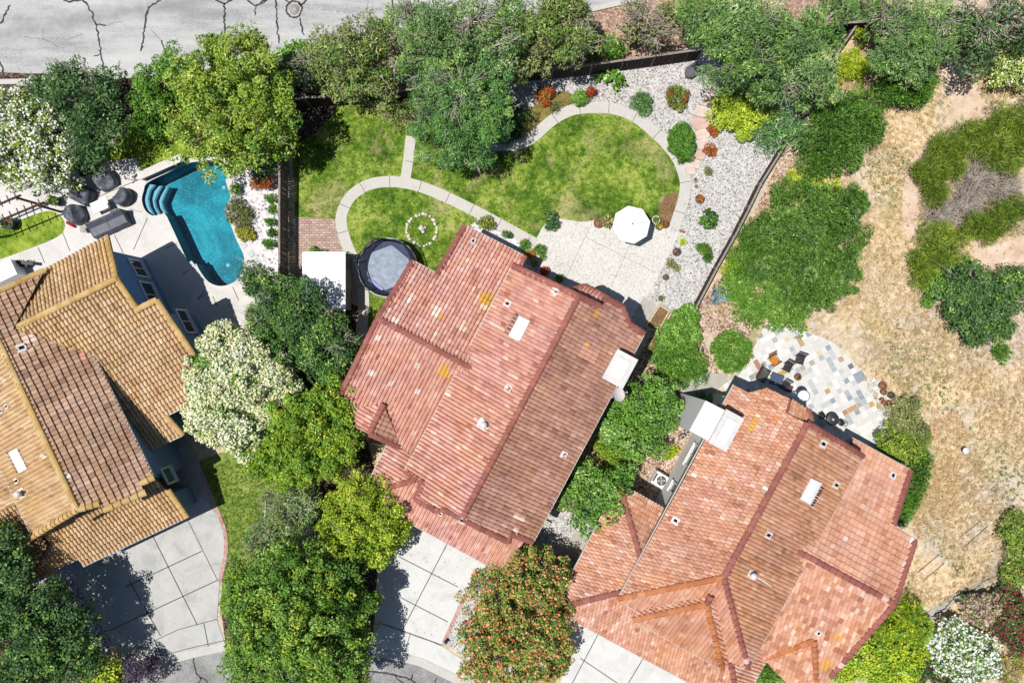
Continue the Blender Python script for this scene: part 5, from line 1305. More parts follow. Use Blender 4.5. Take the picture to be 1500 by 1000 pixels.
tree('garden_tree', 'yellow green tree right of the cream blossom tree', 'tree', [(440, 610, 44, 5.4), (480, 590, 36, 5.0), (500, 640, 36, 4.8), (450, 660, 44, 5.2), (400, 660, 40, 4.6), (420, 690, 34, 4.2), (380, 670, 30, 3.8), (480, 680, 30, 4.2), (495, 600, 26, 4.4)], 'golden', 0.17, 0.09, 0.34, 0.8, jit=.26, dead=5, mat2=('bright', .5))
tree('garden_tree', 'golden green tree at the lower left corner of the red roof', 'tree', [(530, 725, 36, 4.6), (500, 745, 32, 4.2), (560, 755, 38, 4.6), (520, 785, 40, 4.6), (560, 795, 30, 4.0), (490, 780, 26, 3.8), (585, 775, 22, 3.6), (545, 815, 22, 3.4)], 'golden', 0.15, 0.09, 0.32, 0.8, jit=.26, dead=4, mat2=('lime', .3))
tree('shade_tree', 'dim green open shrub between the big lower tree and the golden one', 'shrub', [(430, 765, 34, 3.4), (400, 770, 28, 3.0), (455, 790, 30, 3.0), (420, 735, 26, 2.8), (445, 735, 22, 2.8), (380, 800, 24, 2.6)], 'grey', 0.2, 0.055, 0.36, 0.5, dead=40, jit=0.32, gap=.25, mat2=('olive', .4))
tree('large_tree', 'largest dense green tree at the bottom between the driveways', 'tree',
     [(420, 850, 56, 6.8), (370, 865, 46, 6.2), (478, 857, 48, 5.8), (440, 905, 58, 7.2), (380, 915, 52, 6.4), (498, 907, 44, 5.4), (410, 960, 56, 6.6), (470, 960, 54, 6.6), (360, 960, 40, 5.6), (518, 945, 34, 4.8), (440, 1005, 54, 6.0), (500, 1000, 40, 5.6), (370, 1000, 44, 5.6), (345, 895, 26, 5.0), (534, 885, 22, 4.2)],
     'mid', 0.17, 0.1, 0.36, 0.8, mat2=('golden', .4), jit=.28, gap=.06, dead=6)
twig_bush('bare_shrub', 'bare pale twiggy shrub leaning over the side lawn', 'bare shrub', 385, 792, 24, 0.9, n=60, seed=71)
twig_bush('bare_sapling', 'small star shaped bare sapling on the side lawn above the twiggy shrub', 'bare sapling', 392, 724, 15, 0.9, n=12, seed=72, rad=0.02)
# ---------------- lower left
tree('front_tree', 'dark green tree with a few pale leaf tips in the bottom left corner', 'tree',
     [(40, 900, 44, 6.0), (80, 900, 40, 5.6), (110, 930, 36, 5.0), (60, 945, 48, 5.8), (20, 950, 44, 5.6), (95, 975, 40, 5.0), (30, 990, 44, 5.4), (0, 900, 40, 5.4), (125, 965, 22, 4.0)], 'dark', 0.2, 0.11, 0.48, 0.8, jit=.28, gap=.1, mat2=('mid', .3))
tree('front_tree', 'dark leafy tree at the left edge in front of the tan garage roof', 'tree', [(5, 800, 34, 6.4), (20, 840, 30, 6.0), (-25, 820, 50, 6.6), (30, 865, 18, 5.0), (-20, 870, 40, 6.0)], 'dark', 0.2, 0.11, 0.45, 0.85, jit=.25, mat2=('mid', .25))
tree('plum_shrub', 'dark plum coloured shrub at the foot of the left driveway', 'shrub', [(205, 975, 22, 1.8), (225, 985, 18, 1.5), (190, 990, 18, 1.4)], 'purple', 0.16, 0.08, 0.3, 0.6, gap=.15, jit=.3)
tree('low_shrub', 'bright yellow green shrub left of the plum coloured one', 'shrub', [(155, 985, 24, 1.6), (135, 1000, 20, 1.4), (175, 998, 16, 1.2)], 'lime', 0.16, 0.1, 0.3, 0.8, mat2=('yellow', .3))
# ---------------- beside the pool
tree('bronze_shrub', 'rust brown shrub on the white rocks by the dark fence', 'shrub', [(383, 264, 13, 1.1), (392, 268, 9, .9), (374, 270, 9, .7)], 'rust', 0.15, 0.05, 0.2, 0.8, 'spike')
tree('pool_shrub', 'small neat green ball at the pool edge', 'shrub', [(344, 277, 9, 0.7, .6)], 'bright', 0.1, 0.05, 0.15, 1.1, 'leaf')
tree('pool_shrub', 'grey olive mounded shrub on the right edge of the pool', 'shrub', [(345, 303, 15, 0.8), (350, 320, 16, 0.8), (342, 318, 10, .6), (358, 312, 10, .6)], 'olive', 0.2, 0.04, 0.2, 0.8, 'spike', mat2=('dry', .25))
tree('pool_shrub', 'yellow flowering clump at the lower end of the poolside shrubs', 'shrub', [(358, 340, 11, 0.6), (366, 345, 8, .5), (350, 334, 7, .5)], 'juniper', 0.1, 0.06, 0.14, 0.9, blossom=('yflower', .5, .09))
for i, (x, y) in enumerate([(399, 291), (401, 308), (399, 325), (400, 341), (396, 357)]):
    tree('fence_conifer', ['topmost', 'second from the top', 'middle', 'fourth from the top', 'lowest'][i] + ' of five small dark green conifers along the poolside fence', 'conifer',
         [(x, y, 8.5, 1.9, 0.5), (x - 3, y + 1, 6, 1.3, .5), (x - 8 if i in (0, 2, 4) else x - 2, y - 2, 5, 1.2, .4)], 'bright', 0.12, 0.05, 0.16, 1.0, 'spike', 'conifers along the pool fence', 0.05, tint0=-.12)
# ---------------- gravel garden plants
tree('flower_clump', 'round green clump dotted with scarlet flowers in the white gravel near the boulder', 'flowering plant', [(992, 142, 17, 0.8, .6)], 'mid', 0.12, 0.06, 0.18, 0.9, blossom=('red', .3, .09, .6))
tree('silver_shrub', 'silvery green round shrub beside the curved path', 'shrub', [(941, 150, 16, 0.8, .6), (945, 158, 10, .6)], 'blue', 0.16, 0.035, 0.18, 1.0, 'spike', tint0=.1)
tree('hedge_mound', 'large smooth dark green teardrop shaped mound at the bend of the path', 'shrub', [(999, 200, 19, 1.0, .6), (1003, 215, 17, .9, .6), (993, 208, 15, .8, .6), (1000, 192, 13, .9, .6), (1002, 228, 10, .6, .6)], 'bright', 0.1, 0.05, 0.18, 1.2, 'leaf', tint0=-.22, k=4, jit=.06)
tree('flower_clump', 'red geranium clump at the end of the olive ground cover', 'flowering plant', [(796, 138, 12, 0.6), (803, 134, 9, .6), (797, 148, 8, .5)], 'mid', 0.14, 0.08, 0.18, 0.7, blossom=('red', .8, .12))
tree('flower_clump', 'dark red flower clump right beside the small green ball', 'flowering plant', [(866, 134, 7, 0.5)], 'dark', 0.12, 0.07, 0.14, 0.8, blossom=('red', .9, .1))
tree('topiary_ball', 'small bright green ball bush on the inside of the path under the fence', 'bush', [(850, 143, 12, 0.7, .6)], 'bright', 0.1, 0.05, 0.15, 1.2, k=3.5, jit=.06)
tree('leafy_plant', 'sprawling big leaved green plant below the board fence', 'plant', [(898, 108, 10, 0.7), (908, 118, 10, .7), (890, 115, 8, .5), (902, 128, 7, .4), (878, 112, 8, .4)], 'bright', 0.3, 0.17, 0.2, 0.6, 'spike')
tree('ochre_shrub', 'low dry olive shrubs at the start of the winding path', 'shrub', [(775, 168, 13, .5), (765, 180, 10, .4), (812, 155, 10, .35)], 'olive', 0.14, 0.05, 0.18, 0.6, 'spike')
tree('dark_shrub', 'blackish shrub in the shade under the weeping tree', 'shrub', [(750, 190, 16, 1.0), (735, 195, 16, 1.0), (755, 165, 14, .9)], 'dark', 0.16, 0.06, 0.25, 0.7, tint0=-.2)
for i, (x, y, r, m) in enumerate([(1044, 190, 9, 'rust'), (1041, 219, 10, 'rust'), (1037, 250, 6, 'olive')]):
    tree('rust_plant', ['orange tufted plant beside the middle flagstones', 'brown tufted plant beside the lower flagstones', 'small yellowish plant under the lowest flagstone'][i], 'plant', [(x, y, r, 0.5), (x + 2, y + 4, r * .7, .4)], m, 0.14, 0.05, 0.14, 0.8, 'spike')
tree('round_plant', 'dark green round plant alone in the white gravel', 'plant', [(1040, 322, 14, 0.7, .6)], 'bright', 0.16, 0.08, 0.18, 1.0, tint0=-.22)
tree('spiky_plant', 'green spreading rosemary by the board fence', 'plant', [(1032, 366, 9, 0.5), (1037, 376, 10, .5), (1026, 362, 7, .4)], 'mid', 0.18, 0.04, 0.16, 0.9, 'spike', tint0=-.05)
tree('succulent', 'pale green round succulent right of the patio corner', 'plant', [(1000, 354, 6, 0.3)], 'lime', 0.14, 0.08, 0.12, 0.9, 'spike', tint0=.1)
tree('succulent', 'straggly yellow green plant right of the patio', 'plant', [(983, 386, 8, 0.3), (991, 393, 6, .25)], 'olive', 0.16, 0.05, 0.12, 0.6, 'spike')
tree('agave', 'blue grey agave cluster outside the fence corner', 'plant', [(1052, 428, 11, 0.6), (1063, 435, 10, .5), (1048, 440, 8, .5)], 'blueag', 0.42, 0.09, 0.2, 0.7, 'spike', inner=False)
tree('patio_shrub', 'dark leafy shrub where the path meets the patio', 'shrub', [(806, 318, 10, 0.8), (812, 328, 9, .6), (805, 332, 7, .5)], 'dark', 0.16, 0.07, 0.18, 0.6)
tree('foundation_shrub', 'yellow green shrub at the roof corner by the path', 'shrub', [(709, 325, 10, 0.7), (717, 330, 8, .5)], 'olive', 0.15, 0.05, 0.16, 0.8, 'spike', mat2=('lime', .5))
tree('foundation_shrub', 'small dark plant on the bright rocks halfway along the path', 'plant', [(741, 343, 7, 0.4), (747, 345, 5, .3)], 'dark', 0.12, 0.05, 0.12, 0.6)
tree('fern', 'bright green fern, upper left of the cluster at the house corner', 'plant', [(769, 359, 9, 0.5)], 'bright', 0.24, 0.04, 0.15, 0.9, 'spike')
tree('fern', 'bright green fern, right of the cluster at the house corner', 'plant', [(790, 366, 9, 0.5), (795, 375, 6, .3)], 'bright', 0.24, 0.04, 0.15, 0.8, 'spike')
tree('foundation_shrub', 'reddish green plant in the middle of the fern cluster', 'plant', [(777, 372, 8, 0.5)], 'rust', 0.14, 0.08, 0.14, 0.7, mat2=('mid', .5))
tree('foundation_shrub', 'mixed green plant just under the fern cluster', 'plant', [(784, 386, 6, 0.4)], 'olive', 0.14, 0.07, 0.14, 0.8)
tree('side_shrub', 'orange tinted shrub strip beside the raised planter', 'plant', [(966, 492, 8, .5), (958, 503, 8, .4), (953, 512, 6, .3)], 'olive', 0.18, 0.04, 0.14, 0.6, 'spike', mat2=('rust', .4))
tree('shed_vine', 'small green vine along the top edge of the shed', 'vine', [(460, 367, 7, .5), (472, 369, 6, .4), (508, 374, 6, .5)], 'mid', .14, .08, .12, .7)
tree('lawn_shrub', 'thin twiggy shrub at the top of the left lawn', 'shrub', [(560, 150, 20, 1.4), (585, 165, 22, 1.5), (540, 145, 14, 1.1), (600, 180, 14, 1.0)], 'olive', 0.16, 0.06, 0.26, 0.45, dead=10, gap=.2, jit=.3, mat2=('mid', .3))

# ---------------- ground cover that nobody could count
def blades(name, region, n, l, w, mat, seed, keep=None, label=None, cat=None, z=0.01, clump=6):
    rs = np.random.RandomState(seed)
    P = to_xy(region)
    xs = [p[0] for p in P]; ys = [p[1] for p in P]
    pts = []
    while len(pts) < n:
        x = rs.uniform(min(xs), max(xs)); y = rs.uniform(min(ys), max(ys))
        if inside(P, x, y) and (keep is None or keep(x, y)): pts.append((x, y))
    pts = np.array(pts)
    ii = np.repeat(np.arange(n), clump); N = len(ii)
    an = rs.uniform(0, 6.28, N); el = rs.uniform(0.15, 1.1, N)
    t = np.stack([np.cos(an) * np.cos(el), np.sin(an) * np.cos(el), np.sin(el)], 1)
    sc = rs.uniform(0.5, 1.4, n)[ii] * rs.uniform(0.7, 1.2, N)
    p0 = np.concatenate([pts[ii] + rs.normal(0, l * 0.12, (N, 2)), np.full((N, 1), z)], 1)
    b = unit(np.cross(t, np.array([[0, 0, 1.0]])))
    Lg = (sc * l)[:, None]; Wd = (sc * w)[:, None] * 0.5
    v = np.stack([p0, p0 + t * Lg * 0.4 - b * Wd, p0 + t * Lg, p0 + t * Lg * 0.4 + b * Wd], 1).reshape(-1, 3)
    tint = np.clip(0.6 * rs.random(n)[ii] + 0.4 * rs.random(N), 0, 1)
    o = leaf_mesh(name, v, tint, mat, None)
    return tag(o, label, cat, None, 'stuff')

RB = random.Random(3)
M['blade'] = m_leaf('turf_blade', [(0.0, A(60, 92, 26)), (0.35, A(100, 132, 42)), (0.7, A(140, 164, 62)), (0.9, A(184, 186, 100)), (1.0, A(214, 202, 146))], 0.2, 0.9, 0.1)
def patch(x, y, f=0.5, o=0.0):
    return math.sin(x * f + o) * math.cos(y * f * 1.3 - o) + 0.5 * math.sin(x * f * 2.7 + y * f * 1.9 + o)
HILL = [(1240, 40), (1400, 80), (1560, 100), (1560, 900), (1480, 840), (1370, 890), (1320, 880), (1345, 780), (1310, 640), (1250, 530), (1200, 490), (1110, 470), (1040, 460), (1070, 370), (1170, 220)]

TXY = to_xy(TRAIL1); T2XY = to_xy(TRAIL2)
def off_trail(x, y): return not inside(TXY, x, y) and not inside(T2XY, x, y)
blades('dry_grass', HILL, 19000, 0.20, 0.026, LM['straw'], 5, lambda x, y: patch(x, y) + RB.uniform(-.7, .7) > -0.5 and (off_trail(x, y) or RB.random() < .06), 'pale straw coloured dry grass covering the hillside on the right', 'dry grass', clump=7)
blades('dry_leaves', [(1348, 640), (1372, 610), (1400, 600), (1420, 640), (1400, 690), (1410, 740), (1370, 780), (1340, 790), (1336, 760), (1362, 700)], 1300, 0.16, 0.05, LM['strawo'], 31, lambda x, y: patch(x, y, .9, 1.0) + RB.uniform(-.8, .8) > -.2, 'drift of orange straw coloured dry leaves down the slope right of the rust tiled house', 'dry leaves', clump=5)
blades('green_weeds', HILL, 1500, 0.16, 0.05, LM['olive'], 8, lambda x, y: patch(x, y, 0.35, 2.0) + RB.uniform(-.3, .3) > 0.6 and off_trail(x, y), 'scattered olive green weeds in the dry hillside grass', 'weeds')
LAWN = [(430, 200), (470, 182), (494, 150), (608, 134), (700, 207), (712, 214), (745, 215), (762, 213), (780, 203), (808, 180), (829, 167), (848, 162), (880, 160), (902, 163), (928, 173), (954, 194), (976, 215),
        (992, 237), (1001, 262), (1001, 281), (996, 303), (983, 328), (930, 324), (880, 320), (850, 323), (822, 319), (808, 314), (795, 330), (779, 355), (745, 338), (700, 340), (640, 468), (545, 488), (530, 470), (530, 400), (502, 340), (494, 320), (434, 316)]
PXY = [Vector(W(*q)[:2]) for q in PATH1[::2]] + [Vector(W(*q)[:2]) for q in PATH2[::2]]
def off_path(x, y):
    return min((p.x - x) ** 2 + (p.y - y) ** 2 for p in PXY) > 0.2 and not (abs(x - W(598, 0).x) < .5 and y > W(0, 268).y)
blades('grass', LAWN, 6000, 0.09, 0.022, M['blade'], 21, off_path, 'short green turf blades of the curved rear lawn', 'grass', z=0.016, clump=5)
blades('grass', [(300, 690), (328, 768), (332, 812), (326, 860), (400, 800), (440, 700), (380, 650)], 2200, 0.10, 0.03, M['blade'], 22, None, 'short turf blades of the side lawn by the brick edging', 'grass', z=0.008, clump=5)

GRV = [(720, 120), (880, 98), (1030, 76), (1080, 100), (1165, 190), (1104, 300), (1021, 450), (970, 466), (990, 340), (1008, 280), (1000, 235), (940, 172), (880, 150), (800, 165)]
blades('fallen_leaves', GRV, 420, 0.10, 0.045, LM['litter'], 41, lambda x, y: patch(x, y, .8, .4) + RB.uniform(-.6, .6) > .1, 'scattered brown fallen leaves on the white gravel', 'fallen leaves', z=0.02, clump=2)
blades('fallen_leaves', [(556, 800), (590, 745), (730, 815), (702, 834), (647, 943), (560, 911)], 130, 0.08, 0.04, LM['litter'], 42, None, 'a few brown fallen leaves on the middle driveway', 'fallen leaves', z=0.04, clump=1)
# ------------------------------------------------------------------ swimming pool
g = G('pool_plaster')
c = g.ramp(g.math('ADD', g.math('MULTIPLY', g.noise(0.28, 6, 0.6, dist=1.0), 0.7), g.math('MULTIPLY', g.noise(7, 4, 0.75), 0.3)),
           [(0.34, (0.008, 0.10, 0.135, 1)), (0.48, (0.016, 0.19, 0.25, 1)), (0.62, (0.045, 0.38, 0.45, 1))])
peb = g.sep(g.voro(16, out='Color'))
c = g.mix(g.ramp(peb, [(0.9, (0, 0, 0)), (0.97, (0.35, 0.35, 0.35))]), c, (0.3, 0.6, 0.65, 1))
M['plaster'] = g.done(g.bsdf(c, 0.6, 0.2))
M['pool_tile'] = m_plain('dark_pool_tile', (0.03, 0.09, 0.16, 1), 0.3, 0.4)
M['white_drain'] = m_plain('pale_drain', (.5, .55, .56, 1), .5, .3)
M['pool_step'] = m_plain('pool_step_plaster', (0.34, 0.44, 0.52, 1), 0.6, 0.2)
g = G('pool_water')
gl = g.n('ShaderNodeBsdfGlossy'); gl.inputs['Roughness'].default_value = 0.06; g.l(g.bump(g.noise(1.6, 3, 0.5), 0.35, 0.05), gl.inputs['Normal'])
tr = g.n('ShaderNodeBsdfTransparent'); tr.inputs[0].default_value = (0.62, 0.90, 0.94, 1)
fr = g.n('ShaderNodeFresnel'); fr.inputs[0].default_value = 1.33
x = g.n('ShaderNodeMixShader'); g.l(fr.outputs[0], x.inputs[0]); g.l(tr.outputs[0], x.inputs[1]); g.l(gl.outputs[0], x.inputs[2])
M['water'] = g.done(x.outputs[0])
pc = W(285, 320)
pool = thing('swimming_pool', (pc.x, pc.y, 0), 'turquoise freeform swimming pool with curved steps in the pale deck', 'swimming pool')
def fill_poly(xy, z, flip=False):
    bm = bmesh.new()
    vs = [bm.verts.new((p[0], p[1], z)) for p in xy]
    f = bm.faces.new(vs)
    bmesh.ops.triangulate(bm, faces=[f])
    return bm
n = len(POOL_XY)
mb = MB()
D = -1.35
mb.add([(p[0], p[1], 0.03) for p in POOL_XY] + [(p[0], p[1], -0.18) for p in POOL_XY], [(i, n + i, n + (i + 1) % n, (i + 1) % n) for i in range(n)], 1)
mb.add([(p[0], p[1], -0.18) for p in POOL_XY] + [(p[0], p[1], D) for p in POOL_XY], [(i, n + i, n + (i + 1) % n, (i + 1) % n) for i in range(n)], 0)
mb.add([(p[0], p[1], D) for p in POOL_XY], [tuple(range(n))], 0)
mb.build('basin', [M['plaster'], M['pool_tile']], pool)
wm = MB(); wm.add([(p[0], p[1], -0.10) for p in POOL_XY], [tuple(range(n))])
wm.build('water', M['water'], pool)
def pool_step(pts, z, edge):
    P = ccw(to_xy(pts))
    s = MB(); s.prism(P, D + 0.01, z, 0)
    o = s.build('step', M['pool_step'], pool)
    a, b = ribbon_pts(edge, 0.12)
    e = MB(); m_ = len(a)
    e.add([(q.x, q.y, z + 0.006) for q in a] + [(q.x, q.y, z + 0.006) for q in b], [(i, m_ + i, m_ + i + 1, i + 1) for i in range(m_ - 1)])
    e.build('step_edge', M['pool_tile'], o)
pool_step([(225, 270), (217, 269), (212, 279), (209, 293), (213, 307), (224, 315), (217, 302), (215, 290), (218, 278)], -0.22, [(225, 270), (218, 278), (215, 290), (217, 302), (224, 315)])
pool_step([(233, 270), (225.5, 270.5), (218.5, 278), (215.5, 290), (217.5, 302), (224.5, 315), (231, 314), (224, 302), (222, 292), (226, 282)], -0.45, [(233, 270), (226, 282), (222, 292), (224, 302), (231, 314)])
pool_step([(240, 270), (233.5, 270.5), (226.5, 282), (222.5, 292), (224.5, 302), (231.5, 314), (238, 313), (232, 302), (230, 293), (234, 283)], -0.68, [(240, 270), (234, 283), (230, 293), (232, 302), (238, 313)])
for (x, y) in ((316, 268), (322, 385)):
    mb = MB(); q = W(x, y); mb.lathe((q.x, q.y, D), [(.14, 0), (.14, .02), (.02, .03)], 16); mb.build('drain', M['white_drain'], pool)
rw = MB()
a, b = W(212, 265), W(273, 238)
d = (b - a).normalized(); nn = Vector((-d.y, d.x, 0))
P = [a, b, b + nn * 0.42, a + nn * 0.42]
rw.prism(ccw([(p.x, p.y) for p in P]), 0.0, 0.5, 0)
r_ = rw.build('raised_wall', M['pool_tile'], pool)
cp = MB(); P = [a - nn * .05 - d * .05, b - nn * .05 + d * .05, b + nn * 0.47 + d * .05, a + nn * 0.47 - d * .05]
cp.prism(ccw([(p.x, p.y) for p in P]), 0.5, 0.56, 0, bottom=True)
cp.build('coping', M['deck'], r_)
M['pale_stone'] = m_plain('pale_blue_stone', A(206, 216, 218), 0.8, 0.2)
for i, (x, y) in enumerate([(357, 359), (368, 372), (375, 384), (281, 388)]):
    mb = MB(); c = W(x, y); mb.box((c.x, c.y, 0.05), (0.42, 0.36, 0.05), -0.9)
    mb.build('deck_inlay', M['pale_stone'], pool)
# soft lounge covers, fire table, barbecue
M['cover'] = m_plain('charcoal_cover', (0.075, 0.085, 0.105, 1), 0.55, 0.35, var=0.35, sc=2.5)
M['cover2'] = m_plain('slate_cover', (0.12, 0.13, 0.15, 1), 0.55, 0.35, var=0.3, sc=2.5)
GC = 'covered chairs round the fire table'
def covered(px, py, rx, ry, rz, h, label, sq=False, name='covered_chair', mat='cover', group=GC):
    c = W(px, py, h * 0.5)
    root = thing(name, (c.x, c.y, 0.03), label, 'covered chair', group)
    rs = np.random.RandomState(int(px * 3 + py))
    mb = MB(); n_ = 28; prof = [(1.0, 0.0), (1.02, 0.15), (0.99, 0.45), (0.96, 0.78), (0.88, 0.95), (0.60, 1.0), (0.30, 0.93), (0.02, 0.90)]
    vs = []
    for (f, z) in prof:
        for k in range(n_):
            an = 2 * math.pi * k / n_
            ex = 0.45 if sq else 0.85
            cx = math.copysign(abs(math.cos(an)) ** ex, math.cos(an)); sy = math.copysign(abs(math.sin(an)) ** ex, math.sin(an))
            wr = 1 + 0.022 * math.sin(an * 7 + z * 3) * (0.4 + z) + rs.normal(0, 0.012)
            lx, ly = cx * f * rx * wr, sy * f * ry * wr
            zz = z * h * (1.0 if ly > 0 else 1.0 - 0.45 * min(1, -ly / ry * 2.2) * (z > 0.4) * (1.25 if abs(lx) < rx * .6 else .55)) + (0.03 * math.sin(an * 5) * z)
            vs.append((c.x + lx * math.cos(rz) - ly * math.sin(rz), c.y + lx * math.sin(rz) + ly * math.cos(rz), 0.03 + zz))
    fs = [(i * n_ + k, i * n_ + (k + 1) % n_, (i + 1) * n_ + (k + 1) % n_, (i + 1) * n_ + k) for i in range(len(prof) - 1) for k in range(n_)]
    mb.add(vs, fs, 0, .5, True)
    mb.build('cover', M[mat], root)
    hm = MB()
    ring = [Vector(vs[k]) + Vector((0, 0, 0.02)) for k in range(n_)]
    hm.tube(ring + [ring[0]], 0.022, 5)
    hm.build('hem_cord', M['black'], root)
    sm = MB()
    for s_ in (-1, 1):
        pts = []
        for t in range(7):
            q = t / 6
            lx, ly = s_ * 0.55 * rx, (q * 2 - 1) * ry * 0.8
            hz = h * (1.0 if ly > 0 else 1.0 - 0.45 * min(1, -ly / ry * 2.2)) + 0.04
            pts.append((c.x + lx * math.cos(rz) - ly * math.sin(rz), c.y + lx * math.sin(rz) + ly * math.cos(rz), hz))
        sm.tube(pts, 0.018, 5)
    sm.build('seam', M['cover2'], root)
    return root
covered(154, 264, 0.62, 0.58, 0.5, 0.85, 'covered square armchair furthest right in the shade of the oleander', True, mat='cover2')
covered(119, 285, 0.72, 0.58, -0.45, 0.85, 'covered armchair left of the white fire table', True)
covered(179, 288, 0.60, 0.56, -2.2, 0.85, 'round covered chair right of the white fire table')
covered(111, 314, 0.66, 0.58, 1.9, 0.85, 'round covered chair at the tip of the little lawn')
# barbecue under a long cover
c = W(160, 328, 0.5)
root = thing('covered_sofa', (c.x, c.y, 0.03), 'long black covered sofa at the corner of the tan roof', 'covered sofa')
ang = math.radians(24)
mb = MB(); n_ = 10
secs = []
for i in range(n_ + 1):
    t = i / n_ * 2 - 1
    prof = [(-0.52, 0.0), (-0.50, 0.5), (-0.42, 0.62), (0.1, 0.70), (0.36, 0.95), (0.47, 0.93), (0.52, 0.0)]
    sag = 1 - 0.05 * math.cos(t * 3.0) + 0.012 * math.sin(i * 2.3)
    secs.append([(t * 1.22, y * (1 + 0.02 * math.sin(i * 1.7)), z * sag) for y, z in prof])
vs = [(c.x + x * math.cos(ang) - y * math.sin(ang), c.y + x * math.sin(ang) + y * math.cos(ang), 0.03 + z) for s_ in secs for x, y, z in s_]
m_ = 7
fs = [(i * m_ + k, (i + 1) * m_ + k, (i + 1) * m_ + k + 1, i * m_ + k + 1) for i in range(n_) for k in range(m_ - 1)] + [tuple(range(m_)), tuple(reversed(range(n_ * m_, n_ * m_ + m_)))]
mb.add(vs, fs)
mb.build('cover', M['cover'], root)
sm = MB()
for i in (0, n_ // 2, n_): sm.tube([Vector(vs[i * m_ + k]) + Vector((0, 0, .012)) for k in range(m_)], 0.016, 5)
sm.build('seam', M['cover2'], root)
# fire table
c = W(147, 301, 0.5)
root = thing('fire_table', (c.x, c.y, 0.03), 'white rectangular fire table in the middle of the covered chairs', 'table')
M['white_top'] = m_plain('white_table_top', (0.8, 0.8, 0.8, 1), 0.5, 0.3, var=.03)
mb = MB(); mb.box((c.x, c.y, 0.52), (1.15, 0.72, 0.08), ang); mb.build('tabletop', M['white_top'], root)
mb = MB(); mb.box((c.x, c.y, 0.26), (0.8, 0.46, 0.44), ang); mb.build('base', M['black'], root)
mb = MB()
mb.box((c.x + .42, c.y - 0.30, 0.575), (0.5, 0.10, 0.03), ang); mb.box((c.x + .60, c.y - 0.05, 0.575), (0.10, 0.42, 0.03), ang)
mb.build('glass_guard', M['black'], root)
# red bolster and small wire table
M['red_fabric'] = m_plain('red_fabric', A(176, 30, 46), 0.8, 0.2)
c = W(104, 329, 0.1)
rl = thing('bolster', (c.x, c.y, 0.03), 'small red rolled cushion lying between the lawn tip and the black sofa', 'cushion')
mb = MB(); dd = Vector((math.cos(-.5), math.sin(-.5), 0)) * 0.36
mb.tube([c - dd, c - dd * .9, c, c + dd * .9, c + dd], [0.03, 0.085, 0.095, 0.085, 0.03], 10); mb.build('cushion_body', M['red_fabric'], rl)
mb = MB()
for s_ in (-1, 1): mb.tube([c + dd * s_, c + dd * s_ * 1.2], 0.012, 6)
mb.build('tie', M['white_top'], rl)
c = W(122, 336, 0.4)
rl = thing('side_table', (c.x, c.y, 0.03), 'tiny round wire side table at the end of the black sofa', 'table')
mb = MB(); mb.lathe((c.x, c.y, 0), [(0.2, 0.44), (0.22, 0.46), (0.2, 0.48), (0.02, 0.485)], 16); mb.build('tabletop', M['slab'], rl)
mb = MB()
for k in range(4):
    a_ = k * math.pi / 2
    mb.tube([(c.x + .18 * math.cos(a_), c.y + .18 * math.sin(a_), 0.03), (c.x + .12 * math.cos(a_), c.y + .12 * math.sin(a_), .45)], 0.012, 5)
mb.build('leg_frame', M['black'], rl)
# pergola
M['pergola'] = m_plain('dark_beam', A(96, 70, 66), 0.7, 0.2, var=.2)
c = W(28, 305)
pg = thing('pergola', (c.x, c.y, 0), 'low open pergola of dark beams and cross battens at the left edge', 'pergola')
z_ = 2.3
A1, A2 = W(-45, 318, z_), W(30, 286, z_); B1, B2 = W(-40, 340, z_), W(65, 296, z_)
mb = MB(); mb.bar(A1, A2, 0.09, 0.16); mb.build('beam', M['pergola'], pg)
mb = MB(); mb.bar(B1, B2, 0.09, 0.16); mb.build('beam', M['pergola'], pg)
for (P0, P1, nb) in ((A1, A2, 7), (B1, B2, 10)):
    d = (P1 - P0).normalized(); nn = Vector((-d.y, d.x, 0))
    for k in range(nb):
        q = P0.lerp(P1, (k + .5) / nb) + Vector((0, 0, .11))
        mb = MB(); mb.bar(q - nn * .28, q + nn * .28, 0.045, 0.06); mb.build('batten', M['pergola'], pg)
for q in (A2 - (A2 - A1) * .1, B2 - (B2 - B1) * .1, B1, A1):
    mb = MB(); mb.box((q.x, q.y, 1.11), (0.11, 0.11, 2.2), .4); mb.build('post', M['pergola'], pg)
# planters by the pergola
M['black_pot'] = m_plain('charcoal_pot', (0.05, 0.055, 0.07, 1), 0.5, 0.4)
M['terracotta'] = m_plain('terracotta', A(168, 108, 84), 0.85, 0.2)
M['brown_pot'] = m_plain('brown_pot', A(128, 96, 84), 0.7, 0.3)
M['white_pot'] = m_plain('white_glazed_pot', A(236, 234, 230), 0.4, 0.4, var=.04)
def pot(px, py, rp, h, mat, label, plant=None, name='flower_pot', cat='pot', group=None, z0=0.02, sat=0.8):
    c = W(px, py, h); r = rp / S
    root = thing(name, (c.x, c.y, z0), label, cat, group)
    mb = MB()
    mb.lathe((c.x, c.y, z0), [(r * 0.62, 0), (r * .92, h * 0.85), (r * 1.0, h * .86), (r, h), (r * .84, h), (r * .8, h * .8)], 20)
    mb.build('pot_body', M[mat], root)
    s_ = MB(); s_.lathe((c.x, c.y, z0 + h * .80), [(r * .81, 0), (r * .81, 0.012), (0.01, 0.03)], 16); s_.build('potting_soil', M['soil'], root)
    if plant:
        rs = np.random.RandomState(int(px * 7 + py))
        P = np.array([[c.x, c.y, z0 + h + r * .2, r * sat]])
        v, t = leaves(P, r * 0.9, r * .28, 1.1, rs, 'spike', zlow=0.0)
        leaf_mesh('plant', v, t, LM[plant], root)
    return root
pot(78, 294, 7, 0.5, 'black_pot', 'dark round pot with trailing green at the end of the pergola', 'bright', sat=1.2)
pot(10, 327, 9, 0.6, 'black_pot', 'large dark pot on the curb of the little lawn at the left edge', 'dark', sat=.7)
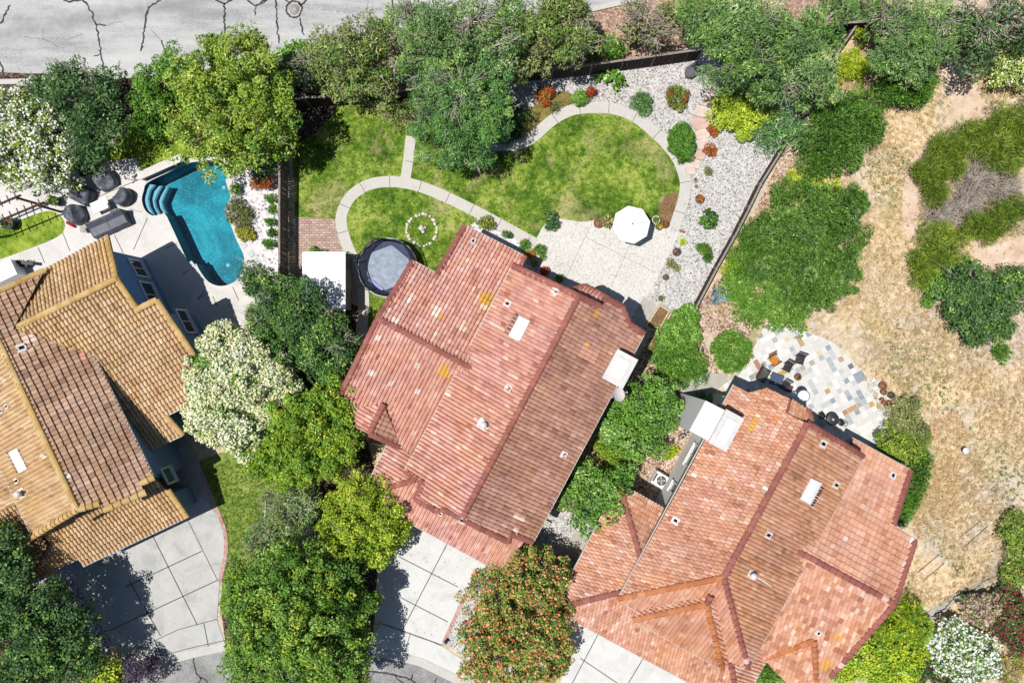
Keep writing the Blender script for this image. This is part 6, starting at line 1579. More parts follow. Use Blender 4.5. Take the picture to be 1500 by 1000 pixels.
c = W(118, 240, 0.9)
ft = thing('fountain', (c.x, c.y, 0.03), 'dark square tiered fountain standing in the oleander shade', 'fountain')
mb = MB(); mb.box((c.x, c.y, .16), (1.25, .95, .26), .35); mb.build('basin', M['black_pot'], ft)
mb = MB(); mb.box((c.x - .05, c.y + .12, .62), (.8, .5, .66), .35); mb.build('column', M['cover2'], ft)
mb = MB(); mb.box((c.x - .05, c.y + .12, .98), (.95, .62, .06), .35); mb.build('cap', M['black_pot'], ft)
# awning and bicycles at the left edge
c = W(8, 398, 1.2)
aw = thing('storage_box', (c.x, c.y, 0.03), 'white flat topped storage cabinet at the left edge of the roof verge', 'cabinet')
mb = MB(); mb.box((c.x - .55, c.y - .15, .58), (2.2, .95, 1.1), .44); mb.build('body', M['white_top'], aw)
mb = MB(); mb.box((c.x - .55, c.y - .15, 1.16), (2.35, 1.1, .06), .44); mb.build('lid', M['white_top'], aw)
c = W(30, 386, .5)
bk = thing('garden_hose_cart', (c.x, c.y, 0.03), 'black garden cart with a wire basket by the white cabinet', 'cart')
mb = MB()
for s_ in (-.45, .45):
    ring = [(c.x + s_ + .02, c.y + .05 + .2 * math.cos(a_), .25 + .2 * math.sin(a_)) for a_ in [k * math.pi / 8 for k in range(17)]]
    mb.tube(ring, .03, 6)
mb.build('wheel', M['black'], bk)
mb = MB(); mb.bar((c.x - .8, c.y + .16, .55), (c.x + .9, c.y - .02, .55), .2, .12); mb.bar((c.x - .3, c.y, .3), (c.x + .4, c.y - .1, .3), .3, .3); mb.build('frame', M['black'], bk)
mb = MB()
for k in range(6): mb.bar((c.x - 1.1 + k * .16, c.y - .3 + k * .05, .3), (c.x - 1.0 + k * .16, c.y + .1 + k * .05, .3), .03, .03)
mb.build('basket', M['slab'], bk)

# ------------------------------------------------------------------ fences
M['fence_wood'] = m_plain('weathered_board', A(128, 116, 106), 0.9, 0.1, var=.35, sc=4)
M['fence_dark'] = m_plain('dark_stained_board', A(84, 72, 68), 0.9, 0.1, var=.35, sc=4)
M['fence_cap'] = m_plain('grey_fence_cap', A(158, 148, 140), 0.9, 0.1, var=.25, sc=4)
def fence(pts, h, label, mat='fence_wood', every=2.2, group='board fences', capw=0.13):
    P = [W(x, y, h) for x, y in pts]
    P = [Vector((p.x, p.y, 0)) for p in P]
    mid = P[len(P) // 2]
    root = thing('board_fence', mid, label, 'fence', group)
    rr = random.Random(int(pts[0][0]))
    for a, b in zip(P[:-1], P[1:]):
        L = (b - a).length; d = (b - a).normalized(); nn = Vector((-d.y, d.x, 0)); rz = math.atan2(d.y, d.x)
        k = max(1, round(L / every))
        for i in range(k):
            p, q = a.lerp(b, i / k), a.lerp(b, (i + 1) / k)
            mb = MB(); mb.box((p.x, p.y, h / 2 + .03), (.1, .1, h + .06), rz); mb.build('post', M['fence_cap'], root)
            pl = MB(); l = (q - p).length - .11; nb = max(2, int(l / .16))
            for j in range(nb):
                m_ = p + d * (.055 + l * (j + .5) / nb) + nn * rr.uniform(-.012, .012)
                pl.box((m_.x, m_.y, h / 2), (l / nb - .012, .024, h - .08 + rr.uniform(-.03, .02)), rz)
            pl.build('plank_panel', M[mat], root)
            cp = MB(); m_ = p.lerp(q, .5)
            cp.box((m_.x, m_.y, h + .005), (l, capw, .04), rz); cp.build('cap_board', M['fence_cap'], root)
            for z_ in (.45, h - .3):
                cp = MB(); cp.box((m_.x + nn.x * .045, m_.y + nn.y * .045, z_), (l, .04, .09), rz); cp.build('rail', M['fence_cap'], root)
    mb = MB(); p = P[-1]; mb.box((p.x, p.y, h / 2 + .03), (.1, .1, h + .06), 0); mb.build('post', M['fence_cap'], root)
    return root
fence([(410, 180), (409, 300), (409, 396), (409, 420)], 1.8, 'weathered board fence between the swimming pool and the left lawn')
fence([(412, 150), (445, 143), (520, 140), (596, 132), (680, 118), (752, 107), (867, 95), (960, 82), (1030, 72)], 1.7, 'dark board fence along the top of the curved lawn', 'fence_dark')
fence([(1130, 50), (1222, 36), (1292, 28)], 1.7, 'short dark board fence under the trees near the top edge right of centre', 'fence_dark')
fence([(1257, 34), (1236, 64), (1216, 95), (1184, 159), (1151, 211), (1116, 267), (1100, 300), (1077, 345), (1051, 391), (1021, 448)], 1.2, 'low dark board fence curving down between the gravel garden and the dry hillside', 'fence_dark')
fence([(957, 520), (968, 504)], 1.2, 'single short fence panel by the dark gap right of the red roof', 'fence_dark') if False else None
c0, c1 = W(962, 552, 1.5), W(970, 538, 1.5)
gt = thing('side_gate', (c0.x, c0.y, 0), 'narrow dark gate between the white chimney of the red roof and the green bush', 'gate')
mb = MB(); mb.bar((c0.x, c0.y, .8), (c1.x, c1.y, .8), .06, 1.4); mb.build('gate_leaf', M['fence_dark'], gt)
for q in (c0, c1):
    mb = MB(); mb.box((q.x, q.y, .8), (.12, .12, 1.6), .5); mb.build('post', M['fence_dark'], gt)
c0, c1 = W(140, 852, 1.0), W(170, 885, 1.0)
# bench slats at the foot of the lower left trees
c0, c1 = W(44, 868, 1.2), W(62, 892, 1.2)
sl = thing('slatted_fence', (c0.x, c0.y, 0), 'short grey slatted screen on the mauve gravel bed', 'screen')
for k in (-1, 0, 1):
    mb = MB(); mb.bar((c0.x + k * .12, c0.y + k * .08, 1.15), (c1.x + k * .12, c1.y + k * .08, 1.15), .09, .03); mb.build('slat', M['fence_cap'], sl)
for q in (c0, c1):
    mb = MB(); mb.box((q.x, q.y, .56), (.09, .09, 1.12), .9); mb.build('post', M['fence_wood'], sl)
# wall lamp style bollard on the mauve gravel
def bollard(px, py, label, mat='white_pot', h=.35, r=.13):
    c = W(px, py, h)
    t = thing('path_light', (c.x, c.y, .01), label, 'garden light', 'garden path lights')
    mb = MB(); mb.tube([(c.x, c.y, 0), (c.x, c.y, h - .1)], .035, 8); mb.build('stem', M['black'], t)
    mb = MB(); mb.lathe((c.x, c.y, 0), [(r * .5, h - .12), (r, h - .05), (r * .9, h), (.01, h + .03)], 16); mb.build('lamp_shade', M[mat], t)
bollard(80, 864, 'white round garden light on the mauve gravel bed')
bollard(653, 940, 'small black garden light at the foot of the middle driveway', 'black')
bollard(1416, 660, 'single white ball light alone in the dry hillside grass', 'white_pot', .5, .24)

# ------------------------------------------------------------------ shed
c = W(474, 412, 2.3)
sh = thing('garden_shed', (c.x, c.y, 0), 'white flat roofed metal shed beside the trampoline', 'shed')
M['white_metal'] = m_plain('white_sheet_metal', (0.74, 0.75, 0.76, 1), 0.5, 0.3, var=.10, sc=1.6)
M['seam_metal'] = m_plain('seam_metal', (0.55, 0.55, 0.56, 1), 0.5, 0.4)
M['grey_metal'] = m_plain('grey_sheet_metal', (0.22, 0.22, 0.22, 1), 0.6, 0.4)
wx, wy = 2.45, 3.45
mb = MB(); mb.box((c.x, c.y, 1.1), (wx, wy, 2.2), .0); mb.build('wall', M['grey_metal'], sh)
mb = MB(); e = .14
vs = [(c.x - wx / 2 - e, c.y + s_ * (wy / 2 + e), 2.22) for s_ in (-1, 1)] + [(c.x, c.y + s_ * (wy / 2 + e), 2.42) for s_ in (-1, 1)] + [(c.x + wx / 2 + e, c.y + s_ * (wy / 2 + e), 2.22) for s_ in (-1, 1)]
lo = [(x, y, z - .06) for x, y, z in vs]
mb.add(vs + lo, [(0, 2, 3, 1), (2, 4, 5, 3), (6, 7, 9, 8), (8, 9, 11, 10), (0, 1, 7, 6), (4, 10, 11, 5), (0, 6, 8, 2), (2, 8, 10, 4), (1, 3, 9, 7), (3, 5, 11, 9)])
rf = mb.build('roof', M['white_metal'], sh)
mb = MB()
for k in range(9):
    for s_ in (-1, 1):
        y = c.y + (k - 4) * .42
        mb.bar((c.x + s_ * .02, y, 2.44), (c.x + s_ * (wx / 2 + e), y, 2.24), .035, .05)
mb.build('roof_seam', M['seam_metal'], rf)
mb = MB(); mb.box((c.x + wx / 2 + .02, c.y + .3, 1.0), (.03, 1.3, 1.9)); dr_ = mb.build('door', M['slab'], sh)
mb = MB(); mb.box((c.x + wx / 2 + .05, c.y + .1, 1.0), (.03, .04, .2)); mb.build('handle', M['black'], dr_)
# ------------------------------------------------------------------ trampoline
c = W(568, 392, .9)
tr_ = thing('trampoline', (c.x, c.y, 0.016), 'round netted trampoline with a blue grey mat at the corner of the red roof', 'trampoline')
M['mat_blue'] = m_plain('faded_mat', A(160, 172, 188), 0.8, 0.2, var=.28, sc=2.2)
M['pad'] = m_plain('navy_pad', A(62, 70, 100), 0.7, 0.3, var=.25, sc=2)
M['pad_pale'] = m_plain('violet_pad', A(150, 156, 214), 0.6, 0.3)
M['steel'] = m_plain('galvanised_tube', A(196, 200, 204), 0.4, 0.5)
R0 = 1.92
def ringpts(r, z, n_=40): return [Vector((c.x + r * math.cos(2 * math.pi * k / n_), c.y + r * math.sin(2 * math.pi * k / n_), z)) for k in range(n_ + 1)]
mb = MB(); mb.tube(ringpts(R0, .9), .045, 8, cap=False); mb.build('frame', M['steel'], tr_)
hexa = [(c.x + 1.52 * (1 + .06 * math.sin(k * 2.2)) * math.cos(math.pi / 3 * k + .35), c.y + 1.52 * math.sin(math.pi / 3 * k + .35), .88) for k in range(6)]
mb = MB(); mb.add(hexa, [tuple(range(6))]); mb.build('jumping_mat', M['mat_blue'], tr_)
mb = MB()
o_ = ringpts(R0 - .02, .9, 48)[:-1]
inn = []
for k in range(48):
    an = 2 * math.pi * k / 48
    a_ = ((an - .35) % (math.pi / 3)) - math.pi / 6
    inn.append(Vector((c.x + 1.30 / math.cos(a_) * math.cos(an), c.y + 1.30 / math.cos(a_) * math.sin(an), .895 + .015 * math.sin(k * 2.1))))
mb.add(o_ + inn, [(k, (k + 1) % 48, 48 + (k + 1) % 48, 48 + k) for k in range(48)]); mb.build('padding', M['pad'], tr_)
mb = MB(); mb.bar((c.x - 1.25, c.y - .75, .93), (c.x - .3, c.y - 1.45, .93), .2, .05); mb.build('entry_pad', M['pad_pale'], tr_)
g = G('safety_net')
tx = g.n('ShaderNodeTexChecker'); g.l(g.co(), tx.inputs[0]); tx.inputs['Scale'].default_value = 60
bs = g.bsdf((0.015, 0.016, 0.02, 1), .9, .1); t2 = g.n('ShaderNodeBsdfTransparent'); xm = g.n('ShaderNodeMixShader'); xm.inputs[0].default_value = .62
g.l(t2.outputs[0], xm.inputs[1]); g.l(bs, xm.inputs[2]); M['net'] = g.done(xm.outputs[0])
mb = MB()
rows = [(R0 - .12, .92), (R0 - .06, 1.2), (R0 - .16, 1.6), (R0 - .08, 2.05), (R0 - .12, 2.15)]
n_ = 60; vs = []
for j, (r, z) in enumerate(rows):
    for k in range(n_):
        an = 2 * math.pi * k / n_
        sag = .10 * abs(math.sin(an * 3 + .5)) * (j > 1) + .03 * math.sin(an * 17 + j)
        vs.append((c.x + (r - sag) * math.cos(an), c.y + (r - sag) * math.sin(an), z - sag * 1.2))
mb.add(vs, [(j * n_ + k, j * n_ + (k + 1) % n_, (j + 1) * n_ + (k + 1) % n_, (j + 1) * n_ + k) for j in range(4) for k in range(n_)], 0, .5, True)
mb.build('safety_net', M['net'], tr_)
mb = MB(); top_ = [(c.x + (R0 - .10 - .10 * abs(math.sin(2 * math.pi * k / 60 * 3 + .5))) * math.cos(2 * math.pi * k / 60), c.y + (R0 - .10 - .10 * abs(math.sin(2 * math.pi * k / 60 * 3 + .5))) * math.sin(2 * math.pi * k / 60), 2.15 - .12 * abs(math.sin(2 * math.pi * k / 60 * 3 + .5))) for k in range(61)]
mb.tube(top_, .025, 5, cap=False); mb.build('net_cord', M['black'], tr_)
for k in range(6):
    an = math.pi / 3 * k - .17
    mb = MB(); mb.tube([(c.x + R0 * math.cos(an), c.y + R0 * math.sin(an), .05), (c.x + R0 * math.cos(an), c.y + R0 * math.sin(an), 2.2)], .035, 8); mb.build('pole', M['black'], tr_)
for k in range(3):
    an = 2 * math.pi / 3 * k + .4
    p, q = Vector((c.x + R0 * math.cos(an - .3), c.y + R0 * math.sin(an - .3), .9)), Vector((c.x + R0 * math.cos(an + .3), c.y + R0 * math.sin(an + .3), .9))
    mb = MB(); mb.tube([p, p + Vector((0, 0, -.86)), q + Vector((0, 0, -.86)), q], .025, 6); mb.build('leg', M['steel'], tr_)
# ring of white stones
M['white_stone'] = m_plain('white_stone', A(232, 226, 214), .9, .2, var=.12)
def rock_mesh(seed, sx, sy, sz, n1=9, n2=6):
    rr = random.Random(seed); mb = MB(); vs = []
    for j in range(n2 + 1):
        th = math.pi * j / n2
        for k in range(n1):
            an = 2 * math.pi * k / n1; f = 1 + rr.uniform(-.14, .14)
            vs.append((sx * f * math.sin(th) * math.cos(an), sy * f * math.sin(th) * math.sin(an), sz * f * math.cos(th)))
    mb.add(vs, [(j * n1 + k, (j + 1) * n1 + k, (j + 1) * n1 + (k + 1) % n1, j * n1 + (k + 1) % n1) for j in range(n2) for k in range(n1)], 0, .5, True)
    return mb
protos = []
for i in range(3):
    o = rock_mesh(i, .13, .10, .08).build('edging_stone', M['white_stone'])
    protos.append(o)
rr = random.Random(12); cnt = 0
for k in range(30):
    if k in (4, 11, 20): continue
    an = 2 * math.pi * k / 30 + rr.uniform(-.06, .06); r = 22 + rr.uniform(-1, 1)
    p = W(618 + r * math.cos(an), 337 + r * 1.03 * math.sin(an))
    if cnt < 3: o = protos[cnt]
    else:
        o = protos[cnt % 3].copy(); COL.objects.link(o)
    o.location = (p.x, p.y, .05); o.rotation_euler = (0, 0, rr.uniform(0, 6)); s_ = rr.uniform(.7, 1.25); o.scale = (s_, s_, s_)
    tag(o, 'small white stone in the ring of stones on the lawn', 'stone', 'ring of white stones on the lawn'); cnt += 1
c = W(619, 336)
st_ = thing('stone_ornament', (c.x, c.y, .016), 'white clustered stone ornament at the centre of the stone ring', 'ornament')
for i, (dx, dy, s_) in enumerate([(0, 0, .2), (.16, .08, .13), (-.15, .07, .13), (.05, -.17, .13), (-.07, .19, .11)]):
    o = rock_mesh(20 + i, s_, s_ * .9, s_ * (1.3 if i == 0 else .8))
    o.v = [(a_ + c.x + dx, b_ + c.y + dy, z_ + .1) for a_, b_, z_ in o.v]
    o.build('stone', M['white_stone'], st_)
# ------------------------------------------------------------------ patio umbrella
c = W(926, 328, 2.5)
um = thing('patio_umbrella', (c.x, c.y, .03), 'white octagonal sun umbrella open on the patio', 'umbrella')
M['canvas'] = m_plain('white_canvas', (.74, .74, .73, 1), .9, .1, var=.07, sc=3)
mb = MB(); apex = (c.x, c.y, 2.62); n_ = 8; r = 1.22; rim = []; mid = []
for k in range(n_):
    an = 2 * math.pi * k / n_ + .16
    rim.append((c.x + r * math.cos(an), c.y + r * math.sin(an), 2.2)); mid.append((c.x + r * .5 * math.cos(an), c.y + r * .5 * math.sin(an), 2.45))
mb.add([apex] + mid + rim, [(0, 1 + k, 1 + (k + 1) % n_) for k in range(n_)] + [(1 + k, 9 + k, 9 + (k + 1) % n_, 1 + (k + 1) % n_) for k in range(n_)])
val = [(x, y, z - .14) for x, y, z in rim]
mb.add(rim + val, [(k, 8 + k, 8 + (k + 1) % n_, (k + 1) % n_) for k in range(n_)])
cn = mb.build('canopy', M['canvas'], um)
mb = MB()
for k in range(n_): mb.tube([Vector(apex) + Vector((0, 0, .012)), Vector(mid[k]) + Vector((0, 0, .012)), Vector(rim[k]) + Vector((0, 0, .012))], .016, 5)
mb.build('seam', M['seam_metal'], cn)
for k in range(n_):
    mb = MB(); mb.bar((c.x, c.y, 2.57), (rim[k][0], rim[k][1], 2.17), .02, .03); mb.build('rib', M['grey_metal'], um)
mb = MB(); mb.tube([(c.x, c.y, .05), (c.x, c.y, 2.6)], .025, 8); mb.build('pole', M['grey_metal'], um)
mb = MB(); mb.lathe((c.x, c.y, 2.61), [(.04, 0), (.035, .04), (.01, .08)], 10); mb.build('finial', M['black'], um)
mb = MB(); mb.lathe((c.x, c.y, .03), [(.28, 0), (.28, .06), (.08, .1), (.05, .3)], 16); mb.build('base', M['black'], um)
# ------------------------------------------------------------------ pots and bits round the patio
GP = 'pots round the middle patio'
pot(876, 327, 6.5, .4, 'terracotta', 'pale terracotta pot at the lawn edge of the patio left of the umbrella', None, group=GP)
pot(889, 325, 8, .4, 'brown_pot', 'leafy potted plant touching the left of the umbrella', 'olive', group=GP, sat=1.1)
pot(961, 322, 6, .35, 'white_pot', 'white rimmed pot right of the umbrella', 'mid', group=GP)
pot(965, 332, 5, .3, 'brown_pot', 'small yellow green potted plant under the white rimmed pot', 'lime', group=GP)
pot(974, 328, 6, .35, 'brown_pot', 'brown pot at the end of the curved path', 'rust', group=GP)
pot(798, 397, 7, .35, 'terracotta', 'red flowered pot against the house wall', 'red', group=GP)
pot(819, 408, 6, .4, 'black_pot', 'round green topped pot against the house wall', 'bright', group=GP, sat=1.1)
pot(1019, 263, 3.6, .3, 'white_pot', 'small white ring pot on the gravel below the flagstones', None, group=GP)
pot(1020, 273, 3.4, .15, 'white_pot', 'low pale bowl under the small white ring pot', None, group=GP)
pot(1025, 291, 6.5, .35, 'brown_pot', 'brown pot with a dry plant on the gravel right of the path', 'rust', group=GP)
pot(991, 369, 6, .35, 'brown_pot', 'dark brown pot just under the pale succulent', 'purple', group=GP)
pot(975, 406, 4.5, .3, 'brown_pot', 'small empty brown pot at the patio edge', None, group=GP)
pot(968, 437, 5.2, .3, 'white_pot', 'pale green rimmed pot nearest the concrete slab', 'mid', group=GP)
pot(968, 672, 4.6, .35, 'white_pot', 'white ring pot by the white wall of the rust tiled house', None, z0=.01) if False else None
pot(965, 672 - 26 + 25, 4.6, .35, 'white_pot', 'white ring pot by the white wall of the rust tiled house', None)
for (x, y, lb) in ((962, 421, 'white lumpy stone on the gravel left of its twin'), (973, 423, 'white lumpy stone on the gravel right of its twin')):
    o = rock_mesh(int(x), .16, .14, .1).build('garden_stone', M['white_stone']); p = W(x, y); o.location = (p.x, p.y, .06); tag(o, lb, 'stone', 'pair of white garden stones')
mb = MB(); p = W(999, 339); mb.box((0, 0, 0), (.38, .13, .09)); o = mb.build('loose_brick', M['terracotta']); o.location = (p.x, p.y, .06); o.rotation_euler = (0, 0, -.35)
tag(o, 'single red brick lying at the end of the curved path', 'brick')
# boulder
M['boulder'] = m_plain('dark_boulder', A(112, 112, 120), .85, .25, var=.3, sc=3)
p = W(1014, 105); o = rock_mesh(44, .66, .42, .34, 14, 9).build('boulder', M['boulder']); o.location = (p.x, p.y, .16); o.rotation_euler = (0, 0, .75)
tag(o, 'dark grey oval boulder on the white gravel under the fence', 'boulder')
# flagstone steps
M['flag'] = m_plain('pink_flagstone', A(226, 206, 194), .9, .15, var=.14, sc=3)
M['flag2'] = m_plain('rosy_flagstone', A(218, 186, 172), .9, .15, var=.14, sc=3)
FL = [([(1038, 125), (1052, 120), (1060, 128), (1056, 138), (1042, 138)], 'topmost small flagstone under the weeping tree'),
      ([(1028, 146), (1036, 136), (1052, 138), (1048, 152), (1040, 157), (1025, 153)], 'large broad flagstone beside the lime shrub'),
      ([(1018, 162), (1022, 158), (1043, 160), (1037, 173), (1015, 169)], 'second large flagstone down from the lime shrub'),
      ([(1016, 172), (1038, 177), (1042, 188), (1017, 190)], 'long pink flagstone beside the upper part of the dark mound'),
      ([(1018, 193), (1038, 190), (1038, 202), (1020, 205)], 'flagstone beside the orange tufted plant'),
      ([(1021, 208), (1036, 204), (1034, 217), (1021, 219)], 'flagstone between the two tufted plants'),
      ([(1020, 222), (1033, 220), (1030, 234), (1017, 232)], 'rosy flagstone beside the brown tufted plant'),
      ([(1015, 235), (1026, 237), (1022, 248), (1013, 243)], 'small flagstone near the tip of the dark mound'),
      ([(1003, 243), (1012, 241), (1018, 254), (1006, 256)], 'lowest flagstone touching the curved path')]
for i, (pl, lb) in enumerate(FL):
    P = ccw(to_xy(smooth_loop(pl, 3)))
    cx = sum(p[0] for p in P) / len(P); cy = sum(p[1] for p in P) / len(P)
    mb = MB(); mb.prism([(a_ - cx, b_ - cy) for a_, b_ in P], 0, .08 + .02 * (i % 3))
    o = mb.build('flagstone', M['flag2' if i in (3, 6) else 'flag']); o.location = (cx, cy, .01); tag(o, lb, 'flagstone', 'flagstone steps in the gravel')
# bird bath ornament under the sapling
c = W(1122, 213, .5)
bb = thing('bird_bath', (c.x, c.y, .01), 'small white and teal bird bath under the weeping sapling by the fence', 'bird bath')
M['teal'] = m_plain('teal_glaze', A(90, 196, 206), .3, .5)
mb = MB(); mb.lathe((c.x, c.y, 0), [(.1, 0), (.05, .1), (.045, .45), (.1, .5)], 12); mb.build('pedestal', M['white_stone'], bb)
mb = MB(); mb.lathe((c.x, c.y, .5), [(.08, 0), (.2, .08), (.21, .1), (.17, .08), (.02, .05)], 16); mb.build('bowl', M['teal'], bb)
# raised planters
M['timber'] = m_plain('pale_timber', A(222, 206, 172), .85, .15, var=.15)
def planter(quad, label, h=.32):
    P = [Vector(p) for p in ccw(to_xy(quad))]
    c = sum(P, Vector((0, 0))) / 4
    t = thing('raised_planter', (c.x, c.y, .01), label, 'planter', 'raised timber planters')
    for i in range(4):
        a_, b_ = P[i], P[(i + 1) % 4]
        mb = MB(); mb.bar((a_.x, a_.y, h / 2 + .01), (b_.x, b_.y, h / 2 + .01), .09, h + .002 * i); mb.build('side_board', M['timber'], t)
    mb = MB(); mb.add([(p.x, p.y, h * .8) for p in P], [(0, 1, 2, 3)]); mb.build('soil_bed', M['soil'], t)
planter([(965, 447), (979, 456), (961, 487), (945, 478)], 'long raised planter of bare brown soil beside the grey slab')
planter([(982, 458), (994, 463), (980, 490), (964, 489)], 'narrower raised planter half hidden by the green bush')
# ------------------------------------------------------------------ satellite dish, air conditioner
e0 = ME.at(893, 582)
ds = thing('satellite_dish', (e0.x, e0.y, e0.z), 'white satellite dish on the right eave of the red roof', 'satellite dish')
c = W(905, 578, 5.7); c = Vector((c.x, c.y, 5.7))
mb = MB(); mb.tube([e0, e0 + Vector((.1, 0, .25)), c + Vector((-.1, .05, -.1))], .03, 8); mb.build('mast', M['steel'], ds)
ax = Vector((.55, .2, .8)).normalized(); sx = ax.cross(Vector((0, 0, 1))).normalized(); sy = sx.cross(ax)
vs = []; n_ = 24
for j, (r, d_) in enumerate([(.0, .0), (.16, .012), (.30, .045), (.42, .1)]):
    for k in range(n_):
        an = 2 * math.pi * k / n_
        vs.append(c + ax * d_ + (sx * math.cos(an) + sy * math.sin(an) * 1.1) * r)
mb = MB(); mb.add(vs, [(j * n_ + k, j * n_ + (k + 1) % n_, (j + 1) * n_ + (k + 1) % n_, (j + 1) * n_ + k) for j in range(3) for k in range(n_)], 0, .5, True); mb.build('reflector', M['vent_white'], ds)
mb = MB(); mb.tube([c - sy * .4, c + ax * .45 - sy * .25], .018, 6); mb.box(tuple(c + ax * .5 - sy * .25), (.12, .08, .1), .3); mb.build('feed_arm', M['slab'], ds)
c = W(967, 703, .9)
ac = thing('air_conditioner', (c.x, c.y, .01), 'white square air conditioner with a round fan grille in the side yard', 'air conditioner')
az = -.55
mb = MB(); mb.box((c.x, c.y, .42), (.86, .86, .8), az); mb.build('cabinet', M['white_metal'], ac)
dx, dy = math.cos(az), math.sin(az)
fc = Vector((c.x + dx * .1, c.y + dy * .1, .83))
mb = MB(); mb.lathe(fc, [(.31, 0), (.31, .01), (.01, .012)], 24); mb.build('fan_well', M['dark_pipe'], ac)
mb = MB()
for r in (.1, .2, .31): mb.tube([fc + Vector((r * math.cos(a_), r * math.sin(a_), .05)) for a_ in [2 * math.pi * k / 24 for k in range(25)]], .012, 5, cap=False)
for k in range(8): mb.bar(fc + Vector((0, 0, .05)), fc + Vector((.31 * math.cos(k * math.pi / 4), .31 * math.sin(k * math.pi / 4), .05)), .012, .012)
mb.build('fan_grille', M['steel'], ac)
mb = MB()
for k in range(4):
    a_ = k * math.pi / 2
    mb.add([fc + Vector((.04 * math.cos(a_ - .5), .04 * math.sin(a_ - .5), .025)), fc + Vector((.27 * math.cos(a_ - .25), .27 * math.sin(a_ - .25), .02)), fc + Vector((.27 * math.cos(a_ + .35), .27 * math.sin(a_ + .35), .035)), fc + Vector((.04 * math.cos(a_ + .5), .04 * math.sin(a_ + .5), .025))], [(0, 1, 2, 3)])
mb.build('fan_blade', M['slab'], ac)
mb = MB(); mb.box((c.x - dx * .36, c.y - dy * .36, .83), (.10, .6, .02), az); mb.build('louvre', M['black'], ac)
for i, (x, y) in enumerate([(1000, 640), (1008, 632)]):
    c = W(x, y, .6)
    t = thing('utility_box', (c.x, c.y, .01), ['grey meter box standing near the white wall, left of two', 'grey meter box beside the white chimney, right of two'][i], 'meter box', 'meter boxes')
    mb = MB(); mb.box((c.x, c.y, .35), (.34, .26, .62), .5); mb.build('housing', M['slab'], t)
    mb = MB(); mb.box((c.x, c.y, .67), (.2, .14, .03), .5); mb.build('cover_plate', M['black'], t)
# ------------------------------------------------------------------ coloured flagstone patio
g = G('patio_slate')
c_ = g.ramp(g.attr(), [(0.0, A(230, 228, 223)), (.36, A(242, 241, 238)), (.62, A(222, 222, 220)), (.74, A(204, 208, 210)), (.81, A(184, 192, 198)), (.865, A(160, 170, 178)), (.90, A(182, 178, 170)), (.925, A(226, 212, 184)), (.945, A(200, 166, 130)), (.965, A(188, 142, 122)), (.98, A(206, 172, 104)), (.99, A(124, 128, 134))], True)
c_ = g.mix(.35, c_, g.ramp(g.noise(6, 6, .75), [(.3, (.55, .56, .58)), (.7, (1.12, 1.1, 1.06))]), 'MULTIPLY')
M['slate'] = g.done(g.bsdf(c_, .8, .25, normal=g.bump(g.noise(12, 3), .3, .01)))
PAT = [(1104, 510), (1121, 473), (1140, 474), (1158, 480), (1180, 486), (1202, 494), (1220, 502), (1233, 512), (1245, 524), (1256, 537), (1272, 549), (1290, 558), (1300, 575), (1305, 592), (1298, 625), (1286, 662), (1268, 700), (1150, 640), (1060, 600), (1048, 572), (1080, 548), (1098, 536)]
P = ccw(to_xy(PAT))
mb = MB(); mb.prism(P, 0.0, .022, 1)
rr = random.Random(5); cs, sn = math.cos(.5), math.sin(.5); ts = .36
q2 = [(x * cs + y * sn, -x * sn + y * cs) for x, y in P]
u0, v0 = min(p[0] for p in q2), min(p[1] for p in q2); u1, v1 = max(p[0] for p in q2), max(p[1] for p in q2)
used = set()
for i in range(int((u1 - u0) / ts) + 1):
    for j in range(int((v1 - v0) / ts) + 1):
        if (i, j) in used: continue
        wi = 2 if rr.random() < .05 else 1; hj = 2 if rr.random() < .05 else 1
        for a_ in range(wi):
            for b_ in range(hj): used.add((i + a_, j + b_))
        gp = .012
        win = [(u0 + i * ts + gp, v0 + j * ts + gp), (u0 + (i + wi) * ts - gp, v0 + j * ts + gp), (u0 + (i + wi) * ts - gp, v0 + (j + hj) * ts - gp), (u0 + i * ts + gp, v0 + (j + hj) * ts - gp)]
        cpoly = clip(q2, win)
        if not cpoly: continue
        xy = [(x * cs - y * sn, x * sn + y * cs) for x, y in cpoly]
        mb.add([(x, y, .030 + rr.uniform(0, .004)) for x, y in xy], [tuple(range(len(xy)))], 0, rr.random())
sp = mb.build('flagstone_patio', [M['slate'], M['joint']]); tag(sp, kind='structure')
M['sand_joint'] = m_plain('pale_mortar', A(226, 222, 214), .95, .1)
sp.data.materials[1] = M['sand_joint']
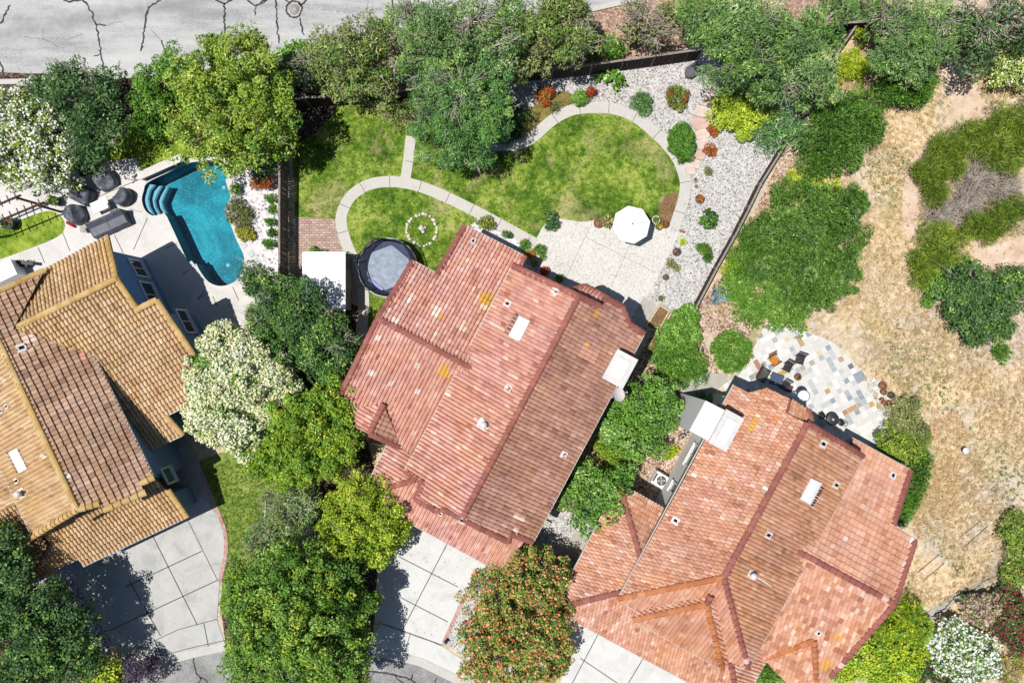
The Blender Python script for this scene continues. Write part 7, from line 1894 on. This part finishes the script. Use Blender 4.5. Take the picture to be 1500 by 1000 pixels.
# furniture on it
M['dark_wood'] = m_plain('dark_slat', A(58, 56, 58), .7, .3)
M['cedar'] = m_plain('cedar_wood', A(176, 116, 74), .75, .25, var=.2)
M['orange_cushion'] = m_plain('orange_cushion', A(214, 134, 40), .85, .15)
M['navy_top'] = m_plain('navy_table', A(74, 88, 112), .5, .4)
def slat_seat(px, py, L, Wd, ang, h, label, name, cat, mat='dark_wood', n_=7, back=True, group='slatted patio seats'):
    c = W(px, py, h)
    t = thing(name, (c.x, c.y, .03), label, cat, group)
    ca, sa = math.cos(ang), math.sin(ang)
    def q(x, y, z): return Vector((c.x + x * ca - y * sa, c.y + x * sa + y * ca, z))
    s_ = MB()
    for k in range(n_):
        x = (k + .5) / n_ * L - L / 2
        s_.bar(q(x, -Wd / 2, h), q(x, Wd / 2, h), L / n_ * .55, .025)
    s_.build('seat', M[mat], t)
    f = MB()
    for y in (-Wd / 2, Wd / 2): f.bar(q(-L / 2, y, h - .03), q(L / 2, y, h - .03), .05, .05)
    f.build('frame', M[mat], t)
    if back:
        b = MB()
        for k in range(n_): 
            x = (k + .5) / n_ * L - L / 2
            b.bar(q(x, Wd / 2 + .02, h), q(x, Wd / 2 + .22, h + .42), L / n_ * .5, .02)
        b.bar(q(-L / 2, Wd / 2 + .22, h + .43), q(L / 2, Wd / 2 + .22, h + .43), .05, .05)
        b.build('backrest', M[mat], t)
    for sx_ in (-1, 1):
        for sy_ in (-1, 1):
            l = MB(); l.bar(q(sx_ * (L / 2 - .04), sy_ * (Wd / 2 - .04), .03), q(sx_ * (L / 2 - .04), sy_ * (Wd / 2 - .04), h - .05), .05, .05); l.build('leg', M[mat], t)
    return t, q
slat_seat(1119, 549, .95, .55, 1.05, .42, 'long dark slatted bench left of the navy table', 'slatted_bench', 'bench', n_=9)
slat_seat(1154, 538, .55, .5, -.45, .42, 'dark slatted chair above the navy table', 'slatted_chair', 'chair', n_=6)
slat_seat(1172, 527, .6, .5, -.3, .42, 'dark slatted chair furthest up the patio', 'slatted_chair', 'chair', n_=6)
slat_seat(1150, 566, .5, .45, -.45, .42, 'dark slatted chair below the navy table by the eave', 'slatted_chair', 'chair', n_=5)
t, q = slat_seat(1135, 527, .6, .58, .55, .42, 'cedar armchair with an orange cushion next to the round ball bush', 'armchair', 'armchair', 'cedar', 6, group=None)
mb = MB(); a_ = q(-.12, 0, .5); mb.box(tuple(a_), (.34, .46, .12), .55 + .3); mb.build('cushion', M['orange_cushion'], t)
for y in (-.3, .3):
    mb = MB(); mb.bar(q(-.3, y, .64), q(.3, y, .64), .07, .03); mb.bar(q(-.28, y, .44), q(-.28, y, .63), .05, .05); mb.build('armrest', M['cedar'], t)
c = W(1138, 556, .5)
t = thing('coffee_table', (c.x, c.y, .03), 'square navy coffee table between the slatted seats', 'table')
mb = MB(); mb.box((c.x, c.y, .45), (.82, .76, .05), -.35); tp = mb.build('tabletop', M['navy_top'], t)
for sx_ in (-1, 1):
    for sy_ in (-1, 1):
        mb = MB(); mb.box((c.x + sx_ * .28, c.y + sy_ * .26, .22), (.05, .05, .40), -.35); mb.build('leg', M['black'], t)
c2 = W(1136, 561, .5); mb = MB(); mb.lathe((c2.x, c2.y, .475), [(.06, 0), (.07, .05), (.05, .08), (.01, .09)], 12); o = mb.build('candle_bowl', M['white_pot']); tag(o, 'small white bowl on the navy coffee table', 'bowl')
c = W(1167, 578, 1.0)
t = thing('propane_heater', (c.x, c.y, .03), 'round white topped patio heater beside the roof edge', 'patio heater')
mb = MB(); mb.lathe((c.x, c.y, 2.05), [(.36, 0), (.4, .02), (.3, .1), (.03, .14)], 24); mb.build('reflector', M['white_metal'], t)
mb = MB(); mb.tube([(c.x, c.y, .7), (c.x, c.y, 2.06)], .03, 8); mb.build('pole', M['steel'], t)
mb = MB(); mb.lathe((c.x, c.y, .03), [(.24, 0), (.24, .08), (.18, .1), (.18, .7), (.05, .75)], 16); mb.build('base', M['white_metal'], t)
pot(1156, 569, 5, .4, 'black_pot', 'black round pot between the navy table and the patio heater', 'purple', group='pots on the coloured patio', sat=1.0)
pot(1169, 552, 5.2, .35, 'brown_pot', 'lone brown pot in the middle of the coloured patio', 'rust', group='pots on the coloured patio', sat=.6)
for (x, y, r, m_, lb) in [(1294, 565, 6, 'terracotta', 'largest terracotta pot at the top of the group on the patio edge'), (1295, 574, 4.6, 'brown_pot', 'second brown pot down in the group on the patio edge'),
                          (1306, 579, 5, 'black_pot', 'black potted plant on the far right of the group on the patio edge'), (1293, 585, 2.8, 'terracotta', 'tiniest pot of the group on the patio edge'),
                          (1296, 590, 3.6, 'terracotta', 'small terracotta pot above the lowest one on the patio edge'), (1303, 591, 5, 'terracotta', 'lowest red terracotta pot of the group on the patio edge')]:
    pot(x, y, r, .35, m_, lb, 'dark' if m_ == 'black_pot' else None, group='pots on the coloured patio', z0=.01)
# bistro set
c = W(1220, 614, .7)
t = thing('bistro_table', (c.x, c.y, .03), 'round black bistro table near the rear eave', 'table')
mb = MB(); mb.lathe((c.x, c.y, .69), [(.40, 0), (.42, .015), (.40, .03), (.01, .032)], 28); mb.build('tabletop', M['black'], t)
mb = MB()
for r in (.16, .28, .39): mb.tube([(c.x + r * math.cos(k * math.pi / 12), c.y + r * math.sin(k * math.pi / 12), .735) for k in range(25)], .01, 5, cap=False)
mb.build('rim_pattern', M['cover2'], t)
for k in range(3):
    a_ = 2 * math.pi * k / 3
    mb = MB(); mb.tube([(c.x + .3 * math.cos(a_), c.y + .3 * math.sin(a_), .03), (c.x + .06 * math.cos(a_), c.y + .06 * math.sin(a_), .4), (c.x + .2 * math.cos(a_), c.y + .2 * math.sin(a_), .69)], .018, 6); mb.build('leg', M['black'], t)
mb = MB(); mb.lathe((c.x, c.y, .725), [(.07, 0), (.08, .06), (.02, .1)], 12); o = mb.build('table_lantern', M['white_pot']); tag(o, 'small white lantern on the black bistro table', 'lantern')
for i, (x, y, an) in enumerate([(1205, 609, 2.8), (1233, 619, -.3)]):
    c = W(x, y, .5)
    t = thing('bistro_chair', (c.x, c.y, .03), ['black bistro chair left of its table', 'black bistro chair right of its table'][i], 'chair', 'black bistro chairs')
    mb = MB(); mb.lathe((c.x, c.y, .44), [(.2, 0), (.22, .015), (.2, .03), (.01, .032)], 18); mb.build('seat', M['black'], t)
    mb = MB(); mb.tube([(c.x + .23 * math.cos(an + s_), c.y + .23 * math.sin(an + s_), .86 - .12 * abs(s_)) for s_ in (-1.1, -.7, -.35, 0, .35, .7, 1.1)], .022, 6)
    for s_ in (-1.1, -.4, .4, 1.1): mb.tube([(c.x + .2 * math.cos(an + s_), c.y + .2 * math.sin(an + s_), .45), (c.x + .23 * math.cos(an + s_), c.y + .23 * math.sin(an + s_), .86 - .12 * abs(s_))], .014, 5)
    mb.build('backrest', M['black'], t)
    for k in range(4):
        a_ = math.pi / 2 * k + .4
        mb = MB(); mb.tube([(c.x + .22 * math.cos(a_), c.y + .22 * math.sin(a_), .03), (c.x + .16 * math.cos(a_), c.y + .16 * math.sin(a_), .45)], .015, 5); mb.build('leg', M['black'], t)
# ------------------------------------------------------------------ street and hillside bits
c = W(431, 14)
mc = thing('manhole_cover', (c.x, c.y, .005), 'round manhole cover ringed by dark tar in the upper street', 'manhole cover')
mb = MB(); mb.lathe((c.x, c.y, .0), [(.33, .0), (.33, .016), (.01, .017)], 28); mb.build('lid', M['slab'], mc)
mb = MB()
for r in (.16, .30): mb.tube([(c.x + r * math.cos(k * math.pi / 12), c.y + r * math.sin(k * math.pi / 12), .017) for k in range(25)], .014, 5, cap=False)
mb.build('rim', M['joint'], mc)
for i, (p, q_) in enumerate([((1343, 838), (1376, 810)), ((1404, 787), (1435, 762)), ((1352, 849), (1382, 824)), ((1410, 802), (1444, 771))]):
    a_, b_ = W(*p), W(*q_)
    mb = MB(); a2 = Vector((a_.x, a_.y, .08)); b2 = Vector((b_.x, b_.y, .08)); m_ = a2.lerp(b2, .5)
    mb.tube([a2 - m_, a2.lerp(b2, .3) - m_ + Vector((.02, .03, .02)), a2.lerp(b2, .7) - m_ - Vector((.02, .03, 0)), b2 - m_], .014, 6)
    o = mb.build('irrigation_pipe', M['dark_wood']); o.location = m_
    tag(o, ['lower left dark pipe on the dry slope', 'upper right dark pipe on the dry slope', 'dark pipe just under the lower left one on the slope', 'dark pipe just under the upper right one on the slope'][i], 'pipe', 'thin dark pipes on the dry slope')
a_, b_ = W(390, 732), W(388, 765)
mb = MB(); mb.tube([(0, 0, 0), Vector((b_.x - a_.x, b_.y - a_.y, 0))], .035, 7); o = mb.build('garden_stake', M['trim']); o.location = (a_.x, a_.y, .06)
tag(o, 'pale pole lying on the side lawn under the bare sapling', 'pole')
c = W(268, 736, .5)
hb = thing('covered_bin', (c.x, c.y, .03), 'grey rounded covered bin on the shaded walkway by the left garage', 'bin')
mb = MB(); mb.lathe((c.x, c.y, .03), [(.42, 0), (.44, .5), (.4, .62), (.2, .7), (.02, .72)], 18); mb.build('cover', M['slab'], hb)
mb = MB(); mb.tube([(c.x + .44 * math.cos(k * math.pi / 9), c.y + .44 * math.sin(k * math.pi / 9), .5) for k in range(19)], .015, 5, cap=False); mb.build('cord', M['black'], hb)
c = W(803, 790, .5)
sb = thing('stepping_block', (c.x, c.y, .01), 'white block on the gravel by the lower right corner of the red roof', 'block')
mb = MB(); c = W(800, 767, .3); mb.box((c.x, c.y, .18), (.5, .42, .32), -.5); mb.build('block_body', M['white_stone'], sb)
mb = MB(); mb.box((c.x, c.y, .36), (.4, .3, .03), -.5); mb.build('block_top', M['slab'], sb)
# ------------------------------------------------------------------ camera, sun and sky
cam = bpy.data.cameras.new('camera')
co = bpy.data.objects.new('camera', cam); COL.objects.link(co)
co.location = (0, 0, H); co.rotation_euler = (0, 0, 0)
cam.lens = 24; cam.sensor_width = 36; cam.sensor_fit = 'HORIZONTAL'
cam.clip_start = 0.5; cam.clip_end = 2000
SC.camera = co
sd = Vector((0.355, 0.06, -1.0)).normalized()
sun = bpy.data.lights.new('sun', 'SUN'); so = bpy.data.objects.new('sun', sun); COL.objects.link(so)
so.rotation_euler = sd.to_track_quat('-Z', 'Y').to_euler(); so.location = (-15, -4, 60)
sun.energy = 5.0; sun.angle = math.radians(0.5); sun.color = (1.0, 0.965, 0.91)
wd = bpy.data.worlds.new('World'); SC.world = wd; wd.use_nodes = True
nt = wd.node_tree; bg = nt.nodes['Background']
sky = nt.nodes.new('ShaderNodeTexSky'); sky.sky_type = 'NISHITA'; sky.sun_disc = False; sky.ozone_density = 4.0
sky.sun_elevation = math.asin(-sd.z); sky.sun_rotation = math.atan2(-sd.x, -sd.y)
nt.links.new(sky.outputs[0], bg.inputs[0]); bg.inputs[1].default_value = 0.065
SC.view_settings.view_transform = 'Standard'; SC.view_settings.look = 'None'
SC.view_settings.exposure = 0.15; SC.view_settings.gamma = 1.0
SC.cycles.max_bounces = 6; SC.cycles.transparent_max_bounces = 8; SC.cycles.caustics_reflective = False; SC.cycles.caustics_refractive = False
SC.cycles.use_denoising = True
